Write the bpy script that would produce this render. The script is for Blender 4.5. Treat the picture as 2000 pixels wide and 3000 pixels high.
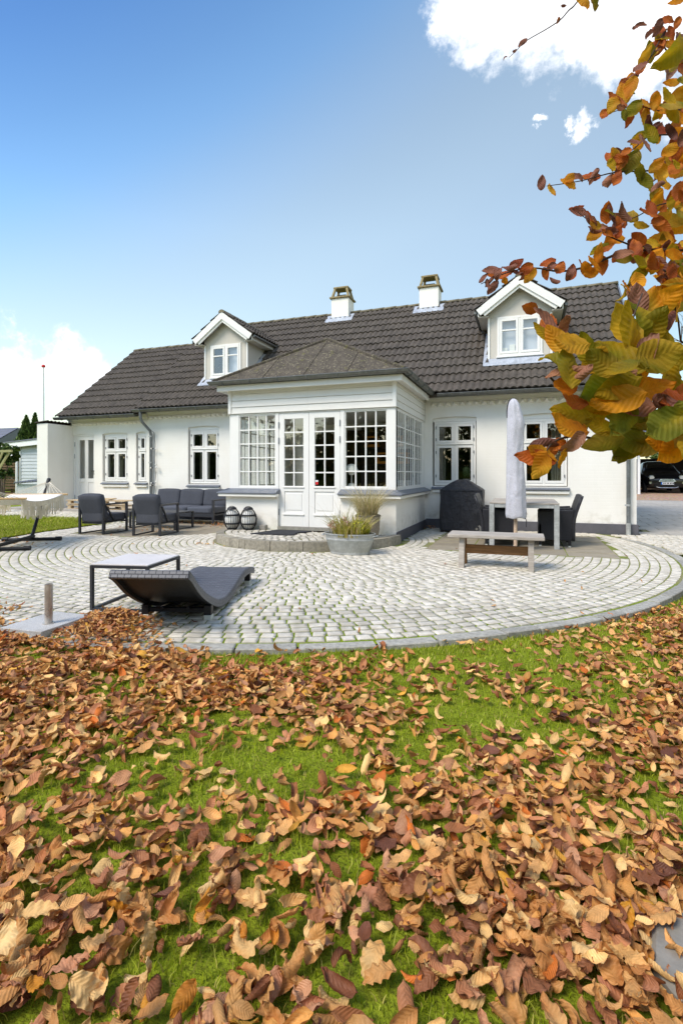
import bpy, bmesh, math, random
import numpy as np
from mathutils import Vector, Matrix
R = math.radians
PI = math.pi
rnd = random.Random(7)
rng = np.random.default_rng(11)
for o in list(bpy.data.objects): bpy.data.objects.remove(o)
scene = bpy.context.scene
COL = scene.collection

# ------------------------------------------------------------------ camera
F, HOR, HC, YAW = 1500.0, 1390.0, 1.12, R(19.66)
SY, CY = math.sin(YAW), math.cos(YAW)
cam_d = bpy.data.cameras.new('camera'); cam = bpy.data.objects.new('camera', cam_d); COL.objects.link(cam)
cam.location = (0, 0, HC); cam.rotation_euler = (R(90), 0, YAW)
cam_d.sensor_fit = 'AUTO'; cam_d.sensor_width = 36; cam_d.lens = 18.0
cam_d.shift_y = -110 / 3000; cam_d.clip_start = 0.02; cam_d.clip_end = 2000
scene.camera = cam
def ray(px, py):
    a = (px - 1000) / F; b = (HOR - py) / F
    return Vector((-SY + a * CY, CY + a * SY, b))
def G(px, py, z=0.0):
    d = ray(px, py); t = (z - HC) / d.z
    return Vector((d.x * t, d.y * t, z))
def PD(px, py, depth):
    d = ray(px, py); return Vector((d.x * depth, d.y * depth, HC + d.z * depth))
def depth_of(x, y): return -SY * x + CY * y
def proj(x, y, z):
    d = depth_of(x, y); l = CY * x + SY * y
    return 1000 + F * l / d, HOR - F * (z - HC) / d

# ------------------------------------------------------------------ sky, sun, exposure
SUN_AZ, SUN_EL = R(212), R(50)          # sun stands behind the camera; azimuth measured from +Y clockwise
w = bpy.data.worlds.new('World'); scene.world = w; w.use_nodes = True
nt = w.node_tree; nt.nodes.clear()
def N(t, **k):
    n = nt.nodes.new(t)
    for a, b in k.items(): setattr(n, a, b)
    return n
def wm(op, a, b=None, c=None):
    n = N('ShaderNodeMath', operation=op)
    for i, v in enumerate((a, b, c)):
        if v is None: continue
        if isinstance(v, (int, float)): n.inputs[i].default_value = v
        else: nt.links.new(v, n.inputs[i])
    return n.outputs[0]
out = N('ShaderNodeOutputWorld'); bg = N('ShaderNodeBackground')
sky = N('ShaderNodeTexSky', sky_type='NISHITA')
sky.sun_disc = False; sky.sun_elevation = SUN_EL; sky.sun_rotation = SUN_AZ
sky.altitude = 0; sky.air_density = 1.0; sky.dust_density = 0.6; sky.ozone_density = 1.6
tc = N('ShaderNodeTexCoord'); dirv = tc.outputs['Generated']
blobs = [(1330, 60, 3.0), (1290, 75, 1.6), (1420, 40, 4.0), (1510, 60, 4.8), (1600, 50, 5.2), (1700, 40, 6.0), (1690, 120, 3.2), (1790, 140, 3.6), (1840, 35, 5.8), (1960, 80, 5.0),
         (2150, 20, 8), (2300, -150, 10), (-40, 1085, 4.6), (70, 1065, 4.2), (150, 1085, 4.4), (230, 1090, 3.6), (295, 1105, 2.6), (-190, 1090, 6), (100, 1120, 4.0),
         (1693, 352, 1.25), (1700, 375, 1.2), (1660, 360, .8), (1575, 350, .7)]
cl = None
r2 = random.Random(3)
dirs = [(ray(a, b).normalized(), R(c)) for a, b, c in blobs]
while len(dirs) < len(blobs) + 16:      # the same scattered cumulus over the rest of the sky
    az = r2.uniform(0, 2 * PI); el = R(r2.uniform(6, 62))
    v = Vector((math.cos(el) * math.cos(az), math.cos(el) * math.sin(az), math.sin(el)))
    f = Vector((-SY, CY, 0.35)).normalized()
    if v.dot(f) < .62: 
        dirs.append((v, R(r2.uniform(7, 13))))
wz = N('ShaderNodeTexNoise'); wz.inputs['Scale'].default_value = 14; wz.inputs['Detail'].default_value = 6; wz.inputs['Roughness'].default_value = .65; nt.links.new(dirv, wz.inputs['Vector'])
ws = N('ShaderNodeVectorMath', operation='SUBTRACT'); nt.links.new(wz.outputs['Color'], ws.inputs[0]); ws.inputs[1].default_value = (.5, .5, .5)
wk = N('ShaderNodeVectorMath', operation='SCALE'); nt.links.new(ws.outputs[0], wk.inputs[0]); wk.inputs['Scale'].default_value = .085
wv = N('ShaderNodeVectorMath', operation='ADD'); nt.links.new(dirv, wv.inputs[0]); nt.links.new(wk.outputs[0], wv.inputs[1]); warped = wv.outputs[0]
for v, r in dirs:
    n = N('ShaderNodeVectorMath', operation='DISTANCE'); nt.links.new(warped, n.inputs[0]); n.inputs[1].default_value = v
    d = wm('SUBTRACT', 1.0, wm('DIVIDE', n.outputs['Value'], r))
    cl = d if cl is None else wm('MAXIMUM', cl, d)
nz = N('ShaderNodeTexNoise'); nz.inputs['Scale'].default_value = 9; nz.inputs['Detail'].default_value = 9; nz.inputs['Roughness'].default_value = .62
nt.links.new(dirv, nz.inputs['Vector'])
dens = wm('ADD', wm('MAXIMUM', cl, -1.0), wm('MULTIPLY', wm('SUBTRACT', nz.outputs['Fac'], 0.5), 2.6))
mr = N('ShaderNodeMapRange', interpolation_type='SMOOTHSTEP'); nt.links.new(dens, mr.inputs['Value'])
mr.inputs['From Min'].default_value = 0.08; mr.inputs['From Max'].default_value = 0.62
nz2 = N('ShaderNodeTexNoise'); nz2.inputs['Scale'].default_value = 5; nz2.inputs['Detail'].default_value = 6
mp = N('ShaderNodeMapping'); mp.inputs['Location'].default_value = (3, 1, .25); nt.links.new(dirv, mp.inputs['Vector']); nt.links.new(mp.outputs[0], nz2.inputs['Vector'])
cr = N('ShaderNodeValToRGB'); nt.links.new(nz2.outputs['Fac'], cr.inputs[0])
cr.color_ramp.elements[0].position = .3; cr.color_ramp.elements[0].color = (5.2, 5.5, 6.0, 1)
cr.color_ramp.elements[1].position = .62; cr.color_ramp.elements[1].color = (7.6, 7.6, 7.6, 1)
# clear air: paler towards the horizon, deeper blue higher up
sxyz = N('ShaderNodeSeparateXYZ'); nt.links.new(dirv, sxyz.inputs[0])
lf = N('ShaderNodeVectorMath', operation='DOT_PRODUCT'); nt.links.new(dirv, lf.inputs[0]); lf.inputs[1].default_value = (CY, SY, 0)
tpos = wm('SUBTRACT', wm('MULTIPLY', sxyz.outputs[2], .9), wm('MULTIPLY', lf.outputs['Value'], .45))
tint = N('ShaderNodeValToRGB'); nt.links.new(tpos, tint.inputs[0]); te = tint.color_ramp.elements; tint.color_ramp.interpolation = 'B_SPLINE'
te[0].position = 0; te[0].color = (.54, .5, .4, 1); te[1].position = 1; te[1].color = (.14, .24, .38, 1)
for p_, c_ in ((.15, (1.65, 1.42, 1.12)), (.3, (2.0, 1.68, 1.26)), (.38, (2.05, 1.74, 1.3)), (.45, (1.92, 1.68, 1.3)), (.5, (1.78, 1.66, 1.38)), (.55, (1.5, 1.54, 1.38)), (.6, (1.15, 1.42, 1.44)), (.66, (.92, 1.2, 1.3)), (.74, (.6, .92, 1.18))):
    e_ = te.new(p_); e_.color = (c_[0] / 2.5, c_[1] / 2.5, c_[2] / 2.5, 1)
tm_ = N('ShaderNodeMix', data_type='RGBA', blend_type='MULTIPLY'); tm_.inputs['Factor'].default_value = 1; nt.links.new(sky.outputs[0], tm_.inputs['A']); nt.links.new(tint.outputs[0], tm_.inputs['B'])
hsv = N('ShaderNodeHueSaturation'); hsv.inputs['Saturation'].default_value = 1.0; lowz = N('ShaderNodeMapRange'); nt.links.new(sxyz.outputs[2], lowz.inputs['Value'])
for i_, v_ in enumerate((.08, .42, 1.9, 2.5)): lowz.inputs[i_ + 1].default_value = v_
nt.links.new(lowz.outputs[0], hsv.inputs['Value'])
nt.links.new(tm_.outputs['Result'], hsv.inputs['Color'])
mixc = N('ShaderNodeMix', data_type='RGBA'); nt.links.new(mr.outputs[0], mixc.inputs['Factor'])
nt.links.new(hsv.outputs[0], mixc.inputs['A']); nt.links.new(cr.outputs[0], mixc.inputs['B'])
nt.links.new(mixc.outputs['Result'], bg.inputs['Color']); bg.inputs['Strength'].default_value = 0.12
nt.links.new(bg.outputs[0], out.inputs['Surface'])
sd = bpy.data.lights.new('sun', 'SUN'); sun = bpy.data.objects.new('sun', sd); COL.objects.link(sun)
sd.energy = 2.1; sd.angle = R(24); sd.color = (1.0, 0.91, 0.78)
sv = Vector((math.sin(SUN_AZ) * math.cos(SUN_EL), math.cos(SUN_AZ) * math.cos(SUN_EL), math.sin(SUN_EL)))
sun.rotation_euler = sv.to_track_quat('Z', 'Y').to_euler(); sun.location = (0, -6, 12)
scene.view_settings.view_transform = 'Standard'; scene.view_settings.look = 'None'
scene.view_settings.gamma = 1; scene.view_settings.exposure = 0.78; scene.view_settings.use_curve_mapping = False
scene.render.engine = 'CYCLES'

# ------------------------------------------------------------------ materials
def S(r, g, b, k=1.0):
    f = lambda c: (c / 12.92 if c <= .04045 else ((c + .055) / 1.055) ** 2.4)
    return (f(r / 255) * k, f(g / 255) * k, f(b / 255) * k, 1)
class MT:
    """small node-material helper"""
    def __init__(s, name):
        s.m = bpy.data.materials.new(name); s.m.use_nodes = True; s.t = s.m.node_tree
        s.b = s.t.nodes['Principled BSDF']; s.o = s.t.nodes['Material Output']
        s.tc = s.t.nodes.new('ShaderNodeTexCoord'); s.geo = s.t.nodes.new('ShaderNodeNewGeometry')
    def n(s, t, **k):
        n = s.t.nodes.new(t)
        for a, b in k.items(): setattr(n, a, b)
        return n
    def l(s, a, b): s.t.links.new(a, b)
    def set(s, inp, v):
        if hasattr(v, 'links') or hasattr(v, 'is_output'): s.l(v, inp)
        else: inp.default_value = v
    def math(s, op, *a):
        n = s.n('ShaderNodeMath', operation=op)
        for i, v in enumerate(a): s.set(n.inputs[i], v)
        return n.outputs[0]
    def noise(s, scale, detail=4, rough=.55, vec=None, stretch=None):
        n = s.n('ShaderNodeTexNoise'); n.inputs['Scale'].default_value = scale; n.inputs['Detail'].default_value = detail; n.inputs['Roughness'].default_value = rough
        v = vec or s.geo.outputs['Position']
        if stretch:
            m = s.n('ShaderNodeMapping'); m.inputs['Scale'].default_value = stretch; s.l(v, m.inputs['Vector']); v = m.outputs[0]
        s.l(v, n.inputs['Vector']); return n.outputs['Fac']
    def mr(s, v, a, b, c=0., d=1.):
        n = s.n('ShaderNodeMapRange'); s.l(v, n.inputs[0])
        for i, x in enumerate((a, b, c, d)): n.inputs[i + 1].default_value = x
        return n.outputs[0]
    def mix(s, f, a, b, bt='MIX'):
        n = s.n('ShaderNodeMix', data_type='RGBA', blend_type=bt); s.set(n.inputs['Factor'], f); s.set(n.inputs['A'], a); s.set(n.inputs['B'], b)
        return n.outputs['Result']
    def ramp(s, f, stops):
        n = s.n('ShaderNodeValToRGB'); s.l(f, n.inputs[0]); e = n.color_ramp.elements
        while len(e) < len(stops): e.new(.5)
        for i, (p, c) in enumerate(stops): e[i].position = p; e[i].color = c
        return n.outputs[0]
    def bump(s, h, strength=.3, dist=.01):
        n = s.n('ShaderNodeBump'); n.inputs['Strength'].default_value = strength; n.inputs['Distance'].default_value = dist
        s.l(h, n.inputs['Height']); s.l(n.outputs[0], s.b.inputs['Normal']); return n
    def done(s, col=None, rough=None, metal=None, spec=None):
        if col is not None: s.set(s.b.inputs['Base Color'], col)
        if rough is not None: s.set(s.b.inputs['Roughness'], rough)
        if metal is not None: s.b.inputs['Metallic'].default_value = metal
        if spec is not None: s.b.inputs['Specular IOR Level'].default_value = spec
        return s.m
def scale_c(c, k): return (c[0] * k, c[1] * k, c[2] * k, 1)
def simple(name, c, rough=.6, var=.12, ns=6, bump=.0, bs=60, metal=0., spec=.4, stretch=None):
    t = MT(name); f = t.noise(ns, 5, .6, stretch=stretch)
    oi = t.n('ShaderNodeObjectInfo'); r = t.mr(oi.outputs['Random'], 0, 1, 1 - var * .5, 1 + var * .5)
    col = t.mix(t.mr(f, .3, .7), scale_c(c, 1 - var), scale_c(c, 1 + var))
    col = t.mix(1.0, col, t.math('MULTIPLY', r, 1.0), 'MULTIPLY') if False else col
    hs = t.n('ShaderNodeHueSaturation'); t.l(col, hs.inputs['Color']); t.l(r, hs.inputs['Value'])
    if bump: t.bump(t.noise(bs, 4, .6, stretch=stretch), bump, .004)
    return t.done(hs.outputs[0], t.mr(f, 0, 1, max(.02, rough - .08), min(1, rough + .08)), metal, spec)

def m_wall():
    t = MT('white_painted_brick'); g = t.geo.outputs['Position']
    sp = t.n('ShaderNodeSeparateXYZ'); t.l(g, sp.inputs[0])
    cb = t.n('ShaderNodeCombineXYZ'); t.l(t.math('ADD', sp.outputs[0], sp.outputs[1]), cb.inputs[0]); t.l(sp.outputs[2], cb.inputs[1])
    br = t.n('ShaderNodeTexBrick'); t.l(cb.outputs[0], br.inputs['Vector'])
    br.inputs['Scale'].default_value = 1; br.inputs['Brick Width'].default_value = .215; br.inputs['Row Height'].default_value = .066; br.inputs['Mortar Size'].default_value = .006; br.inputs['Mortar Smooth'].default_value = .6
    br.inputs['Color1'].default_value = (1, 1, 1, 1); br.inputs['Color2'].default_value = (.8, .8, .8, 1); br.inputs['Mortar'].default_value = (0, 0, 0, 1)
    f = t.noise(1.4, 5, .6); f2 = t.noise(30, 4, .6)
    st = t.noise(1.0, 4, .6, stretch=(3, 3, .35))
    col = t.mix(t.mr(f, .35, .7), S(240, 236, 227), S(246, 243, 236))
    col = t.mix(t.math('MULTIPLY', t.mr(st, .54, .78), .2), col, S(220, 216, 206))
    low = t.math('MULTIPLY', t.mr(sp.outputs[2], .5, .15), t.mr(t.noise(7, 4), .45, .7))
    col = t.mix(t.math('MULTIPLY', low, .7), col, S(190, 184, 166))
    h = t.math('ADD', t.math('MULTIPLY', br.outputs['Color'], .6), t.math('MULTIPLY', f2, .5))
    t.bump(h, .32, .006)
    return t.done(col, .72, spec=.25)
def m_paint(name, c, rough=.38):
    t = MT(name); f = t.noise(3, 5); st = t.noise(2, 4, stretch=(6, 6, .7))
    col = t.mix(t.mr(f, .3, .7), scale_c(c, .95), c)
    col = t.mix(t.math('MULTIPLY', t.mr(st, .55, .8), .35), col, scale_c(c, .84))
    t.bump(t.noise(120, 3), .05, .002)
    return t.done(col, rough, spec=.4)
def m_tile():
    t = MT('brown_concrete_roof_tile'); oi = t.n('ShaderNodeObjectInfo'); r = oi.outputs['Random']
    at = t.n('ShaderNodeAttribute', attribute_name='Col')
    f = t.noise(9, 6, .65); f2 = t.noise(55, 4, .6)
    col = t.mix(t.mr(f, .3, .72), S(70, 64, 58), S(100, 92, 83))
    col = t.mix(t.math('MULTIPLY', t.mr(f2, .5, .75), .5), col, S(56, 49, 45))
    li = t.math('MULTIPLY', t.mr(t.noise(26, 5, .7), .66, .74), t.mr(t.noise(1.6, 3), .5, .62))
    col = t.mix(t.math('MULTIPLY', li, .8), col, S(150, 146, 112))
    hs = t.n('ShaderNodeHueSaturation'); t.l(col, hs.inputs['Color']); t.l(t.mr(t.noise(3.1, 2), .3, .7, .86, 1.14), hs.inputs['Value'])
    t.bump(f2, .35, .004)
    return t.done(hs.outputs[0], .78, spec=.3)
def m_cobble():
    t = MT('light_granite_cobble'); oi = t.n('ShaderNodeObjectInfo')
    f = t.noise(14, 5, .6); f2 = t.noise(170, 3, .7); big = t.noise(1.0, 4, .6); cell = t.noise(8.2, 1)
    col = t.mix(t.mr(f, .3, .7), S(203, 195, 181), S(228, 221, 208))
    col = t.mix(t.mr(cell, .4, .65), col, S(188, 180, 164))
    col = t.mix(t.math('MULTIPLY', t.mr(f2, .5, .7), .3), col, S(150, 148, 145))
    col = t.mix(t.math('MULTIPLY', t.mr(big, .5, .7), .35), col, S(160, 158, 140))
    hs = t.n('ShaderNodeHueSaturation'); t.l(col, hs.inputs['Color']); t.l(t.mr(oi.outputs['Random'], 0, 1, .86, 1.1), hs.inputs['Value'])
    t.bump(t.math('ADD', f2, t.math('MULTIPLY', f, 2)), .45, .006)
    return t.done(hs.outputs[0], .75, spec=.3)
def m_joint():
    t = MT('mossy_joint_sand'); g = t.geo.outputs['Position']
    sp = t.n('ShaderNodeSeparateXYZ'); t.l(g, sp.inputs[0])
    f = t.noise(1.7, 5, .65); f2 = t.noise(40, 4, .6)
    moss = t.mix(t.mr(f2, .3, .7), S(86, 104, 18), S(138, 156, 34)); sand = t.mix(t.mr(f2, .3, .7), S(120, 112, 88), S(158, 150, 122))
    k = t.math('ADD', t.mr(f, .34, .6, 0, .75), t.mr(sp.outputs[1], 6.2, 3.0, 0, .6))
    t.bump(f2, .6, .01)
    return t.done(t.mix(t.math('MINIMUM', k, 1.), sand, moss), .95, spec=.1)
def m_soil():
    t = MT('lawn_soil'); f = t.noise(6, 5, .6); f2 = t.noise(90, 4, .6)
    t.bump(f2, .8, .02)
    col = t.mix(t.mr(f, .3, .7), S(118, 132, 26), S(150, 164, 46))
    return t.done(t.mix(t.mr(f2, .45, .7), col, S(90, 94, 30)), .95, spec=.1)
def m_grass():
    t = MT('grass_blade'); at = t.n('ShaderNodeAttribute', attribute_name='Col')
    hs = t.n('ShaderNodeHueSaturation'); t.l(at.outputs['Color'], hs.inputs['Color'])
    t.l(t.mr(t.noise(1.3, 3), .3, .7, .85, 1.15), hs.inputs['Value'])
    tr = t.n('ShaderNodeBsdfTranslucent'); t.l(hs.outputs[0], tr.inputs['Color']); mx = t.n('ShaderNodeMixShader'); mx.inputs[0].default_value = .3
    t.done(hs.outputs[0], .55, spec=.25); t.l(t.b.outputs[0], mx.inputs[1]); t.l(tr.outputs[0], mx.inputs[2]); t.l(mx.outputs[0], t.o.inputs['Surface'])
    return t.m
def m_leaf(name, stops=None, alt=None, attr=False, trans=.3, spots=.5, vein=(.75, 1.2)):
    t = MT(name); uv = t.tc.outputs['UV']
    sp = t.n('ShaderNodeSeparateXYZ'); t.l(uv, sp.inputs[0]); u, v = sp.outputs[0], sp.outputs[1]
    av = t.math('ABSOLUTE', t.math('MULTIPLY', t.math('SUBTRACT', v, .5), 2.))
    ph = t.math('FRACT', t.math('MULTIPLY', t.math('SUBTRACT', u, t.math('MULTIPLY', av, .22)), 9.))
    side = t.mr(t.math('ABSOLUTE', t.math('SUBTRACT', ph, .5)), .0, .1, 1., 0.)
    mid = t.mr(av, .0, .07, 1., 0.)
    vn = t.math('MAXIMUM', side, mid)
    oi = t.n('ShaderNodeObjectInfo')
    if attr:
        at = t.n('ShaderNodeAttribute', attribute_name='Col'); base = at.outputs['Color']
    else:
        base = t.ramp(oi.outputs['Random'], stops)
        if alt is not None: base = t.mix(t.mr(t.noise(11, 3, .5), .46, .62, 0, .85), base, alt)
    f = t.noise(22, 5, .65); f2 = t.noise(130, 3, .6)
    hs = t.n('ShaderNodeHueSaturation'); t.l(base, hs.inputs['Color']); t.l(t.mr(f, .3, .7, .72, 1.22), hs.inputs['Value'])
    col = t.mix(t.math('MULTIPLY', t.mr(t.noise(34, 4, .6), .6, .7), spots), hs.outputs[0], S(78, 44, 26))
    hv = t.n('ShaderNodeHueSaturation'); t.l(col, hv.inputs['Color']); hv.inputs['Value'].default_value = vein[0]
    col = t.mix(t.math('MULTIPLY', vn, .3), col, hv.outputs[0])
    t.bump(t.math('ADD', t.math('MULTIPLY', t.math('ABSOLUTE', t.math('SUBTRACT', ph, .5)), 1.0), t.math('MULTIPLY', f2, .5)), .5, .004)
    t.done(col, .6, spec=.3)
    tr = t.n('ShaderNodeBsdfTranslucent'); t.l(col, tr.inputs['Color']); mx = t.n('ShaderNodeMixShader'); mx.inputs[0].default_value = trans
    t.l(t.b.outputs[0], mx.inputs[1]); t.l(tr.outputs[0], mx.inputs[2]); t.l(mx.outputs[0], t.o.inputs['Surface'])
    return t.m
def m_glass(name='window_glass', tint=(.9, .93, .92, 1), base=.14):
    t = MT(name); t.t.nodes.remove(t.b)
    gl = t.n('ShaderNodeBsdfGlossy'); gl.inputs['Roughness'].default_value = .015; gl.inputs['Color'].default_value = (1, 1, 1, 1)
    tr = t.n('ShaderNodeBsdfTransparent'); tr.inputs['Color'].default_value = tint
    dt = t.n('ShaderNodeVectorMath', operation='DOT_PRODUCT'); t.l(t.geo.outputs['Normal'], dt.inputs[0]); t.l(t.geo.outputs['Incoming'], dt.inputs[1])
    sch = t.math('MULTIPLY', t.math('POWER', t.math('SUBTRACT', 1., t.math('ABSOLUTE', dt.outputs['Value'])), 5.), .8)
    nb = t.n('ShaderNodeBump'); nb.inputs['Strength'].default_value = .05; nb.inputs['Distance'].default_value = .01; t.l(t.noise(2.2, 2), nb.inputs['Height']); t.l(nb.outputs[0], gl.inputs['Normal'])
    mx = t.n('ShaderNodeMixShader'); t.l(t.math('ADD', sch, base), mx.inputs[0]); t.l(tr.outputs[0], mx.inputs[1]); t.l(gl.outputs[0], mx.inputs[2])
    t.l(mx.outputs[0], t.o.inputs['Surface']); return t.m
def m_wood(name, c1, c2, rough=.6, stretch=(2, 22, 22)):
    t = MT(name); oc = t.tc.outputs['Object']
    f = t.noise(3, 6, .65, vec=oc, stretch=stretch); f2 = t.noise(1.2, 3, vec=oc)
    col = t.mix(t.mr(f, .3, .7), c1, c2); col = t.mix(t.math('MULTIPLY', t.mr(f2, .4, .7), .4), col, scale_c(c1, .6))
    t.bump(f, .4, .003); return t.done(col, rough, spec=.3)
def m_weave(name, c, sc=60, rough=.45):
    t = MT(name); uv = t.tc.outputs['UV']; g = t.tc.outputs['Object']
    ck = t.n('ShaderNodeTexBrick'); t.l(uv, ck.inputs['Vector']); ck.inputs['Scale'].default_value = sc
    ck.inputs['Brick Width'].default_value = 1.6; ck.inputs['Row Height'].default_value = .8; ck.inputs['Mortar Size'].default_value = .1; ck.inputs['Mortar Smooth'].default_value = .8
    ck.inputs['Color1'].default_value = (1, 1, 1, 1); ck.inputs['Color2'].default_value = (.6, .6, .6, 1); ck.inputs['Mortar'].default_value = (0, 0, 0, 1)
    col = t.mix(ck.outputs['Color'], scale_c(c, .35), c); t.bump(ck.outputs['Color'], .9, .006)
    return t.done(col, rough, spec=.5)
def m_felt():
    t = MT('mossy_roofing_felt'); f = t.noise(5, 5, .6); li = t.noise(26, 6, .75)
    col = t.mix(t.mr(f, .3, .7), S(72, 66, 59), S(98, 90, 80))
    col = t.mix(t.math('MULTIPLY', t.mr(li, .555, .61), .75), col, S(158, 150, 122)); col = t.mix(t.mr(t.noise(9, 4), .6, .7), col, S(100, 96, 62))
    t.bump(t.noise(150, 3), .5, .004); return t.done(col, .9, spec=.15)
def m_zinc(name, c, rough=.45, metal=.6):
    t = MT(name); f = t.noise(7, 5, .65); f2 = t.noise(28, 4, .6)
    col = t.mix(t.mr(f, .3, .7), scale_c(c, .75), scale_c(c, 1.2)); col = t.mix(t.math('MULTIPLY', t.mr(f2, .5, .7), .3), col, scale_c(c, 1.6))
    t.bump(f2, .08, .003); return t.done(col, t.mr(f, .2, .8, rough - .1, rough + .15), metal, .5)
def m_fabric(name, c, rough=.85, fold=0.):
    t = MT(name); f = t.noise(240, 2, .6); f2 = t.noise(4, 4)
    col = t.mix(t.mr(f, .35, .65), scale_c(c, .7), scale_c(c, 1.35)); col = t.mix(t.math('MULTIPLY', t.mr(f2, .4, .7), .25), col, scale_c(c, 1.4))
    h_ = t.math('ADD', f, t.math('MULTIPLY', t.noise(14, 3), 3))
    if fold: h_ = t.math('ADD', h_, t.math('MULTIPLY', t.noise(1.0, 4, .5, stretch=(9, 9, 3.2)), 9 * fold))
    t.bump(h_, .3 + .35 * fold, .004 + .012 * fold); return t.done(col, rough, spec=.2 + .3 * fold)
def m_granite(name='speckled_granite'):
    t = MT(name); f = t.noise(230, 3, .7); f2 = t.noise(6, 4)
    col = t.ramp(f, [(.34, S(140, 138, 136)), (.5, S(190, 188, 185)), (.64, S(216, 214, 211))]); col = t.mix(t.math('MULTIPLY', t.mr(f2, .5, .7), .4), col, S(150, 142, 128))
    t.bump(f, .3, .004); return t.done(col, .6, spec=.35)
def m_gravel():
    t = MT('brown_gravel'); v = t.n('ShaderNodeTexVoronoi'); v.inputs['Scale'].default_value = 22; t.l(t.geo.outputs['Position'], v.inputs['Vector'])
    col = t.mix(.55, t.ramp(t.noise(9, 4), [(.3, S(150, 118, 96)), (.7, S(196, 168, 146))]), v.outputs['Color'], 'SOFT_LIGHT')
    t.bump(v.outputs['Distance'], .8, .03); return t.done(col, .9, spec=.2)
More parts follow.
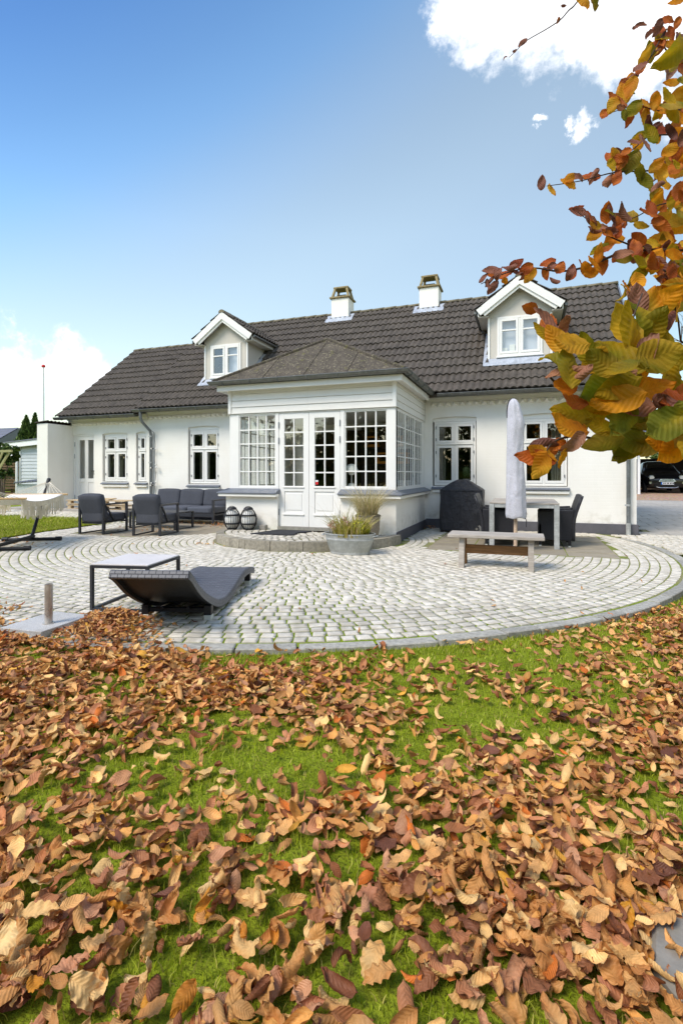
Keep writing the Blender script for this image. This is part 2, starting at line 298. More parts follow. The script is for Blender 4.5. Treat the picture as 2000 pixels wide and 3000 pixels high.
M = dict(
    wall=m_wall(), paint=m_paint('white_gloss_paint', S(240, 238, 233)), board=m_paint('off_white_board_paint', S(232, 229, 222), .5),
    beige=m_paint('beige_render', S(205, 199, 188), .8), plinth=simple('dark_grey_plinth', S(92, 91, 97), .7, .12, 8, .25, 80),
    slate=simple('grey_slate_sill', S(108, 113, 122), .45, .12, 6, .1), gutter=m_zinc('dark_zinc_gutter', S(112, 112, 108), .42, .55), pipe=m_zinc('grey_zinc_pipe', S(126, 130, 132), .42, .5),
    lead=m_zinc('pale_lead_flashing', S(176, 182, 192), .55, .3), tile=m_tile(), ridge=simple('lichened_ridge_tile', S(118, 110, 90), .85, .3, 18, .4, 60),
    stonecap=simple('weathered_chimney_stone', S(140, 126, 92), .9, .3, 20, .5, 80), black=simple('soot_black', (.012, .011, .01, 1), .9, .1),
    felt=m_felt(), cobble=m_cobble(), joint=m_joint(), soil=m_soil(), grass=m_grass(), granite=m_granite(), gravel=m_gravel(),
    kerb=simple('kerb_granite', S(160, 157, 148), .85, .3, 30, .8, 70), stepstone=simple('rough_step_granite', S(150, 143, 128), .85, .3, 24, .7, 60),
    slab=simple('brown_concrete_slab', S(148, 138, 120), .85, .14, 5, .3, 90), slabgrey=simple('grey_concrete_slab', S(168, 162, 154), .85, .14, 4, .3, 90),
    glass=m_glass(), alu=simple('charcoal_powder_coat', S(52, 53, 58), .42, .08, 8, .03, 200), cushion=m_fabric('charcoal_cushion', S(74, 76, 83)), cushion_top=m_fabric('grey_cushion', S(84, 87, 96)),
    iron=simple('black_iron', S(30, 30, 34), .5, .15, 20, .1), candle=simple('white_paper', S(236, 234, 228), .7, .04), rubber=simple('black_rubber_mat', S(42, 43, 48), .85, .15, 60, .5, 200),
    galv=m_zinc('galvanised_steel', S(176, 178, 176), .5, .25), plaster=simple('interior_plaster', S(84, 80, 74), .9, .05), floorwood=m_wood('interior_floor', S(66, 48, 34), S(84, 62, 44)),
    oak=m_wood('orange_wood', S(190, 110, 30), S(224, 150, 54)), benchtop=m_wood('weathered_grey_wood', S(150, 140, 128), S(200, 192, 182), .8), benchleg=m_wood('brown_stained_wood', S(118, 82, 48), S(158, 116, 72), .6),  # the orange carries warm lamp glow put into the wood colour
    pallet=m_wood('pale_pallet_wood', S(176, 152, 118), S(214, 194, 162), .8), darkwood=m_wood('dark_stained_boards', S(44, 34, 28), S(66, 52, 42), .7), fencewood=m_wood('brown_fence_wood', S(84, 66, 46), S(120, 98, 72), .8),
    greenwood=m_wood('pressure_treated_wood', S(150, 148, 96), S(190, 186, 136), .75), greyboard=m_paint('pale_grey_boards', S(196, 202, 206), .6),
    wicker=m_weave('dark_wicker', S(104, 105, 112), 34), wickerdark=m_weave('black_wicker', S(46, 46, 52), 60), willow=m_weave('pale_willow', S(170, 156, 134), 40, .8),
    tabletop=simple('pale_laminate', S(216, 210, 208), .4, .04, 4), legcap=simple('brushed_leg_cap', S(206, 206, 194), .5, .1, 20), steel=m_zinc('brushed_steel', S(200, 194, 186), .3, .6),
    cover=m_fabric('black_grill_cover', S(46, 46, 51), .5, 1.), parasol=m_fabric('pale_grey_parasol_cover', S(192, 191, 198), .85, .6), zip=simple('black_zip', S(34, 34, 40), .6), polewood=m_wood('parasol_pole_wood', S(180, 150, 124), S(214, 190, 166)),
    wheel=simple('pale_wheel_plastic', S(168, 166, 162), .5), canvas=m_fabric('white_hammock_canvas', S(236, 232, 226)), fringe=simple('cream_cotton', S(226, 216, 196), .9, .06), barwood=m_wood('spreader_wood', S(196, 160, 110), S(220, 190, 144)),
    bark=simple('grey_bark', S(96, 84, 74), .9, .3, 24, .8, 60), twig=simple('dark_twig', S(70, 54, 46), .8, .2, 30, .3), red=simple('red_print', S(206, 40, 44), .5, .02),
    carpaint=simple('black_car_paint', (.008, .008, .01, 1), .12, .02, spec=.6), chrome=m_zinc('chrome', S(225, 225, 225), .15, 1.), lampglass=simple('headlight_lens', S(230, 232, 226), .12, .04), tyre=simple('tyre_rubber', S(28, 28, 28), .8),
    plate=simple('number_plate', S(240, 240, 240), .4, .02), blue=simple('blue_band', S(40, 110, 200), .5, .02), bluetile=simple('grey_blue_roof', S(108, 110, 122), .6, .12, 3, .2), whitemetal=m_paint('white_metal', S(240, 240, 240)),
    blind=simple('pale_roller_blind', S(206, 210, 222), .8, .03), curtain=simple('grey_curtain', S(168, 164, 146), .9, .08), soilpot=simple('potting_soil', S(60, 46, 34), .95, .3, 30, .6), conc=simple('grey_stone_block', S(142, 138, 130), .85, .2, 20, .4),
    litter=m_leaf('dry_leaf', attr=True, trans=.12, spots=.35, vein=(.6, 1)),
    dry_tan=m_leaf('tan_dry_leaf', [(0, S(212, 158, 92)), (.5, S(200, 140, 78)), (1, S(218, 170, 108))], S(178, 114, 58), trans=.12, spots=.25),
    dry_pale=m_leaf('pale_dry_leaf', [(0, S(234, 192, 128)), (.5, S(224, 180, 116)), (1, S(238, 202, 142))], S(204, 150, 86), trans=.12, spots=.2),
    dry_dark=m_leaf('dark_dry_leaf', [(0, S(150, 96, 62)), (.5, S(132, 82, 54)), (1, S(166, 108, 66))], S(112, 66, 44), trans=.12, spots=.3),
    dry_mauve=m_leaf('mauve_dry_leaf', [(0, S(194, 136, 96)), (.5, S(180, 118, 84)), (1, S(202, 150, 112))], S(160, 100, 62), trans=.12, spots=.25),
    dry_ochre=m_leaf('ochre_dry_leaf', [(0, S(212, 150, 44)), (.5, S(202, 128, 36)), (1, S(220, 168, 60))], S(178, 110, 40), trans=.15, spots=.4),
    lf_green=m_leaf('green_leaf', [(0, S(116, 124, 20)), (.5, S(148, 144, 24)), (1, S(132, 138, 48))], S(176, 150, 26), trans=.5, spots=.25, vein=(.65, 1)),
    lf_olive=m_leaf('olive_yellow_leaf', [(0, S(184, 150, 24)), (.5, S(208, 166, 28)), (1, S(196, 162, 66))], S(116, 118, 22), trans=.5, spots=.35, vein=(.7, 1)),
    lf_orange=m_leaf('orange_leaf', [(0, S(228, 142, 18)), (.5, S(242, 166, 28)), (1, S(216, 124, 22))], S(214, 168, 50), trans=.5, spots=.4, vein=(.7, 1)),
    lf_rust=m_leaf('rust_leaf', [(0, S(172, 80, 26)), (.5, S(194, 100, 32)), (1, S(146, 66, 38))], S(196, 112, 34), trans=.35, spots=.4, vein=(.7, 1)),
    lf_brown=m_leaf('dry_brown_leaf', [(0, S(138, 86, 70)), (.4, S(170, 116, 84)), (.75, S(110, 66, 58)), (1, S(196, 146, 112))], trans=.2, spots=.4, vein=(.75, 1)),
    hedge=m_leaf('dark_evergreen_leaf', attr=True, trans=.2, spots=.1), plantleaf=m_leaf('planter_leaf', attr=True, trans=.3, spots=.1),
)

# ------------------------------------------------------------------ mesh helpers
class MB:
    def __init__(s): s.v = []; s.f = []
    def add(s, vs, fs):
        k = len(s.v); s.v += [tuple(p) for p in vs]; s.f += [tuple(i + k for i in f) for f in fs]; return s
    def hexa(s, p):
        return s.add(p, [(3, 2, 1, 0), (4, 5, 6, 7), (0, 1, 5, 4), (1, 2, 6, 5), (2, 3, 7, 6), (3, 0, 4, 7)])
    def box(s, x0, x1, y0, y1, z0, z1):
        return s.hexa([(x0, y0, z0), (x1, y0, z0), (x1, y1, z0), (x0, y1, z0), (x0, y0, z1), (x1, y0, z1), (x1, y1, z1), (x0, y1, z1)])
    def bar(s, a, b, wd, ht, up=(0, 0, 1)):
        a, b = Vector(a), Vector(b); d = (b - a).normalized(); u = Vector(up)
        if abs(d.dot(u)) > .98: u = Vector((0, 1, 0))
        r = d.cross(u).normalized(); u = r.cross(d).normalized()
        q = [(-1, -1), (1, -1), (1, 1), (-1, 1)]
        return s.hexa([a + r * (x * wd / 2) + u * (y * ht / 2) for x, y in q] + [b + r * (x * wd / 2) + u * (y * ht / 2) for x, y in q])
    def prism(s, pts, vec):
        n = len(pts); v = Vector(vec); a = [Vector(p) for p in pts]
        return s.add(a + [p + v for p in a], [tuple(range(n - 1, -1, -1)), tuple(range(n, 2 * n))] + [(i, (i + 1) % n, n + (i + 1) % n, n + i) for i in range(n)])
    def tube(s, pts, r, n=8, caps=True, closed=False):
        pts = [Vector(p) for p in pts]; m = len(pts); rr = r if isinstance(r, (list, tuple)) else [r] * m
        vs = []; prev = None
        for i, p in enumerate(pts):
            if closed: d = (pts[(i + 1) % m] - pts[i - 1])
            else: d = pts[min(i + 1, m - 1)] - pts[max(i - 1, 0)]
            d = d.normalized() if d.length > 1e-9 else Vector((0, 0, 1))
            if prev is None:
                u = Vector((0, 0, 1)) if abs(d.z) < .9 else Vector((1, 0, 0)); u = (u - d * u.dot(d)).normalized()
            else:
                u = prev - d * prev.dot(d); u = u.normalized() if u.length > 1e-6 else prev
            prev = u; wv = d.cross(u)
            vs += [p + (u * math.cos(2 * PI * k / n) + wv * math.sin(2 * PI * k / n)) * rr[i] for k in range(n)]
        fs = []
        for i in range(m if closed else m - 1):
            j = (i + 1) % m
            fs += [(i * n + k, i * n + (k + 1) % n, j * n + (k + 1) % n, j * n + k) for k in range(n)]
        if caps and not closed: fs += [tuple(range(n - 1, -1, -1)), tuple((m - 1) * n + k for k in range(n))]
        return s.add(vs, fs)
    def lathe(s, cx, cy, prof, n=20, sx=1, sy=1, caps=True):
        vs = []; m = len(prof)
        for r, z in prof: vs += [(cx + r * sx * math.cos(2 * PI * k / n), cy + r * sy * math.sin(2 * PI * k / n), z) for k in range(n)]
        fs = [(i * n + k, i * n + (k + 1) % n, (i + 1) * n + (k + 1) % n, (i + 1) * n + k) for i in range(m - 1) for k in range(n)]
        if caps: fs += [tuple(range(n - 1, -1, -1)), tuple((m - 1) * n + k for k in range(n))]
        return s.add(vs, fs)
    def sheet(s, rows, closed=False):
        nr, nc = len(rows), len(rows[0]); vs = [p for r in rows for p in r]
        return s.add(vs, [(i * nc + j, i * nc + j + 1, (i + 1) * nc + j + 1, (i + 1) * nc + j) for i in range(nr - 1) for j in range(nc - 1)])
def mesh_of(mb, name, mat, smooth=False, fix=True):
    me = bpy.data.meshes.new(name); me.from_pydata(mb.v, [], mb.f)
    if fix:
        bm = bmesh.new(); bm.from_mesh(me); bmesh.ops.recalc_face_normals(bm, faces=bm.faces); bm.to_mesh(me); bm.free()
    if smooth: me.polygons.foreach_set('use_smooth', [True] * len(me.polygons))
    me.materials.append(M[mat] if isinstance(mat, str) else mat); return me
def root_loc(o):
    v = Vector((0, 0, 0))
    while o is not None: v += Vector(o.location); o = o.parent
    return v
def link(name, me, parent=None, loc=None):
    o = bpy.data.objects.new(name, me); COL.objects.link(o)
    if parent is not None: o.parent = parent
    if loc is not None: o.location = loc
    return o
def P(name, mb, mat, parent, local=True, smooth=False, bevel=0., seg=1, angle=40):
    """one mesh part. local=False: mb holds world coordinates, the parent stands unrotated"""
    if not local:
        off = root_loc(parent); mb.v = [(x - off.x, y - off.y, z - off.z) for x, y, z in mb.v]
    o = link(name, mesh_of(mb, name, mat, smooth), parent)
    if bevel:
        b = o.modifiers.new('bevel', 'BEVEL'); b.width = bevel; b.segments = seg; b.limit_method = 'ANGLE'; b.angle_limit = R(30)
    if smooth and smooth != 'all':
        try: o.data.set_sharp_from_angle(angle=R(angle))
        except Exception: pass
    return o
def tag(o, label, cat, group=None):
    o['label'] = label; o['category'] = cat
    if group: o['group'] = group
    return o
def thing(name, loc, label, cat, group=None, rz=0.):
    o = bpy.data.objects.new(name, None); COL.objects.link(o); o.location = loc; o.rotation_euler = (0, 0, rz); o.empty_display_size = .1
    return tag(o, label, cat, group)
def one(name, mb, mat, loc, label, cat, group=None, rz=0., smooth=False, bevel=0.):
    o = P(name, mb, mat, None, True, smooth, bevel); o.location = loc; o.rotation_euler = (0, 0, rz); return tag(o, label, cat, group)
def struct(name, mb, mat, smooth=False):
    o = link(name, mesh_of(mb, name, mat, smooth)); o['kind'] = 'structure'; return o
def stuff(name, me, label=None, cat=None, parent=None):
    o = link(name, me, parent); o['kind'] = 'stuff'
    if label: o['label'] = label
    if cat: o['category'] = cat
    return o
def copy_tree(o, parent=None):
    c = o.copy(); COL.objects.link(c); c.parent = parent
    for ch in o.children: copy_tree(ch, c)
    return c
def uv_box(o, s=1.0):
    me = o.data; uvl = me.uv_layers.new(name='UVMap')
    for p in me.polygons:
        n = p.normal; ax = max(range(3), key=lambda i: abs(n[i]))
        for li in p.loop_indices:
            v = me.vertices[me.loops[li].vertex_index].co
            uvl.data[li].uv = ((v.y, v.z) if ax == 0 else (v.x, v.z) if ax == 1 else (v.x, v.y))
    return o
def np_mesh(name, verts, faces, mat, uvs=None, cols=None, smooth=False):
    """verts (n,3), faces (m,k) arrays -> mesh quickly"""
    me = bpy.data.meshes.new(name); n = len(verts); m, k = faces.shape
    me.vertices.add(n); me.vertices.foreach_set('co', np.ascontiguousarray(verts, dtype=np.float32).ravel())
    me.loops.add(m * k); me.loops.foreach_set('vertex_index', np.ascontiguousarray(faces, dtype=np.int32).ravel())
    me.polygons.add(m); me.polygons.foreach_set('loop_start', np.arange(0, m * k, k, dtype=np.int32))
    try: me.polygons.foreach_set('loop_total', np.full(m, k, dtype=np.int32))
    except Exception: pass
    if smooth: me.polygons.foreach_set('use_smooth', np.ones(m, dtype=bool))
    me.update(calc_edges=True)
    if uvs is not None:
        l = me.uv_layers.new(name='UVMap'); l.data.foreach_set('uv', np.ascontiguousarray(uvs[faces.ravel()], dtype=np.float32).ravel())
    if cols is not None:
        a = me.color_attributes.new('Col', 'FLOAT_COLOR', 'POINT'); c4 = np.ones((n, 4), np.float32); c4[:, :3] = cols; a.data.foreach_set('color', c4.ravel())
    me.materials.append(M[mat] if isinstance(mat, str) else mat); return me
def vnoise(x, y, s, seed=0):
    x = np.asarray(x) * s + seed * 17.3; y = np.asarray(y) * s + seed * 7.7
    xi = np.floor(x); yi = np.floor(y); fx = x - xi; fy = y - yi; fx = fx * fx * (3 - 2 * fx); fy = fy * fy * (3 - 2 * fy)
    h = lambda a, b: np.modf(np.abs(np.sin(a * 127.1 + b * 311.7) * 43758.5453))[0]
    return (h(xi, yi) * (1 - fx) + h(xi + 1, yi) * fx) * (1 - fy) + (h(xi, yi + 1) * (1 - fx) + h(xi + 1, yi + 1) * fx) * fy

# ================================================================== the setting: ground, terrace, lawn, drive
CX, CYC = -3.7, 8.2                       # centre of the round terrace
YF, YS, XS0, XS1 = 10.8, 8.19, -5.186, -1.98   # house front, sunroom front, sunroom sides
XR, XL, XW = 1.955, -9.15, -11.95         # right corner, junction with the lower wing, wing end
STEP_C, STEP_RX, STEP_RY = (-3.52, 8.2), 1.62, 1.46
def edge_R(x, y):
    a = math.atan2(y - CYC, x - CX)       # -pi/2 = towards the camera, +-pi = left
    d = abs(a) if a < 0 else PI if a > PI / 2 else 0
    t = min(1, max(0, (d - R(112)) / R(40))); return 5.7 - .5 * t
def ss(a, b, x): t = min(1, max(0, (x - a) / (b - a))); return t * t * (3 - 2 * t)
def gz(x, y):                             # terrace rises gently towards the wing door, drive towards the carport
    z = .17 * ss(-8.4, -9.8, x) * ss(8.0, 9.9, y) if x < -8.3 else 0.
    if y > 11 and x > 1.5: z += (y - 11) * .018
    return z
def grid_sheet(x0, x1, y0, y1, nx, ny, dz, zf=gz):
    return MB().sheet([[(x0 + (x1 - x0) * i / nx, y0 + (y1 - y0) * j / ny, zf(x0 + (x1 - x0) * i / nx, y0 + (y1 - y0) * j / ny) + dz) for i in range(nx + 1)] for j in range(ny + 1)])
def far_z(x, y):
    z = -.075
    if x < -8: z += .45 * ss(9.5, 16, y) * ss(-8, -12, x)
    if x > 1.9: z += max(0., min(y, 40) - 11) * .018 * ss(1.9, 2.4, x)
    return z
mb = MB()
ys = [-120, -60, -30, -10, 0, 4, 8, 9, 10, 11, 12, 13, 14, 16, 20, 26, 34, 40, 60, 120, 400]; xs = [-400, -120, -60, -40, -30, -24, -20, -16, -14, -12, -11, -10, -9, -8, -4, 0, 1.5, 1.95, 2.2, 2.5, 4, 8, 14, 24, 60, 120, 400]
mb.sheet([[(x, y, far_z(x, y)) for x in xs] for y in ys])
struct('ground', mb, 'soil', True)
# lawn in front, a gently uneven sheet hugging the terrace
def lawn_z(x, y):
    r = math.hypot(x - CX, y - CYC)
    return -.03 - .035 * ss(-1, 2, x) + .012 * math.sin(x * 1.9) * math.cos(y * 2.3) * ss(5.7, 6.6, r)
mb = MB().sheet([[(x * .25, y * .25, lawn_z(x * .25, y * .25)) for x in range(-60, 61)] for y in range(-24, 37)])
lawn = struct('lawn', mb, 'soil', True)
# bed of joint sand and moss under the paving
mb = MB(); ring = []
bed = MB().sheet([[(-14 + i * .3, 2.2 + j * .3, gz(-14 + i * .3, 2.2 + j * .3) - .0045) for i in range(56)] for j in range(30)])
bm_f = []
for f in bed.f:
    c = [sum(bed.v[i][k] for i in f) / 4 for k in (0, 1)]
    if math.hypot(c[0] - CX, c[1] - CYC) < edge_R(*c) - .02 + .15 or (c[1] > 9.05 and c[0] < -8): bm_f.append(f)
bed.f = bm_f
# clip ragged outer cells onto the ring
bv = []
for (x, y, z) in bed.v:
    r = math.hypot(x - CX, y - CYC); e = edge_R(x, y) - .05
    if r > e and not (y > 9.0 and x < -8): x = CX + (x - CX) * e / r; y = CYC + (y - CYC) * e / r
    bv.append((x, y, z))
bed.v = bv
terrace = struct('terrace', bed, 'joint', True)

SLABS = [(-1.40, 1.22, 7.68, 10.25), (-8.05, -5.62, 7.42, 10.5)]
def in_slab(x, y, m=0.):
    a = SLABS[0]
    if a[0] - m < x < a[1] + m and a[2] - m < y < a[3] + m: return True
    a = SLABS[1]
    return a[0] - m < x < a[1] + m and a[2] - m < y < a[3] + m and (x + 5.62) * .8 - (y - 8.25) < .0 + m
def in_step(x, y, g=0.): return ((x - STEP_C[0]) / (STEP_RX + g)) ** 2 + ((y - STEP_C[1]) / (STEP_RY + g)) ** 2 < 1 and y < 8.6
def in_house(x, y, m=.02): return (y > YF - m and XW < x < XR + m) or (y > YS - m and XS0 - m < x < XS1 + m)
# cobbles: rings about the terrace centre; the 300 that show largest are pieces, the rest one mesh
stones = []      # x, y, z, angle, along, across
r = 1.3
while r < 5.6:
    n = int(2 * PI * r / .112); off = rnd.random()
    n = round(2 * PI * r / .116); ws_ = [rnd.uniform(.095, .138) for _ in range(n)]; kf = 2 * PI * r / sum(ws_); a = 0.
    for wd in ws_:
        wd *= kf; da = wd / r; am = off + a + da / 2; a += da
        x, y = CX + r * math.cos(am), CYC + r * math.sin(am)
        e = edge_R(x, y) - .165
        if edge_R(x, y) < 5.6: e = edge_R(x, y) - .06
        if r > e or y > YF - .05 or in_house(x, y, .05) or in_step(x, y, .06) or in_slab(x, y, .045): continue
        stones.append((x, y, gz(x, y) + .001 + rnd.gauss(0, .001), am + rnd.gauss(0, .035) + PI / 2, wd - .0115, .108 - .0115))
    r += .108
# straight rows: path before the wing, and the drive by the corner
def rows(x0, x1, y0, y1, ok, px=.115, py=.11):
    y = y0
    while y < y1:
        x = x0 + rnd.uniform(0, .1)
        while x < x1:
            wd = rnd.uniform(.095, .14); cx = x + wd / 2; x += wd
            if ok(cx, y): stones.append((cx, y, gz(cx, y) + .001 + rnd.gauss(0, .001), rnd.gauss(0, .03), wd - .013, py - .014))
        y += py
rows(-14, -8.2, 9.1, 10.0, lambda x, y: math.hypot(x - CX, y - CYC) > edge_R(x, y) - .03 and not in_house(x, y))
rows(1.5, 6.2, 8.55, 10.9, lambda x, y: math.hypot(x - CX, y - CYC) > 5.74 and not in_house(x, y, .08))
def cobble_mesh(hi, sd):
    q = random.Random(sd); n = 16 if hi else 8; vs = []; jit = [1 + q.uniform(-.05, .05) for _ in range(n)]
    sk = q.uniform(-.07, .07); sk2 = q.uniform(-.06, .06)
    def ringp(s, z):
        o = []
        for k in range(n):
            t = 2 * PI * k / n + PI / n; c, si = math.cos(t), math.sin(t); e = .15
            x = math.copysign(abs(c) ** e, c) * .5 * s * jit[k]; y = math.copysign(abs(si) ** e, si) * .5 * s * jit[k]
            o.append((x + sk * y + sk2 * x * y * 2, y + sk2 * x, z))
        return o
    lv = ((1.0, -.03), (.996, -.0035), (.96, .0008), (.55, .0022)) if hi else ((1.0, -.03), (.99, -.003), (.935, .0012))
    for s_, z in lv: vs += ringp(s_, z)
    m = MB(); fs = []
    for i in range(len(lv) - 1): fs += [(i * n + k, i * n + (k + 1) % n, (i + 1) * n + (k + 1) % n, (i + 1) * n + k) for k in range(n)]
    fs.append(tuple((len(lv) - 1) * n + k for k in range(n))); m.add(vs, fs); return m
def in_frame(x, y, z, mg=0):
    if depth_of(x, y) < .3: return False
    a, b = proj(x, y, z); return -mg < a < 2000 + mg and -mg < b < 3000 + mg
stones.sort(key=lambda s: (0 if in_frame(s[0], s[1], s[2], 20) else 1, depth_of(s[0], s[1])))
near, rest = stones[:300], stones[300:]
cvar = [mesh_of(cobble_mesh(True, i), 'cobble', 'cobble', True) for i in range(14)]
for s in near:
    o = link('cobble', cvar[rnd.randrange(14)], terrace, (s[0], s[1], s[2])); o.rotation_euler = (rnd.gauss(0, .012), rnd.gauss(0, .012), s[3]); o.scale = (s[4], s[5], 1)
lo = [cobble_mesh(False, 40 + i) for i in range(12)]
nv = len(lo[0].v); tq = np.array([f for f in lo[0].f if len(f) == 4]); cap = np.array([f for f in lo[0].f if len(f) == 8])
capq = np.array([(c[0], c[1], c[2], c[3]) for c in cap] + [(c[0], c[3], c[4], c[7]) for c in cap] + [(c[4], c[5], c[6], c[7]) for c in cap])
tq = np.vstack([tq, capq])
V = []; Fc = []
for i, s in enumerate(rest):
    b = np.array(lo[i % 12].v) * np.array((s[4], s[5], 1)); c, si = math.cos(s[3]), math.sin(s[3])
    V.append(np.stack([b[:, 0] * c - b[:, 1] * si + s[0], b[:, 0] * si + b[:, 1] * c + s[1], b[:, 2] + s[2]], 1)); Fc.append(tq + i * nv)
stuff('cobbles', np_mesh('cobbles', np.vstack(V), np.vstack(Fc), 'cobble'), parent=terrace)
# granite kerb ring, stone by stone
kerb_p = []
a = R(-118)
while a < R(19):
    da = rnd.uniform(.3, .62) / 5.6; m = MB(); n = 4; top = []
    r0, r1 = 5.59 + rnd.uniform(-.008, .004), 5.70 + rnd.uniform(-.014, .008); zt = .003 + rnd.uniform(-.006, .006)
    for rr in (r0, r1): top.append([(CX + rr * math.cos(a + (da - .0025) * k / n), CYC + rr * math.sin(a + (da - .0025) * k / n)) for k in range(n + 1)])
    for k in range(n):
        q = [top[0][k], top[1][k], top[1][k + 1], top[0][k + 1]]
        m.add([(x, y, -.13) for x, y in q] + [(x, y, zt) for x, y in q], [(4, 5, 6, 7), (1, 2, 6, 5), (0, 4, 7, 3)] + ([(0, 1, 5, 4)] if k == 0 else []) + ([(2, 3, 7, 6)] if k == n - 1 else []))
    P('kerb_stone', m, 'kerb', terrace, bevel=.006); a += da
# concrete slabs in the two set-in rectangles and on the drive
def slab(x0, x1, y0, y1, mat, parent, th=.03):
    z = gz((x0 + x1) / 2, (y0 + y1) / 2) + rnd.uniform(-.002, .003); m = MB()
    zz = lambda y: gz((x0 + x1) / 2, y) - gz((x0 + x1) / 2, (y0 + y1) / 2) + z
    m.hexa([(x0, y0, zz(y0) - th), (x1, y0, zz(y0) - th), (x1, y1, zz(y1) - th), (x0, y1, zz(y1) - th), (x0, y0, zz(y0)), (x1, y0, zz(y0)), (x1, y1, zz(y1)), (x0, y1, zz(y1))])
    P('paving_slab', m, mat, parent, bevel=.004)
a = SLABS[0]
for j in range(6):
    for i in range(4):
        wx, wy = (a[1] - a[0]) / 4, (a[3] - a[2]) / 6; sh = .25 * wx if j % 2 else 0
        slab(a[0] + i * wx + .006 , a[0] + (i + 1) * wx - .012 , a[2] + j * wy + .012, a[2] + (j + 1) * wy - .02, 'slab', terrace)
a = SLABS[1]
for j in range(7):
    for i in range(5):
        wx, wy = (a[1] - a[0]) / 5, (a[3] - a[2]) / 7; cx, cy = a[0] + (i + .5) * wx, a[2] + (j + .5) * wy
        if in_slab(cx, cy, .05): slab(a[0] + i * wx + .006, a[0] + (i + 1) * wx - .006, a[2] + j * wy + .006, a[2] + (j + 1) * wy - .006, 'slab', terrace)
# drive
mb = MB().sheet([[(1.4 + i * .4, 8.4 + j * .4, gz(1.4 + i * .4, 8.4 + j * .4) - .016) for i in range(46)] for j in range(34)])
mb.f = [f for f in mb.f if math.hypot(sum(mb.v[i][0] for i in f) / 4 - CX, sum(mb.v[i][1] for i in f) / 4 - CYC) > 5.75 and not (sum(mb.v[i][0] for i in f) / 4 < 2.1 and sum(mb.v[i][1] for i in f) / 4 > 11)]
drive = struct('driveway', mb, 'joint', True)
y = 10.98; j = 0
while y < 21.3:
    x = 2.04 + (.25 if j % 2 else 0)
    while x < 8.2:
        if math.hypot(x + .25 - CX, y + .2 - CYC) > 6.0: slab(x, x + .485, y, y + .385, 'slabgrey', drive)
        x += .5
    y += .4; j += 1
struct('gravel', grid_sheet(2.0, 20, 21.2, 40, 12, 12, .004), 'gravel', True)
# lawn left of the terrace: a sheet that ends on the terrace's rim
mb = MB(); rows_ = []
for j in range(24):
    y = 3.2 + j * .27; rowp = []
    if y > 9.2: break
    dy = y - CYC; ee = 5.22
    for it in range(3): 
        xe = CX - math.sqrt(max(.01, ee * ee - dy * dy)); ee = edge_R(xe, y) + .0
    for i in range(20): rowp.append((xe - 12 * (i / 19.) ** 1.5, y, gz(xe - 12 * (i / 19.) ** 1.5, y) + .006))
    rows_.append(rowp)
mb.sheet(rows_); lawn_l = struct('side_lawn', mb, 'soil', True)

# ================================================================== the house
house = thing('house', (-3.6, 12.0, 0), 'long white painted brick house with brown tiled roof, two dormers and a glazed sunroom', 'house')
def HP(name, mb, mat, parent=None, **k): return P(name, mb, mat, parent or house, False, **k)
def wall_panel(u0, u1, w0, w1, holes, T, th):
    """wall with rectangular openings; T maps (along, inward, up) to the world"""
    us = sorted({u0, u1, *[h[0] for h in holes], *[h[1] for h in holes]}); ws = sorted({w0, w1, *[h[2] for h in holes], *[h[3] for h in holes]})
    us = [u for u in us if u0 <= u <= u1]; ws = [q for q in ws if w0 <= q <= w1]
    sol = lambda i, j: 0 <= i < len(us) - 1 and 0 <= j < len(ws) - 1 and not any(h[0] <= (us[i] + us[i + 1]) / 2 <= h[1] and h[2] <= (ws[j] + ws[j + 1]) / 2 <= h[3] for h in holes)
    m = MB()
    for i in range(len(us) - 1):
        for j in range(len(ws) - 1):
            if not sol(i, j): continue
            a, b, c, d = us[i], us[i + 1], ws[j], ws[j + 1]
            m.add([T(a, 0, c), T(b, 0, c), T(b, 0, d), T(a, 0, d)], [(0, 1, 2, 3)]); m.add([T(a, th, c), T(b, th, c), T(b, th, d), T(a, th, d)], [(3, 2, 1, 0)])
            for (di, dj, p, q) in ((-1, 0, (a, c), (a, d)), (1, 0, (b, c), (b, d)), (0, -1, (a, c), (b, c)), (0, 1, (a, d), (b, d))):
                if not sol(i + di, j + dj): m.add([T(p[0], 0, p[1]), T(q[0], 0, q[1]), T(q[0], th, q[1]), T(p[0], th, p[1])], [(0, 1, 2, 3)])
    bm = bmesh.new(); vs = [bm.verts.new(v) for v in m.v]
    for f in m.f: bm.faces.new([vs[i] for i in f])
    bmesh.ops.remove_doubles(bm, verts=bm.verts, dist=1e-5); bmesh.ops.recalc_face_normals(bm, faces=bm.faces)
    m2 = MB(); bm.verts.index_update(); m2.v = [tuple(v.co) for v in bm.verts]; m2.f = [tuple(v.index for v in f.verts) for f in bm.faces]; bm.free(); return m2
TF = lambda Y: (lambda u, n, w_: (u, Y + n, w_))                   # wall facing -Y
TR = lambda X: (lambda u, n, w_: (X - n, u, w_))                   # wall facing +X
TL = lambda X: (lambda u, n, w_: (X + n, u, w_))                   # wall facing -X
def Tbox(m, T, u0, u1, n0, n1, w0, w1):
    p = [T(u0, n0, w0), T(u1, n0, w0), T(u1, n1, w0), T(u0, n1, w0), T(u0, n0, w1), T(u1, n0, w1), T(u1, n1, w1), T(u0, n1, w1)]
    return m.hexa(p)
def ringm(m, T, u0, u1, w0, w1, t, n0, n1, tb=None):
    tb = tb or t
    Tbox(m, T, u0, u0 + t, n0, n1, w0, w1); Tbox(m, T, u1 - t, u1, n0, n1, w0, w1)
    Tbox(m, T, u0 + t, u1 - t, n0, n1, w1 - t, w1); Tbox(m, T, u0 + t, u1 - t, n0, n1, w0, w0 + tb)
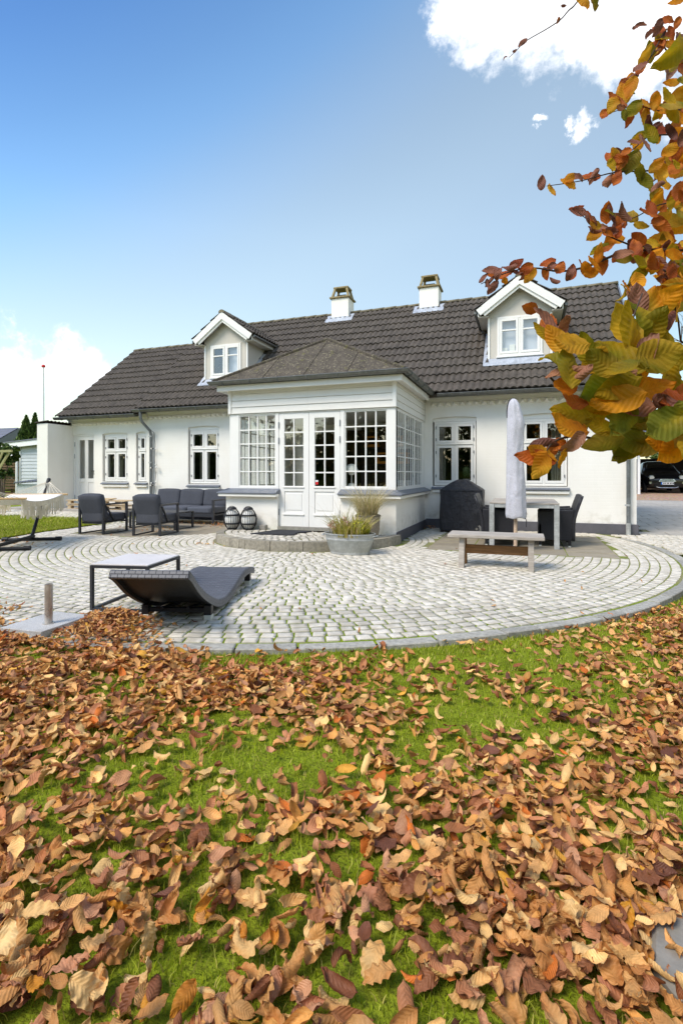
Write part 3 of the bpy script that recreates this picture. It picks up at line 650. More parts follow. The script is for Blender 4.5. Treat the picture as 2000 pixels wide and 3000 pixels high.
def pane(T, u0, u1, w0, w1, n, parent):
    j = [rnd.uniform(-.0012, .0012) for _ in range(3)]
    m = MB(); e = .004
    p = [(u0 - e, n + j[0], w0 - e), (u1 + e, n + j[1], w0 - e), (u1 + e, n + j[2], w1 + e), (u0 - e, n + j[0] + j[2] - j[1], w1 + e)]
    m.add([T(*q) for q in p], [(0, 1, 2, 3)]); return HP('pane', m, 'glass', parent)
def casement(T, u0, u1, w0, w1, trans, n=.045, single=False, sill=True, wall=True):
    """white Danish casement: frame, four sashes with a pane each, hinges; returns the window part"""
    m = MB(); fr = .05; ringm(m, T, u0, u1, w0, w1, fr, n, n + .09)
    um = (u0 + u1) / 2
    cols = [(u0 + fr, u1 - fr)] if single else [(u0 + fr, um - .018), (um + .018, u1 - fr)]
    if not single: Tbox(m, T, um - .018, um + .018, n + .002, n + .085, w0 + fr, w1 - fr)
    Tbox(m, T, u0 + fr, u1 - fr, n - .012, n + .08, trans - .022, trans + .03)
    Tbox(m, T, u0 + fr, u1 - fr, n - .026, n - .01, trans - .004, trans + .012)
    win = HP('window', m, 'paint', bevel=.003)
    for (a, b) in cols:
        for (c, d) in ((w0 + fr, trans - .022), (trans + .03, w1 - fr)):
            a2, b2, c2, d2 = a + .003, b - .003, c + .003, d - .003
            s = MB(); ringm(s, T, a2, b2, c2, d2, .048, n - .008, n + .045); so = HP('sash', s, 'paint', win, bevel=.003)
            pane(T, a2 + .048, b2 - .048, c2 + .048, d2 - .048, n + .018, win)
            hu = a2 - .012 if a == cols[0][0] else b2 + .012
            for q in (.18, .82):
                h = MB(); Tbox(h, T, hu - .007, hu + .007, n - .02, n - .005, c2 + (d2 - c2) * q - .028, c2 + (d2 - c2) * q + .028); HP('hinge', h, 'pipe', win)
    if sill:
        s = MB(); e = .05
        s.hexa([T(u0 - e, -.075, w0 - .085), T(u1 + e, -.075, w0 - .085), T(u1 + e, n, w0 - .085), T(u0 - e, n, w0 - .085), T(u0 - e, -.075, w0 - .062), T(u1 + e, -.075, w0 - .062), T(u1 + e, n + .004, w0 - .012), T(u0 - e, n + .004, w0 - .012)])
        HP('sill', s, 'slate', win, bevel=.003)
        s = MB(); Tbox(s, T, u0 - e + .03, u1 + e - .01, -.05, n + .02, w0 - .155, w0 - .087); HP('sill_ledge', s, 'wall', win, bevel=.006)
    return win
def arch_fill(T, u0, u1, ws, wt, th=.12):
    """flush brick segments that turn a square head into a shallow arch"""
    m = MB(); n = 10; um = (u0 + u1) / 2
    for i in range(n):
        a, b = u0 + (u1 - u0) * i / n, u0 + (u1 - u0) * (i + 1) / n
        f = lambda u: ws + (wt - ws) * (1 - ((u - um) / (um - u0)) ** 2)
        if max(wt - f(a), wt - f(b)) < 1e-4: continue
        m.hexa([T(a, .0, f(a)), T(b, .0, f(b)), T(b, th, f(b)), T(a, th, f(a)), T(a, .0, wt + .001), T(b, .0, wt + .001), T(b, th, wt + .001), T(a, th, wt + .001)])
    return HP('window_arch', m, 'wall')
def head_panel(T, u0, u1, w0, w1):
    m = MB(); Tbox(m, T, u0, u1, .05, .11, w0, w1); return HP('head_board', m, 'paint')
# ---- main front wall with its openings
T0 = TF(YF)
MAINW = [(-1.83, -.93), (-.10, .785), (-7.94, -7.03)]
holes = [(a, b, .88, 2.322) for a, b in MAINW]
SRH = (-4.75, -2.06, .04, 2.12)                       # opening between house and sunroom
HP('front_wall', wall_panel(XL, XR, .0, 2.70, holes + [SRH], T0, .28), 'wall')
for a, b in MAINW:
    arch_fill(T0, a, b, 2.294, 2.322); casement(T0, a + .035, b - .015, .895, 2.222, 1.75); head_panel(T0, a + .0, b - .0, 2.226, 2.32)
# ---- lower wing
T1 = TF(YF + .012)
WINGW = [(-10.68, -9.83, False), (-9.565, -9.02, True)]
holes = [(a, b, .93, 2.232) for a, b, s in WINGW if not s] + [(-9.565, -9.22, .93, 2.232), (-11.73, -10.96, .2, 2.222)]
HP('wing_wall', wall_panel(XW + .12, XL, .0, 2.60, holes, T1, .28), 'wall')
arch_fill(T1, -10.68, -9.83, 2.205, 2.232); casement(T1, -10.64, -9.85, .945, 2.16, 1.735); head_panel(T1, -10.68, -9.83, 2.163, 2.23)
arch_fill(T1, -9.565, -9.22, 2.205, 2.232); casement(T1, -9.535, -9.23, .945, 2.16, 1.735, single=True); head_panel(T1, -9.565, -9.22, 2.163, 2.23)
# wing door
m = MB(); ringm(m, T1, -11.73, -10.96, .2, 2.222, .06, .03, .14); dr = HP('door', m, 'paint', bevel=.003); arch_fill(T1, -11.73, -10.96, 2.19, 2.222)
m = MB(); Tbox(m, T1, -11.668, -11.528, .045, .09, .22, 2.16); Tbox(m, T1, -11.342, -11.227, .045, .09, .22, 2.16); Tbox(m, T1, -11.026, -11.022 + .0, .045, .09, .22, 2.16)
Tbox(m, T1, -11.026, -10.99 - .03, .045, .09, .22, 2.16)
for a, b in ((-11.528, -11.342), (-11.227, -11.026)):
    Tbox(m, T1, a, b, .045, .09, 2.06, 2.16); Tbox(m, T1, a, b, .045, .09, .9, 1.01); Tbox(m, T1, a, b, .06, .08, .33, .9); Tbox(m, T1, a, b, .045, .09, .22, .33)
    pane(T1, a, b, 1.01, 2.06, .07, dr)
HP('door_leaf', m, 'paint', dr, bevel=.003)
m = MB(); Tbox(m, T1, -10.995, -10.975, .0, .045, 1.2, 1.225); Tbox(m, T1, -11.06, -10.975, -.005, .01, 1.205, 1.22); HP('handle', m, 'iron', dr); m = MB(); Tbox(m, T1, -10.995, -10.975, .02, .045, 1.11, 1.15); HP('keyhole', m, 'iron', dr)
for q in (1.95, 1.62, .5): m = MB(); Tbox(m, T1, -11.69, -11.675, .025, .045, q - .06, q + .06); HP('hinge', m, 'pipe', dr)
# ---- gables, back wall, inside
pitch = .922; ZE, YE, YR = 2.757, 10.45, 13.52; ZR = ZE + pitch * (YR - YE); YB = 2 * YR - YE - .35
def gable(x0, x1, name, zr=ZR - .12, ze=2.7, y0=YF + .28, y1=YB):
    m = MB(); m.prism([(x0, y0, 0), (x0, y1, 0), (x0, y1, ze), (x0, (y0 + y1) / 2, zr), (x0, y0, ze)], (x1 - x0, 0, 0)); HP(name, m, 'wall')
m = MB(); yq = YF + .281
m.prism([(XR - .28, yq, 0), (XR - .28, YB, 0), (XR - .28, YB, 2.6), (XR - .28, YR, ZR - .16), (XR - .28, yq, 2.95)], (.28, 0, 0)); HP('gable_wall', m, 'wall')
m = MB(); m.prism([(XW + .12, yq, 0), (XW + .12, YB, 0), (XW + .12, YB, 2.5), (XW + .12, YR, 5.0), (XW + .12, yq, 2.85)], (.28, 0, 0)); HP('gable_wall', m, 'wall')
m = MB(); m.prism([(XL - .1, yq, 2.5), (XL - .1, YB, 2.5), (XL - .1, YR, ZR - .16), (XL - .1, yq, 2.95)], (.2, 0, 0)); HP('gable_wall', m, 'wall')
HP('back_wall', MB().box(XW + .12, XR, YB, YB + .28, 0, 2.6), 'wall')
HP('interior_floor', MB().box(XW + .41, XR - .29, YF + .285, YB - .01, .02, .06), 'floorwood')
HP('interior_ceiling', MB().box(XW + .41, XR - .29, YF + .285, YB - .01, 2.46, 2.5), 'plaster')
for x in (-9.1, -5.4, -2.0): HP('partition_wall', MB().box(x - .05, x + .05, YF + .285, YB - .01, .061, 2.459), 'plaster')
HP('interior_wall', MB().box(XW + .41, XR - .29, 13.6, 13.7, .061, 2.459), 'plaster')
for x0_, x1_ in ((-7.9, -7.62), (-7.3, -7.1), (-10.6, -10.4), (-10.05, -9.9), (-9.5, -9.4), (-1.78, -1.62), (.5, .72)):
    n_ = 14; q = MB().sheet([[(x0_ + (x1_ - x0_) * k / n_, 11.25 + .02 * math.sin(k * 1.9), z) for k in range(n_ + 1)] for z in (.3, 2.35)]); HP('curtain', q, 'curtain', smooth=True)
# ---- plinth, cornice, brick frieze
m = MB(); m.box(XS1 + .02, XR + .03, YF - .035, YF - .001, -.06, .19); m.box(XR + .001, XR + .03, YF, YB, -.06, .19); HP('plinth', m, 'plinth', bevel=.006)
m = MB(); m.box(XW + .1, XS0 - .05, YF - .03, YF - .001, -.06, .17); HP('plinth', m, 'plinth', bevel=.006)
def cornice(x0, x1, T, z):
    m = MB(); Tbox(m, T, x0, x1, -.045, -.001, z, z + .065); Tbox(m, T, x0, x1, -.085, -.001, z + .067, z + .16); HP('cornice', m, 'wall', bevel=.004)
cornice(XL, XS0 - .02, T0, 2.625); cornice(XS1 + .02, XR + .09, T0, 2.625); cornice(XW + .1, XL - .02, T1, 2.53)
tooth = MB().prism([(-.066, 0, 0), (.066, 0, 0), (0, -.085, 0)], (0, 0, .082)); tooth.v = [(x, y, z + (.0 if y > -.01 else (.056 if z < .01 else 0))) for x, y, z in tooth.v]
tm = mesh_of(tooth, 'frieze_brick', 'wall'); hl = house.location
def frieze(x0, x1, Y, z):
    n = round((x1 - x0) / .1455)
    for i in range(n): link('frieze_brick', tm, house, Vector((x0 + (i + .5) * (x1 - x0) / n, Y - .001, z + rnd.uniform(-.002, .002))) - hl)
frieze(XL + .03, XS0 - .05, YF, 2.535); frieze(XS1 + .1, XR, YF, 2.535); frieze(XW + .2, XL - .06, YF + .012, 2.442)

# ---- tiled roof: shared tile meshes, the 300 nearest single pieces, the rest one part
def tile_mesh(Wd, L, rolls=2, seg=6, th=.032, amp=.036):
    m = MB(); n = rolls * seg; top = []
    prof = []
    for i in range(n + 1):
        t = i / seg; prof.append((i / n * Wd - Wd / 2, amp * (.5 - .5 * math.cos(2 * PI * t)) ** .8))
    for yy, zz in ((0, .036), (L, .0)): top.append([(x, yy, z + zz) for x, z in prof])
    m.sheet(top); bot = [(x, .0, z + .036 - th) for x, z in prof]; m.sheet([bot, top[0]])
    bb = [(x, L * .4, z + .018 - th) for x, z in prof]; m.sheet([bb, bot]); return m
TW, TLn = .268, .322
tile_w = [mesh_of(tile_mesh(TW, TLn + .05, 2, 6), 'roof_tile', 'tile', True, fix=False)]
all_tiles = []      # (matrix, owner)
def roof_field(owner, origin, ux, slope, ncol, nrow, keep=None, tl=TLn):
    """origin: lower left corner on the slope; ux along the eave, slope = unit vector up the roof"""
    ux, sl = Vector(ux).normalized(), Vector(slope).normalized(); nn = ux.cross(sl).normalized()
    for r_ in range(nrow):
        for c in range(ncol):
            p = Vector(origin) + ux * ((c + .5) * TW) + sl * (r_ * tl) + nn * .012
            if keep and not keep(p + sl * tl * .5): continue
            mt = Matrix((ux, sl, nn)).transposed().to_4x4()
            mt = Matrix.Translation(p + nn * rnd.gauss(0, .0015)) @ mt @ Matrix.Rotation(rnd.gauss(0, .006), 4, 'Z'); all_tiles.append((mt, owner))
slv = Vector((0, YR - YE, ZR - ZE)); slen = slv.length; slv.normalize()
m = MB(); x0, x1 = XL - .12, XR + .08
for s_ in (1, -1):
    yy = lambda y: y if s_ == 1 else 2 * YR - y
    m.hexa([(x0, yy(YE + .03), ZE - .07), (x1, yy(YE + .03), ZE - .07), (x1, yy(YR), ZR - .1), (x0, yy(YR), ZR - .1), (x0, yy(YE + .03), ZE - .0), (x1, yy(YE + .03), ZE - .0), (x1, yy(YR), ZR - .03), (x0, yy(YR), ZR - .03)])
roof = HP('roof', m, 'tile')
DORM = [-7.10, -.10]; DY, DZT, DZA, DHW = 11.2, 4.41, 5.16, .61
def no_dormer(p):
    for c in DORM:
        if abs(p.x - c) < DHW and p.y > DY - .02 and p.z < DZT + (1 - abs(p.x - c) / .84) * .7: return False
    return True
nrow = round(slen / TLn)
roof_field(roof, (XL - .1, YE - .02, ZE + .0), (1, 0, 0), slv, int((XR + .1 - XL + .1) / TW), nrow, lambda p: no_dormer(p) and not (XS0 + .2 < p.x < XS1 - .2 and p.z < 2.9), slen / nrow)
roof_field(roof, (XR + .1, 2 * YR - YE + .02, ZE), (-1, 0, 0), (0, -slv.y, slv.z), int((XR + .2 - XL) / TW), nrow, None, slen / nrow) if False else None
# wing roof
ZWE, YWE, YWR, ZWR = 2.665, 10.5, 13.52, 5.14
wsl = Vector((0, YWR - YWE, ZWR - ZWE)); wlen = wsl.length; wsl.normalize()
m = MB()
for s_ in (1, -1):
    yy = lambda y: y if s_ == 1 else 2 * YWR - y
    m.hexa([(XW, yy(YWE + .03), ZWE - .07), (XL - .1, yy(YWE + .03), ZWE - .07), (XL - .1, yy(YWR), ZWR - .1), (XW, yy(YWR), ZWR - .1), (XW, yy(YWE + .03), ZWE), (XL - .1, yy(YWE + .03), ZWE), (XL - .1, yy(YWR), ZWR - .03), (XW, yy(YWR), ZWR - .03)])
wroof = HP('wing_roof', m, 'tile'); wn = round(wlen / TLn)
roof_field(wroof, (XW - .03, YWE - .02, ZWE), (1, 0, 0), wsl, 11, wn, None, wlen / wn)
# ridge tiles
def ridge(owner, x0, x1, y, z, rr=.10):
    n = int((x1 - x0) / .33); dx = (x1 - x0) / n
    q = MB().prism([(0, rr * 1.15 * math.cos(PI * k / 8), rr * .8 * math.sin(PI * k / 8)) for k in range(9)], (dx + .02, 0, 0)); q.v = [(x, yy, zz + (.008 if x > .1 else -.006)) for x, yy, zz in q.v]
    me = mesh_of(q, 'ridge_tile', 'ridge', True)
    for i in range(n): link('ridge_tile', me, owner, Vector((x0 + i * dx, y, z + rnd.uniform(-.004, .004))) - hl)
ridge(roof, XL - .1, XR + .08, YR, ZR - .01); ridge(wroof, XW - .02, XL - .1, YWR, ZWR - .01)
m = MB(); m.prism([(XR + .085, YE + .02, ZE - .12), (XR + .085, YR, ZR - .1), (XR + .085, 2 * YR - YE - .02, ZE - .12), (XR + .085, 2 * YR - YE - .02, ZE + .02), (XR + .085, YR, ZR + .03), (XR + .085, YE + .02, ZE + .02)], (.03, 0, 0)); HP('verge_board', m, 'slate')

# ---- gutters and downpipes
def gutter(pts, rr, name, parent=None, br=.55):
    """half-round trough along a horizontal path; pts = world points of the trough's axis (top level)"""
    m = MB(); n = 9; P3 = [Vector(p) for p in pts]; secs = []
    for i, p in enumerate(P3):
        d1 = (P3[min(i + 1, len(P3) - 1)] - P3[max(i, 0)]) if i < len(P3) - 1 else (P3[i] - P3[i - 1]); d0 = P3[i] - P3[i - 1] if i > 0 else d1
        d0 = d0.normalized(); d1 = d1.normalized(); side0 = Vector((d0.y, -d0.x, 0)); side1 = Vector((d1.y, -d1.x, 0)); sd = (side0 + side1).normalized(); sc = 1 / max(.3, sd.dot(side0))
        o = []
        for k in range(n + 1):
            t = PI * k / n; o.append(p + sd * (sc * rr * math.cos(t)) + Vector((0, 0, -rr * math.sin(t))))
        for k in range(n, -1, -1):
            t = PI * k / n; o.append(p + sd * (sc * (rr - .006) * math.cos(t)) + Vector((0, 0, -(rr - .006) * math.sin(t))))
        secs.append(o)
    L = len(secs[0]); vs = [q for s_ in secs for q in s_]; fs = []
    for i in range(len(secs) - 1): fs += [(i * L + k, i * L + (k + 1) % L, (i + 1) * L + (k + 1) % L, (i + 1) * L + k) for k in range(L)]
    fs += [tuple(range(n + 1)), tuple((len(secs) - 1) * L + k for k in range(n + 1))]
    m.add(vs, fs)
    bead = []
    for i, p in enumerate(P3): bead.append(secs[i][0] + Vector((0, 0, .004)))
    m.tube(bead, .009, 6); g = HP(name, m, 'gutter', parent, smooth=True)
    for i in range(len(P3) - 1):
        d = P3[i + 1] - P3[i]; ln = d.length; d.normalize(); sd = Vector((d.y, -d.x, 0)); q = .25
        while q < ln - .1:
            b = MB(); c = P3[i] + d * q; pt = [c + sd * ((rr + .004) * math.cos(PI * k / 8)) + Vector((0, 0, -(rr + .004) * math.sin(PI * k / 8))) for k in range(9)]
            for k in range(8): b.bar(pt[k], pt[k + 1], .022, .005, tuple(d))
            HP('bracket', b, 'pipe', g); q += br
    return g
GR = .058
gutter([(XL - .15, YE - .04, 2.742), (XS0 - .2, YE - .04, 2.742)], GR, 'gutter'); gutter([(XS1 + .32, YE - .04, 2.742), (XR + .14, YE - .04, 2.742)], GR, 'gutter')
gutter([(XW - .04, YWE - .04, 2.648), (XL - .12, YWE - .04, 2.648)], GR, 'gutter')
SG = .058; SGX0, SGX1, SGY = -5.36, -1.78, 7.98
gutter([(SGX0, 10.35, 2.79), (SGX0, SGY, 2.79), (SGX1, SGY, 2.79), (SGX1, 10.45, 2.79)][::1], SG, 'sunroom_gutter')
def downpipe(x, ytop, ztop, ywall, zb, name='downpipe'):
    m = MB(); m.tube([(x - .05, ytop, ztop), (x - .05, ytop, ztop - .16), (x - .03, ytop + .04, ztop - .26), (x, ywall - .09, ztop - .46), (x, ywall - .06, ztop - .56), (x, ywall - .06, zb + .12)], .036, 12)
    d = HP(name, m, 'pipe', smooth=True)
    m = MB().tube([(x, ywall - .06, zb + .22), (x, ywall - .06, zb - .03)], .043, 12); HP('pipe_boot', m, 'galv', d, smooth=True)
    for q in (ztop - .6, (ztop + zb) / 2 + .05, zb + .55):
        m = MB(); m.tube([(x, ywall - .06, q - .018), (x, ywall - .06, q + .018)], .043, 12); m.box(x - .06, x - .03, ywall - .075, ywall - .045, q - .014, q + .014); m.box(x - .01, x + .01, ywall - .05, ywall, q - .01, q + .01); HP('pipe_bracket', m, 'galv', d)
downpipe(-9.03, YE - .03, 2.70, YF, .05); downpipe(1.805, YE - .03, 2.70, YF - .035, .0)

# ---- dormers
def dormer(cx):
    m = MB(); zb = ZE + pitch * (DY - YE) - .03; yk = YE + (DZT - ZE) / pitch + .05
    for s_ in (-1, 1):     # cheeks
        x = cx + s_ * DHW; a = x - s_ * .04
        m.prism([(min(x, a), DY + .012, zb), (min(x, a), DY + .012, DZT), (min(x, a), yk, DZT)], (.04, 0, 0))
    fz = [(cx - DHW + .041, DY + .005, zb), (cx + DHW - .041, DY + .005, zb), (cx + DHW - .041, DY + .005, DZT + .02), (cx, DY + .005, DZA - .1), (cx - DHW + .041, DY + .005, DZT + .02)]
    wx0, wx1, wz0, wz1 = cx - .44, cx + .44, 3.585, DZT
    T = TF(DY); m2 = MB(); pw = wall_panel(cx - DHW + .04, cx + DHW - .04, zb, DZT, [(wx0, wx1, wz0, wz1 + .01)], TF(DY + .005), .07); m.add(pw.v, pw.f)
    g = .68 / .84
    m.prism([(cx - DHW - .03, DY, DZT), (cx + DHW + .03, DY, DZT), (cx + DHW + .03, DY, DZT + .11), (cx, DY, DZA - .05), (cx - DHW - .03, DY, DZT + .11)], (0, .075, 0))
    d = HP('dormer', m, 'beige')
    m = MB()
    for s_ in (-1, 1): HP('corner_board', MB().box(cx + s_ * DHW - .022, cx + s_ * DHW + .022, DY - .012, DY + .03, zb + .05, DZT - .002), 'paint', d, bevel=.003)
    hw, ze, za, yf = .845, 4.545, DZA, DY - .2
    sl = (za - ze) / hw; ln = math.hypot(hw, za - ze); yb = YE + (za - ZE) / pitch + .1
    for s_ in (-1, 1):
        # roof slab
        m = MB(); a = Vector((cx, 0, za)); b = Vector((cx + s_ * hw, 0, ze)); nrm = Vector((s_ * (za - ze), 0, hw)).normalized()
        yeave = YE + (ze - ZE) / pitch + .05
        q = [a + Vector((0, yf + .03, 0)), b + Vector((0, yf + .03, 0)), b + Vector((0, yeave, 0)), a + Vector((0, yb, 0))]
        m.hexa([p - nrm * .05 for p in q] + q); HP('dormer_roof', m, 'tile', d)
        # barge boards (upper wide, lower narrow)
        m = MB(); dn = Vector((0, 0, -1)); e = Vector((s_ * hw, 0, ze - za)).normalized(); pp = Vector((-s_ * (za - ze), 0, -hw)).normalized()
        A = Vector((cx, yf, za + .015)); B = Vector((cx + s_ * (hw + .01), yf, ze + .005))
        q = [A, B, B + pp * .15, A + dn * (.15 / math.cos(math.atan(sl)))]; m.prism(q, (0, .03, 0)); HP('barge_board', m, 'paint', d, bevel=.003)
        m = MB(); A2 = A + dn * .125 + Vector((0, .03, 0)); B2 = B + pp * .11 + Vector((0, .03, 0)) - e * .06
        q = [A2, B2, B2 + pp * .10, A2 + dn * (.10 / math.cos(math.atan(sl)))]; m.prism(q, (0, .035, 0)); HP('barge_board', m, 'paint', d, bevel=.003)
        # eave fascia and soffit
        m = MB(); xx = cx + s_ * (hw - .03); m.hexa([(xx - .012, yf + .07, ze - .12), (xx + .012, yf + .07, ze - .12), (xx + .012, yeave - .1, ze - .12), (xx - .012, yeave - .1, ze - .12), (xx - .012, yf + .07, ze - .02), (xx + .012, yf + .07, ze - .02), (xx + .012, yeave, ze - .02), (xx - .012, yeave, ze - .02)]); HP('fascia', m, 'paint', d)
        m = MB(); m.box(min(cx + s_ * DHW, xx), max(cx + s_ * DHW, xx), yf + .068, yeave - .1, ze - .135, ze - .121); HP('soffit', m, 'beige', d)
        gx = cx + s_ * (hw + .035); gm = MB(); gm.tube([(gx, yf + .06, ze - .035), (gx, yeave - .02, ze - .035)], .032, 8); HP('dormer_gutter', gm, 'gutter', d, smooth=True)
        # tiles
        upv = Vector((-s_ * hw, 0, za - ze)); org = (cx + s_ * (hw + .02), yf + .02 if s_ == 1 else yb, ze - .005)
        nr = 3
        keep = lambda p: p.z > ZE + pitch * (p.y - YE) - .10 and p.y < yb
        if s_ == 1: roof_field(d, (cx + hw + .02, yf - .005, ze - .005), (0, 1, 0), upv, 9, nr, keep, ln / nr)
        else:
            roof_field(d, (cx - hw - .02, yf - .005 + 9 * TW, ze - .005), (0, -1, 0), upv, 9, nr, keep, ln / nr)
        # valley flashing
        m = MB(); m.prism([(cx + s_ * (hw + .02), yeave - .06, ze + .0), (cx + s_ * (hw + .1), yeave - .02, ze - .0), (cx + s_ * .16, yb - .12, za - .04), (cx + s_ * .05, yb - .12, za - .04)], (0, -.03, .035)); HP('flashing', m, 'lead', d)
    n = 6; dy = (yb - yf) / n
    for i in range(n):
        q = MB().prism([(cx + .085 * math.cos(PI * k / 8), yf - .01 + i * dy, za - .005 + .075 * math.sin(PI * k / 8)) for k in range(9)], (0, dy + .015, .006)); HP('ridge_tile', q, 'ridge', d, smooth=True)
    # lead apron
    m = MB(); za_ = ZE + pitch * (DY - YE)
    m.hexa([(cx - DHW - .1, DY - .2, za_ - .2 * pitch + .1), (cx + DHW + .1, DY - .2, za_ - .2 * pitch + .1), (cx + DHW + .02, DY + .0, za_ + .045), (cx - DHW - .02, DY, za_ + .045), (cx - DHW - .1, DY - .2, za_ - .2 * pitch + .112), (cx + DHW + .1, DY - .2, za_ - .2 * pitch + .112), (cx + DHW + .02, DY - .01, za_ + .1), (cx - DHW - .02, DY - .01, za_ + .1)])
    m.box(cx - .45, cx + .45, DY - .015, DY + .004, za_ + .03, wz0 - .03); HP('lead_apron', m, 'lead', d)
    for s_ in (-1, 1):
        m = MB(); xa = cx + s_ * (DHW + .002); xb = cx + s_ * (DHW + .11); lx, hx = min(xa, xb), max(xa, xb); y1 = yk - .3
        f = lambda y: ZE + pitch * (y - YE) + .1
        m.hexa([(lx, DY - .18, f(DY - .18)), (hx, DY - .18, f(DY - .18)), (hx, y1, f(y1)), (lx, y1, f(y1)), (lx, DY - .18, f(DY - .18) + .008), (hx, DY - .18, f(DY - .18) + .008), (hx, y1, f(y1) + .008), (lx, y1, f(y1) + .008)]); HP('flashing', m, 'lead', d)
    # window: frame, two sashes each with a cross bar
    m = MB(); ringm(m, T, wx0, wx1, wz0, wz1 - .004, .045, -.02, .06); Tbox(m, T, cx - .02, cx + .02, -.018, .05, wz0 + .045, wz1 - .05); Tbox(m, T, wx0 - .02, wx1 + .02, -.05, .0, wz0 - .03, wz0 - .002); HP('window_frame', m, 'paint', d, bevel=.003)
    for a, b in ((wx0 + .048, cx - .022), (cx + .022, wx1 - .048)):
        m = MB(); ringm(m, T, a, b, wz0 + .048, wz1 - .053, .05, -.028, .025); zc = 4.12; Tbox(m, T, a + .05, b - .05, -.025, .02, zc - .016, zc + .016); HP('sash', m, 'paint', d, bevel=.003)
        pane(T, a + .05, b - .05, wz0 + .098, zc - .016, .0, d); pane(T, a + .05, b - .05, zc + .016, wz1 - .103, .0, d)
    HP('roller_blind', MB().box((cx - .42) if cx > -1 else cx + .03, cx + .42, DY + .11, DY + .115, wz0 + .03, DZT - .03), 'blind', d); HP('dark_lining', MB().box(cx - .55, cx + .55, DY + .6, DY + .62, zb + .3, DZT - .01), 'plaster', d)  # pale panel close behind the dormer panes, darker sheet further back
    for k in range(2):
        if cx > -1: m = MB(); m.box(cx - .36 + k * .16, cx - .24 + k * .15, DY + .07, DY + .1, wz0 + .06, wz0 + .19 + k * .06); HP('picture_card', m, 'candle', d)
    return d
for c in DORM: dormer(c)

# ---- chimneys
for cx in (-4.78, -2.335):
    m = MB(); y0, y1 = 13.25, 13.72; hw = .25; m.box(cx - hw, cx + hw, y0, y1, 4.9, 5.97); ch = HP('chimney', m, 'wall', bevel=.008)
    m = MB(); m.box(cx - hw - .045, cx + hw + .045, y0 - .045, y1 + .045, 5.972, 6.02); HP('cap_plate', m, 'stonecap', ch, bevel=.008)
    # open trapezoid cowl: four leaning posts, a top slab
    m = MB(); hb, ht = hw + .0, hw * .68
    for sx in (-1, 1):
        for sy, yb_, yt_ in ((-1, y0 + .03, y0 + .10), (1, y1 - .03, y1 - .10)): m.bar((cx + sx * (hb - .02), yb_, 6.02), (cx + sx * (ht - .0), yt_, 6.27), .06, .06, (0, 1, 0))
    m.box(cx - ht - .045, cx + ht + .045, y0 + .06, y1 - .06, 6.265, 6.315); HP('cowl', m, 'stonecap', ch, bevel=.008)
    HP('flue', MB().box(cx - .13, cx + .13, y0 + .12, y1 - .12, 6.021, 6.1), 'black', ch)
    zf = ZE + pitch * (y0 - YE)
    m = MB(); m.hexa([(cx - hw - .14, y0 - .17, zf - .17 * pitch + .1), (cx + hw + .14, y0 - .17, zf - .17 * pitch + .1), (cx + hw + .14, y0 + .1, zf + .1 * pitch + .1), (cx - hw - .14, y0 + .1, zf + .1 * pitch + .1), (cx - hw - .14, y0 - .17, zf - .17 * pitch + .112), (cx + hw + .14, y0 - .17, zf - .17 * pitch + .112), (cx + hw + .14, y0 + .1, zf + .1 * pitch + .112), (cx - hw - .14, y0 + .1, zf + .1 * pitch + .112)]); HP('flashing', m, 'lead', ch)
    m = MB(); m.box(cx - hw - .015, cx + hw + .015, y0 - .015, y1 + .015, zf - .02, zf + .12); HP('flashing_collar', m, 'lead', ch)
# vent pipe right edge details omitted: hidden by leaves

# ---- sunroom
mb_low = [('L', XS0, -4.13), ('R', -2.95, XS1)]
for _, a, b in mb_low: HP('sunroom_low_wall', MB().box(a, b, YS, YS + .2, -.05, .77), 'wall')
HP('sunroom_low_wall', MB().box(XS1 - .2, XS1, YS + .201, YF - .001, -.05, .77), 'wall'); HP('sunroom_low_wall', MB().box(XS0, XS0 + .2, YS + .201, YF - .001, -.05, .77), 'wall')
m = MB(); m.box(XS1 + .001, XS1 + .025, YS - .0, YF - .036, -.06, .17); HP('plinth', m, 'plinth', bevel=.005)
HP('sunroom_floor', MB().box(XS0 + .21, XS1 - .21, YS + .02, YF + .25, .1, .19), 'floorwood')
TS = TF(YS + .05); X0, X1 = -5.14, -1.995
Z0, Z1 = .80, 2.232
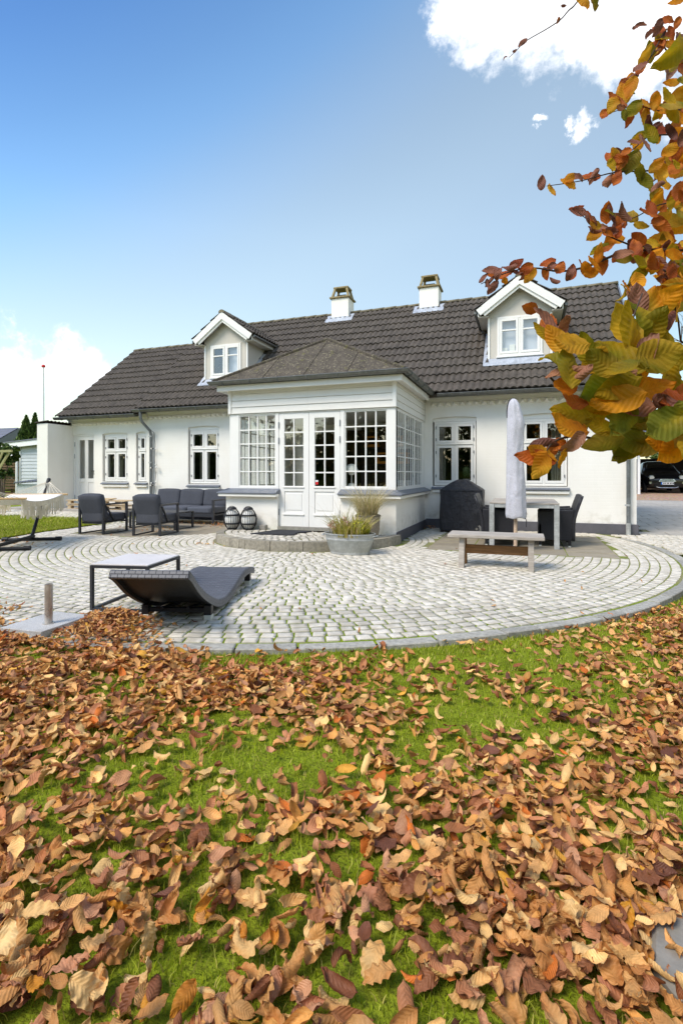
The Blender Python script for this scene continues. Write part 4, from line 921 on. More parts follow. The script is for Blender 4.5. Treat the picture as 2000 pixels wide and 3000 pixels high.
# posts
m = MB()
for a, b in ((X0, -4.945), (-4.195, -4.135), (-2.965, -2.895), (-2.145, X1)): Tbox(m, TS, a, b, 0, .09, Z0 - .03, Z1)
Tbox(m, TS, -4.945, -4.195, .0, .09, 2.205, Z1); Tbox(m, TS, -2.895, -2.145, .0, .09, 2.205, Z1); Tbox(m, TS, -4.945, -4.195, .0, .09, Z0, .9); Tbox(m, TS, -2.895, -2.145, .0, .09, Z0, .9); Tbox(m, TS, -4.135, -2.965, .0, .09, 2.212, Z1)
HP('sunroom_frame', m, 'paint', bevel=.003)
def grid_window(T, u0, u1, w0, w1, nu, nw, name='sunroom_window', fr=.02, bar=.021, n=.02, thin=False):
    m = MB(); ringm(m, T, u0, u1, w0, w1, fr, n - .004, n + (.02 if thin else .05)); pu = (u1 - u0 - 2 * fr) / nu; pw = (w1 - w0 - 2 * fr) / nw
    for i in range(1, nu): Tbox(m, T, u0 + fr + i * pu - bar / 2, u0 + fr + i * pu + bar / 2, n - .002, n + (.0085 if thin else .035), w0 + fr, w1 - fr)
    for j in range(1, nw): Tbox(m, T, u0 + fr, u1 - fr, n - .0035, n + (.0095 if thin else .0365), w0 + fr + j * pw - bar / 2, w0 + fr + j * pw + bar / 2)
    win = HP(name, m, 'paint')
    for i in range(nu):
        for j in range(nw): pane(T, u0 + fr + i * pu + bar / 2 * (i > 0), u0 + fr + (i + 1) * pu - bar / 2 * (i < nu - 1), w0 + fr + j * pw + bar / 2 * (j > 0), w0 + fr + (j + 1) * pw - bar / 2 * (j < nw - 1), n + (.003 if thin else .012), win)
    return win
grid_window(TS, -4.945, -4.195, .9, 2.205, 4, 5); grid_window(TS, -2.895, -2.145, .9, 2.205, 4, 5)
for T, nm in ((TR(X1 - .0), 'r'), (TL(X0), 'l')):
    m = MB()
    for a, b in ((YS + .141, 8.265), (8.945, 8.985), (9.755, 9.795), (10.52, YF - .005)): Tbox(m, T, a, b, 0, .03, Z0 - .03, Z1)
    for a, b in ((8.265, 8.945), (8.985, 9.755), (9.795, 10.52)): Tbox(m, T, a, b, 0, .03, 2.205, Z1); Tbox(m, T, a, b, 0, .08, Z0 - .03, .895)
    HP('sunroom_frame', m, 'paint', bevel=.003)
    for a, b in ((8.265, 8.945), (8.985, 9.755), (9.795, 10.52)): grid_window(T, a, b, .895, 2.205, 4, 5, bar=.018, n=.004, thin=True)
# double door
for a, b, hx in ((-4.13, -3.553, -4.13), (-3.547, -2.97, -2.97)):
    m = MB(); T = TS; Tbox(m, T, a, a + .105, .005, .055, .2, 2.208); Tbox(m, T, b - .105, b, .005, .055, .2, 2.208); Tbox(m, T, a + .105, b - .105, .005, .055, 2.105, 2.208)
    Tbox(m, T, a + .105, b - .105, .005, .055, .82, .915); Tbox(m, T, a + .105, b - .105, .005, .055, .2, .45); Tbox(m, T, a + .105, b - .105, .02, .045, .45, .82); Tbox(m, T, a + .135, b - .135, .012, .03, .49, .78)
    Tbox(m, T, a + .085, b - .085, -.012, .006, .40, .425); Tbox(m, T, a + .085, b - .085, -.012, .006, .885, .905)
    dr = HP('door', m, 'paint', bevel=.003)
    g = MB(); u0, u1, w0, w1 = a + .105, b - .105, .915, 2.105; um = (u0 + u1) / 2; ph = (w1 - w0) / 5
    Tbox(g, T, um - .011, um + .011, .012, .045, w0, w1)
    for j in range(1, 5): Tbox(g, T, u0, u1, .0105, .0465, w0 + j * ph - .011, w0 + j * ph + .011)
    HP('glazing_bars', g, 'paint', dr)
    for j in range(5):
        for q0, q1 in ((u0, um - .011), (um + .011, u1)): pane(T, q0, q1, w0 + j * ph + .011 * (j > 0), w0 + (j + 1) * ph - .011 * (j < 4), .028, dr)
    for q in (2.0, 1.72, .45): h = MB(); Tbox(h, T, hx - .008, hx + .008, -.012, .004, q - .055, q + .055); HP('hinge', h, 'pipe', dr)
    if hx > -3:
        s_ = MB(); Tbox(s_, T, u0 + .008, u0 + .06, .020, .0215, w0 + .03, w0 + .075); HP('sticker', s_, 'red', dr); s_ = MB(); Tbox(s_, T, u0 + .008, u0 + .06, .020, .0215, w0 + .077, w0 + .105); HP('sticker', s_, 'plate', dr)
m = MB(); Tbox(m, TS, -4.13, -2.97, -.06, .06, .145, .198); HP('threshold', m, 'conc')
# sills round the sunroom
def ssill(pts, name='sunroom_sill'):   # profile swept: slate slope + white ledge; pts on the wall line with outward normals
    for (a, b, nrm, ea, eb) in pts:
        a, b, n_ = Vector(a), Vector(b), Vector(nrm); d = (b - a).normalized(); up = Vector((0, 0, 1))
        f = lambda p, o, z, ex: p + n_ * o + up * z + d * ex * max(o, 0)
        m = MB(); m.hexa([f(a, -.05, .775, 0), f(b, -.05, .775, 0), f(b, .125, .775, eb), f(a, .125, .775, ea), f(a, -.05, .868, 0), f(b, -.05, .868, 0), f(b, .125, .797, eb), f(a, .125, .797, ea)]); w_ = HP(name, m, 'slate', bevel=.002)
        m = MB(); m.hexa([f(a, -.02, .722, 0), f(b, -.02, .722, 0), f(b, .105, .722, eb), f(a, .105, .722, ea), f(a, -.02, .7735, 0), f(b, -.02, .7735, 0), f(b, .105, .7735, eb), f(a, .105, .7735, ea)]); HP('sill_ledge', m, 'wall', w_, bevel=.005)
ssill([((XS0, YS, 0), (-4.11, YS, 0), (0, -1, 0), -1, 0), ((-2.96, YS, 0), (XS1, YS, 0), (0, -1, 0), 0, 1), ((XS1, YS, 0), (XS1, YF - .02, 0), (1, 0, 0), -1, 0), ((XS0, YF - .02, 0), (XS0, YS, 0), (-1, 0, 0), 0, 1)])
# weatherboards, corner boards, fascia
for k in range(4):
    z0 = 2.236 + k * .118; z1 = min(z0 + .1155, 2.68)
    for T, a, b in ((TF(YS + .03), X0 + .052, X1 - .05), (TR(X1 + .012), YS + .085, YF - .004), (TL(X0 - .012), YS + .085, YF - .004)):
        m = MB(); m.hexa([T(a, -.012, z0), T(b, -.012, z0), T(b, .02, z0), T(a, .02, z0), T(a, .004, z1), T(b, .004, z1), T(b, .02, z1), T(a, .02, z1)]); HP('board', m, 'board')
m = MB(); m.box(X0 - .012, X0 + .05, YS + .01, YS + .07, 2.234, 2.68); HP('corner_board', m, 'paint', bevel=.003); m = MB(); m.box(X1 - .048, X1 + .015, YS + .01, YS + .07, 2.234, 2.68); HP('corner_board', m, 'paint', bevel=.003)
HP('sunroom_lining', MB().box(X0 + .06, X1 - .06, YS + .09, YF - .01, 2.24, 2.27), 'board')
m = MB(); ex0, ex1, ey = -5.29, -1.845, 8.045
m.box(ex0, ex1, ey, ey + .025, 2.632, 2.735); m.box(ex1 - .025, ex1, ey + .026, 10.5, 2.632, 2.735); m.box(ex0, ex0 + .025, ey + .026, 10.5, 2.632, 2.735); HP('fascia', m, 'board', bevel=.002)
m = MB(); m.box(ex0 + .026, ex1 - .026, ey + .026, YS + .12, 2.655, 2.675); m.box(X1 + .02, ex1 - .026, YS + .121, 10.5, 2.655, 2.675); m.box(ex0 + .026, X0 - .02, YS + .121, 10.5, 2.655, 2.675); HP('soffit', m, 'board')
# felt hip roof, subdivided for a slightly wavy edge, with lap ridges
AP = (-3.57, 9.2, 3.72); rx0, rx1, ry = -5.35, -1.79, 7.985; rz = 2.80; RB = 11.6
m = MB(); m.add([(rx0, ry, rz), (rx1, ry, rz), AP, (AP[0], RB, AP[2]), (rx1, 10.75, rz), (rx0, 10.75, rz), (rx1, 11.2, rz + .4), (rx0, 11.2, rz + .4)], [(0, 1, 2), (1, 4, 3, 2), (0, 2, 3, 5)])
m.add([(rx0, ry, rz - .03), (rx1, ry, rz - .03), (rx1, 10.75, rz - .03), (rx0, 10.75, rz - .03)], [(0, 1, 2, 3)]); m.add([(rx0, ry, rz - .03), (rx1, ry, rz - .03), (rx1, ry, rz), (rx0, ry, rz)], [(0, 1, 2, 3)]); m.add([(rx1, ry, rz - .03), (rx1, 10.75, rz - .03), (rx1, 10.75, rz), (rx1, ry, rz)], [(0, 1, 2, 3)])
sroof = HP('sunroom_roof', m, 'felt')
A = Vector(AP)
for cor in ((rx0, ry, rz), (rx1, ry, rz)):
    q = MB().tube([Vector(cor) + Vector((0, 0, .008)), A + Vector((0, 0, .012))], .03, 6); HP('hip_strip', q, 'felt', sroof)
for f in (.28, .5, .72):
    b0 = Vector((rx0 + (rx1 - rx0) * f, ry, rz + .004)); t = 1 - abs(f - .5) * 2; b1 = b0 + (Vector((b0.x, AP[1], AP[2])) - b0) * t * .97
    q = MB().bar(b0, b1, .045, .016); HP('lap_seam', q, 'felt', sroof)
HP('hip_strip', MB().tube([A + Vector((0, 0, .012)), (AP[0], RB - .1, AP[2] + .012)], .03, 6), 'felt', sroof)

# place tiles
ordered = sorted(all_tiles, key=lambda t: (t[0].translation - Vector((0, 0, HC))).length)
n_main = 0; rest = {}
for mt, ow in ordered:
    if ow not in (roof, wroof) or n_main < 300:
        if ow in (roof, wroof): n_main += 1
        o = link('roof_tile', tile_w[0], ow); m2 = mt.copy(); m2.translation = mt.translation - hl; o.matrix_local = m2
    else: rest.setdefault(ow.name, (ow, []))[1].append(mt)
bv = np.array([v.co[:] for v in tile_w[0].vertices]); bf = np.array([p.vertices[:] for p in tile_w[0].polygons])
for nm, (ow, l) in rest.items():
    V = [bv @ np.array(mt.to_3x3()).T + np.array(mt.translation - hl) for mt in l]; Fc = [bf + i * len(bv) for i in range(len(l))]
    stuff('roof_tiles', np_mesh('roof_tiles', np.vstack(V), np.vstack(Fc), 'tile', smooth=True), parent=ow)

# ---- things inside the sunroom
def lamp(x, y, z, s_, label):
    t = thing('table_lamp', (x, y, z), label, 'lamp')
    P('lamp_base', MB().lathe(0, 0, [(.001, 0), (.075 * s_, 0), (.078 * s_, .01), (.05 * s_, .055 * s_), (.012, .07 * s_)], 16), 'candle', t, smooth=True)
    P('stem', MB().tube([(0, 0, .06 * s_), (0, 0, .3 * s_)], .009, 8), 'candle', t)
    P('lamp_shade', MB().lathe(0, 0, [(.115 * s_, .27 * s_), (.112 * s_, .30 * s_), (.09 * s_, .36 * s_), (.05 * s_, .395 * s_), (.001, .405 * s_)], 20), 'candle', t, smooth=True)
    P('bulb_cup', MB().lathe(0, 0, [(.001, .20 * s_), (.04 * s_, .215 * s_), (.06 * s_, .25 * s_), (.05 * s_, .272 * s_)], 16), 'candle', t, smooth=True)
HP('window_board', MB().box(-2.95, X1 - .1, YS + .15, YS + .33, .87, .90), 'paint'); HP('window_board', MB().box(X0 + .1, -4.15, YS + .15, YS + .33, .87, .90), 'paint')
lamp(-2.83, YS + .25, .901, 1.0, 'white mushroom table lamp standing behind the right sunroom window')
t = thing('wall_cabinet', (-2.75, 10.5, 0.19), 'dark open bookcase with orange wooden boxes inside the sunroom', 'cabinet')
P('carcass', MB().box(-.55, .55, .24, .27, 0, 1.95), 'darkwood', t)
for k in range(6): P('shelf', MB().box(-.53, .53, 0, .239, .05 + k * .36, .07 + k * .36), 'darkwood', t)
for s_ in (-.55, .53): P('side_panel', MB().box(s_, s_ + .02, 0, .239, 0, 1.95), 'darkwood', t)
for x, z in ((-.35, 1.52), (.2, 1.52), (-.1, 1.16), (.3, 1.16)):
    q = MB(); q.box(x - .16, x + .16, .05, .2, z, z + .05); q.box(x - .14, x - .1, .05, .2, z + .05, z + .22); q.box(x + .1, x + .14, .05, .2, z + .05, z + .22); q.box(x - .15, x + .15, .05, .2, z + .2, z + .235)
    one('wooden_chair_model', q, 'oak', (-2.75, 10.5, .19), ('orange wooden stool shape on the %s shelf of the sunroom bookcase, %s' % (('top' if z > 1.3 else 'middle'), ('left' if x < 0 else 'right'))), 'ornament')
for k in range(14):
    x = -.5 + k * .075; h = rnd.uniform(.18, .28); cl_ = ['red', 'blue', 'conc', 'candle', 'oak'][k % 5]
one('plant_pot', MB().lathe(0, 0, [(.001, 0), (.09, 0), (.12, .2), (.11, .2), (.1, .17), (.001, .17)], 14), 'conc', (-3.95, 8.75, .19), 'grey plant pot standing inside behind the left door leaf', 'pot')

# ================================================================== step, annex, neighbours
# round step in front of the door: kerb stones round a cobbled top
step = thing('door_step', (STEP_C[0], STEP_C[1], 0), 'rounded cobbled granite step in front of the sunroom double door', 'step')
n = 60; ell = lambda a, g=0.: (STEP_C[0] + (STEP_RX + g) * math.cos(a), STEP_C[1] + (STEP_RY + g) * math.sin(a))
arc0, arc1 = PI + .02, 2 * PI - .02
m = MB(); top = [ell(arc0 + (arc1 - arc0) * k / n, -.1) for k in range(n + 1)]; m.prism([(x, y, -.02) for x, y in top], (0, 0, .142)); P('step_bed', m, 'joint', step, False)
a = arc0; i = 0
cuts = [0, .1, .2, .33, .355, .385, .41, .50, .56, .6, .70, .8, .9, 1.]
for c0, c1 in zip(cuts[:-1], cuts[1:]):
    m = MB(); k = 5; a0 = arc0 + (arc1 - arc0) * c0 + .002; a1 = arc0 + (arc1 - arc0) * c1 - .002; o_ = rnd.uniform(-.008, .012); zt = .137 + rnd.uniform(-.004, .004)
    for q in range(k):
        aa, ab = a0 + (a1 - a0) * q / k, a0 + (a1 - a0) * (q + 1) / k
        p = [ell(aa, -.13), ell(aa, o_), ell(ab, o_), ell(ab, -.13)]; b = [ell(aa, -.13), ell(aa, o_ + .012), ell(ab, o_ + .012), ell(ab, -.13)]
        m.add([(x, y, -.04) for x, y in b] + [(x, y, zt) for x, y in p], [(4, 5, 6, 7), (1, 2, 6, 5)] + ([(0, 1, 5, 4)] if q == 0 else []) + ([(2, 3, 7, 6)] if q == k - 1 else []))
    P('kerb_stone', m, 'stepstone', step, False)
rr = .08
while rr < .9:
    nn = max(5, int(PI * rr * 1.5 / .11))
    for q in range(nn):
        am = PI + PI * (q + .5 + rnd.uniform(-.1, .1)) / nn; x, y = STEP_C[0] + STEP_RX * rr * math.cos(am), STEP_C[1] + STEP_RY * rr * math.sin(am)
        if y > YS - .08: continue
        o = link('cobble', cvar[rnd.randrange(14)], step, Vector((x, y, .139 + rnd.gauss(0, .002))) - Vector(step.location)); o.rotation_euler = (0, 0, am + PI / 2 + rnd.gauss(0, .05)); o.scale = (PI * rr * 1.55 / nn * .86, .098, 1)
    rr += .072
# landing before the wing door
mb = MB(); mb.box(-13.2, -9.2, 10.02, 10.79, .0, .235)
one('landing', mb, 'slabgrey', (0, 0, 0), 'low grey paved landing along the wall by the narrow wing door', 'step', bevel=.008)
# white side wall with corrugated capping
PX_ = -11.72
t = thing('garden_wall', (PX_ - .3, 10.3, .1), 'tall white wall stub with a wavy roofing sheet on top, left of the wing door', 'wall')
P('wall', MB().box(PX_ - .38, PX_, 10.02, YF + .01, .0, 2.46), 'wall', t, False, bevel=.006)
m = MB(); rws = []
for y in np.linspace(9.98, 10.9, 40): rws.append([(x, y, 2.475 + .018 * math.sin((y - 9.98) * 2 * PI / .115) + (x - PX_ + .42) * .08 + .0) for x in (PX_ - .42, PX_ + .03)])
m.sheet(rws); m.sheet([[(x, y, z + .012) for x, y, z in r_] for r_ in rws]); m.sheet([[r_[1], (r_[1][0], r_[1][1], r_[1][2] + .012)] for r_ in rws]); m.sheet([rws[0], [(x, y, z + .012) for x, y, z in rws[0]]])
P('corrugated_sheet', m, 'darkwood', t, False)
# grey boarded shed
SHY = 14.0
t = thing('shed', (-16.2, SHY + 1, .35), 'pale grey horizontally boarded shed with a sloping flat roof', 'shed')
sx0, sx1 = -17.75, -14.6
P('shed_wall', MB().box(sx0, sx1, SHY + .02, SHY + 3, .3, 2.28), 'greyboard', t, False)
for k in range(16):
    z = .36 + k * .125; m = MB(); m.hexa([(sx0, SHY - .012, z), (sx1, SHY - .012, z), (sx1, SHY + .019, z), (sx0, SHY + .019, z), (sx0, SHY + .006, z + .122), (sx1, SHY + .006, z + .122), (sx1, SHY + .019, z + .122), (sx0, SHY + .019, z + .122)]); P('board', m, 'greyboard', t, False)
P('corner_board', MB().box(sx0 - .03, sx0 + .05, SHY - .03, SHY - .013, .3, 2.3), 'whitemetal', t, False)
m = MB(); m.hexa([(sx0 - .85, SHY - .25, 2.27), (sx1, SHY - .25, 2.52), (sx1, SHY + 3, 2.52), (sx0 - .85, SHY + 3, 2.27), (sx0 - .85, SHY - .25, 2.31), (sx1, SHY - .25, 2.56), (sx1, SHY + 3, 2.56), (sx0 - .85, SHY + 3, 2.31)]); P('roof', m, 'slate', t, False)
m = MB(); m.hexa([(sx0 - .82, SHY - .22, 2.08), (sx1, SHY - .22, 2.33), (sx1, SHY - .19, 2.33), (sx0 - .82, SHY - .19, 2.08), (sx0 - .82, SHY - .22, 2.268), (sx1, SHY - .22, 2.518), (sx1, SHY - .19, 2.518), (sx0 - .82, SHY - .19, 2.268)]); P('fascia', m, 'whitemetal', t, False)
m = MB().tube([(sx0 - .75, SHY - .12, 2.06), (sx0 - .7, SHY - .12, 2.0), (sx0 - .1, SHY - .1, 1.75), (sx0 - .05, SHY - .1, 1.68), (sx0 - .05, SHY - .1, .35)], .04, 8); P('downpipe', m, 'whitemetal', t, False, smooth=True)
# low lean-to roof before the shed
t = thing('lean_to', (-15.2, 12.6, .2), 'low lean-to with dark corrugated roof between shed and white wall', 'shelter')
rws = []
for x in np.linspace(-15.9, -12.9, 60): rws.append([(x, y, z + .02 * math.sin(x * 40)) for y, z in ((12.3, .83 + (x + 15.9) * .05), (13.9, 1.0 + (x + 15.9) * .05))])
m = MB().sheet(rws); m.sheet([[(x, y, z + .03) for x, y, z in r_] for r_ in rws]); m.sheet([[r_[0], (r_[0][0], r_[0][1], r_[0][2] + .03)] for r_ in rws]); P('corrugated_roof', m, 'slate', t, False)
P('board_front', MB().box(-15.85, -12.95, 12.4, 12.43, .1, .8), 'greyboard', t, False)
# slatted fence, left
t = thing('slat_fence', (-20, 15, .3), 'weathered brown slatted wooden fence behind the hammock', 'fence')
fx0, fx1 = -24.5, -17.85
for k in range(16):
    z = .35 + k * .105; P('slat', MB().box(fx0, fx1, 14.6, 14.62, z, z + .075), 'fencewood', t, False)
for x in (-24.4, -22.5, -20.6, -18.6, -17.9): P('post', MB().box(x, x + .08, 14.63, 14.7, .1, 2.05), 'fencewood', t, False)
P('rail', MB().box(fx0, fx1, 14.5, 14.59, .55, .63), 'fencewood', t, False); P('rail', MB().box(fx0, fx1, 14.5, 14.59, 1.1, 1.18), 'fencewood', t, False)
# timber swing frame at the left edge
t = thing('timber_frame', (-13.5, 9.5, 0), 'pale timber garden frame with a diagonal brace at the left edge', 'frame')
a = PD(-60, 1324, 13.0); b = PD(36, 1321, 13.0)
P('beam', MB().bar(a, b, .06, .06), 'greenwood', t, False); P('brace', MB().bar(PD(27, 1326, 13.05), PD(-30, 1420, 13.05), .045, .045), 'greenwood', t, False); P('brace', MB().bar(PD(8, 1326, 13.3), PD(-20, 1390, 13.3), .04, .04), 'greenwood', t, False)
pa = PD(-45, 1330, 13.0); P('post', MB().box(pa.x - .05, pa.x + .05, pa.y - .05, pa.y + .05, -.05, pa.z + .02), 'greenwood', t, False)
# neighbour's house
t = thing('neighbour_house', (-36, 27, 0), 'neighbouring house with a dark grey tiled roof, far left', 'house')
nb = PD(-150, 1250, 42); ne = PD(58, 1254, 42); ev = PD(38, 1305, 38)
P('wall', MB().box(ne.x - 14, ne.x - .6, ne.y - 2.4, ne.y + 3, 0, ev.z - .1), 'wall', t, False)
rx_ = ne.x; m = MB(); m.add([(rx_ - 16, ne.y - 3.2, ev.z - .3), (rx_, ne.y - 3.2, ev.z - .3), (rx_, ne.y, ne.z), (rx_ - 16, ne.y, ne.z), (rx_ - 16, ne.y + 3.2, ev.z - .3), (rx_, ne.y + 3.2, ev.z - .3)], [(0, 1, 2, 3), (3, 2, 5, 4), (1, 5, 2), (0, 3, 4)]); rf = P('roof', m, 'bluetile', t, False)
for k in range(11):
    f = (k + .5) / 11.5; m = MB(); y = ne.y - 3.2 * (1 - f); z = ev.z - .3 + (ne.z - ev.z + .3) * f
    n_ = 48; m.sheet([[(rx_ - 16 + 16 * i / n_, y - .02, z - .02 + .02) for i in range(n_ + 1)], [(rx_ - 16 + 16 * i / n_, y - .03, z + .07) for i in range(n_ + 1)], [(rx_ - 16 + 16 * i / n_, y + .25, z + .24 * .9) for i in range(n_ + 1)]]); P('tile_course', m, 'bluetile', rf, False)
# flagpole
fp = PD(128, 1300, 24)
t = thing('flagpole', (fp.x, fp.y, .3), 'slender white flagpole with a red knob behind the white wall', 'flagpole')
zt = PD(128, 1076, 24).z
P('pole', MB().tube([(0, 0, 0), (0, 0, zt - .3)], [.06, .035], 8), 'whitemetal', t); P('knob', MB().lathe(0, 0, [(.001, zt - .31), (.07, zt - .3), (.09, zt - .25), (.06, zt - .19), (.001, zt - .17)], 10), 'red', t, smooth=True)
# carport with the car
cz = gz(6, 26)
t = thing('carport', (6.5, 28, cz), 'dark timber carport with grey tiled roof at the end of the drive', 'carport')
P('side_wall', MB().box(4.15, 4.25, 25.2, 32, cz - .2, cz + 2.3), 'darkwood', t, False); P('back_wall', MB().box(4.25, 10.4, 31.9, 32, cz - .2, cz + 1.7), 'darkwood', t, False); P('side_wall', MB().box(10.4, 10.5, 25.2, 32, cz - .2, cz + 2.3), 'darkwood', t, False)
for k in range(12): P('board', MB().box(4.251, 4.27, 25.2, 31.9, cz - .05 + k * .19, cz + .12 + k * .19), 'darkwood', t, False)
P('post', MB().box(4.62, 4.72, 25.3, 25.4, cz - .1, cz + 2.15), 'whitemetal', t, False)
P('fascia', MB().box(3.95, 10.7, 24.95, 25.0, cz + 2.05, cz + 2.3), 'paint', t, False)
m = MB(); m.hexa([(3.95, 24.9, cz + 2.28), (10.7, 24.9, cz + 2.28), (10.7, 28.6, cz + 3.9), (3.95, 28.6, cz + 3.9), (3.95, 24.9, cz + 2.33), (10.7, 24.9, cz + 2.33), (10.7, 28.6, cz + 3.95), (3.95, 28.6, cz + 3.95)])
m.hexa([(3.95, 28.6, cz + 3.9), (10.7, 28.6, cz + 3.9), (10.7, 32.3, cz + 2.28), (3.95, 32.3, cz + 2.28), (3.95, 28.6, cz + 3.95), (10.7, 28.6, cz + 3.95), (10.7, 32.3, cz + 2.33), (3.95, 32.3, cz + 2.33)]); rf = P('roof', m, 'bluetile', t, False)
tmesh = mesh_of(tile_mesh(.3, .42, 2, 5, .03, .05), 'roof_tile', 'bluetile', True, fix=False); sl = Vector((0, 3.7, 1.62)).normalized(); nn = Vector((1, 0, 0)).cross(sl)
for r_ in range(10):
    for c in range(22):
        p = Vector((4.1 + c * .3, 24.86, cz + 2.34)) + sl * (r_ * .4) - Vector((6.5, 28, cz)); o = link('roof_tile', tmesh, rf, p); o.matrix_local = Matrix.Translation(p) @ Matrix((Vector((1, 0, 0)), sl, nn)).transposed().to_4x4()
def car(x, y, z):
    t = thing('parked_car', (x, y, z), 'small black car with round headlights parked facing out under the carport', 'car')
    secs = []   # (y, halfwidth, zlow, zbelt, zroof, roof halfwidth)
    for (yy, hw, zl, zb, zr, rw) in ((-.02, .60, .34, .62, .66, .5), (.06, .74, .24, .70, .75, .62), (.3, .80, .20, .80, .86, .70), (.85, .81, .20, .88, .96, .68), (1.05, .81, .20, .90, 1.05, .66), (1.55, .81, .20, .93, 1.46, .56), (2.2, .81, .20, .94, 1.5, .56), (3.0, .80, .22, .95, 1.42, .55), (3.45, .76, .26, .92, 1.1, .58), (3.55, .66, .36, .8, .9, .5)):
        pr = [(-hw * .9, zl), (-hw, zl + .12), (-hw, zb - .1), (-hw * .97, zb), (-rw, zr - .06), (-rw * .8, zr), (rw * .8, zr), (rw, zr - .06), (hw * .97, zb), (hw, zb - .1), (hw, zl + .12), (hw * .9, zl)]
        secs.append([(a_, yy, b_) for a_, b_ in pr])
    n_ = 12; m = MB(); vs = [p for s_ in secs for p in s_]; fs = [(i * n_ + k, i * n_ + (k + 1) % n_, (i + 1) * n_ + (k + 1) % n_, (i + 1) * n_ + k) for i in range(len(secs) - 1) for k in range(n_)] + [tuple(range(n_)), tuple((len(secs) - 1) * n_ + k for k in range(n_))]
    m.add(vs, fs); b = P('body', m, 'carpaint', t, smooth='all'); sb = b.modifiers.new('s', 'SUBSURF'); sb.levels = 2; sb.render_levels = 2
    P('windscreen', MB().hexa([(-.6, 1.0, .97), (.6, 1.0, .97), (.6, 1.06, .98), (-.6, 1.06, .98), (-.5, 1.42, 1.4), (.5, 1.42, 1.4), (.5, 1.46, 1.38), (-.5, 1.46, 1.38)]), 'glass', t)
    for s_ in (-1, 1):
        hx = s_ * .58; m = MB(); m.tube([(hx, .02, .70), (hx, .12, .71)], [.085, .11], 18); m.v = [(a_, b_, c_) for a_, b_, c_ in m.v]; h = P('headlight', m, 'lampglass', t, smooth=True)
        P('headlight_rim', MB().tube([(hx + .1 * math.cos(k * PI / 9), .05, .705 + .1 * math.sin(k * PI / 9)) for k in range(18)], .012, 6, closed=True), 'chrome', h)
        P('indicator', MB().tube([(s_ * .64, -.0, .48), (s_ * .64, .08, .48)], .055, 14), 'chrome', t)
        for wy in (.62, 2.95):
            q = MB(); q.tube([(s_ * .70, wy, .29), (s_ * .82, wy, .29)], .29, 20); wh = P('wheel', q, 'tyre', t, smooth=True); P('rim', MB().tube([(s_ * .8, wy, .29), (s_ * .826, wy, .29)], .19, 16), 'chrome', wh)
        P('mirror', MB().lathe(s_ * .92, 1.25, [(.001, .9), (.08, .92), (.09, .98), (.06, 1.03), (.001, 1.04)], 10), 'carpaint', t, smooth=True)
    m = MB(); m.prism([(-.36, -.055, .52), (.36, -.055, .52), (.26, -.045, .66), (-.26, -.045, .66)], (0, .06, 0)); g = P('grille', m, 'chrome', t, bevel=.015)
    P('grille_slot', MB().box(-.27, .27, -.062, -.05, .565, .59), 'black', g); P('grille_slot', MB().box(-.22, .22, -.058, -.045, .615, .635), 'black', g)
    P('bumper', MB().box(-.5, .5, -.06, .05, .26, .44), 'tyre', t, bevel=.03); P('lip', MB().tube([(-.42, -.06, .3), (-.3, -.085, .26), (.3, -.085, .26), (.42, -.06, .3)], .014, 8), 'chrome', t)
    pl = P('number_plate', MB().box(-.25, .25, -.082, -.065, .4, .51), 'plate', t); P('blue_band', MB().box(-.25, -.2, -.085, -.0825, .4, .51), 'blue', pl)
    m = MB()
    for k in range(7): x_ = -.16 + k * .055 + (.02 if k > 1 else 0) + (.02 if k > 3 else 0); m.box(x_, x_ + .034, -.085, -.0825, .425, .485)
    P('plate_marks', m, 'tyre', pl)
car(5.95, 26.3, cz)

# ================================================================== garden furniture
def cush(x0, x1, y0, y1, z0, z1, r_=.03):
    """soft box: bevelled, slightly bulging"""
    bm = bmesh.new(); bmesh.ops.create_cube(bm, size=1.0)
    bmesh.ops.subdivide_edges(bm, edges=bm.edges, cuts=5, use_grid_fill=True)
    sx, sy, sz = (x1 - x0) / 2, (y1 - y0) / 2, (z1 - z0) / 2
    for v in bm.verts:
        x, y, z = v.co.x * 2, v.co.y * 2, v.co.z * 2
        e = .16; l4 = (abs(x) ** 16 + abs(y) ** 16 + abs(z) ** 16) ** (1 / 16); x, y, z = x / l4 * (1), y / l4, z / l4
        bu = .05 * (1 - x * x) * (1 - y * y)
        v.co = ((x0 + x1) / 2 + x * sx, (y0 + y1) / 2 + y * sy, (z0 + z1) / 2 + z * (sz + bu * sz * 2) + rnd.gauss(0, .0015))
    m = MB(); bm.verts.index_update(); m.v = [tuple(v.co) for v in bm.verts]; m.f = [tuple(v.index for v in f.verts) for f in bm.faces]; bm.free(); return m
def rot_mb(m, a, piv, axis='X'):
    mt = Matrix.Translation(piv) @ Matrix.Rotation(a, 4, axis) @ Matrix.Translation(-Vector(piv)); m.v = [tuple(mt @ Vector(v)) for v in m.v]; return m
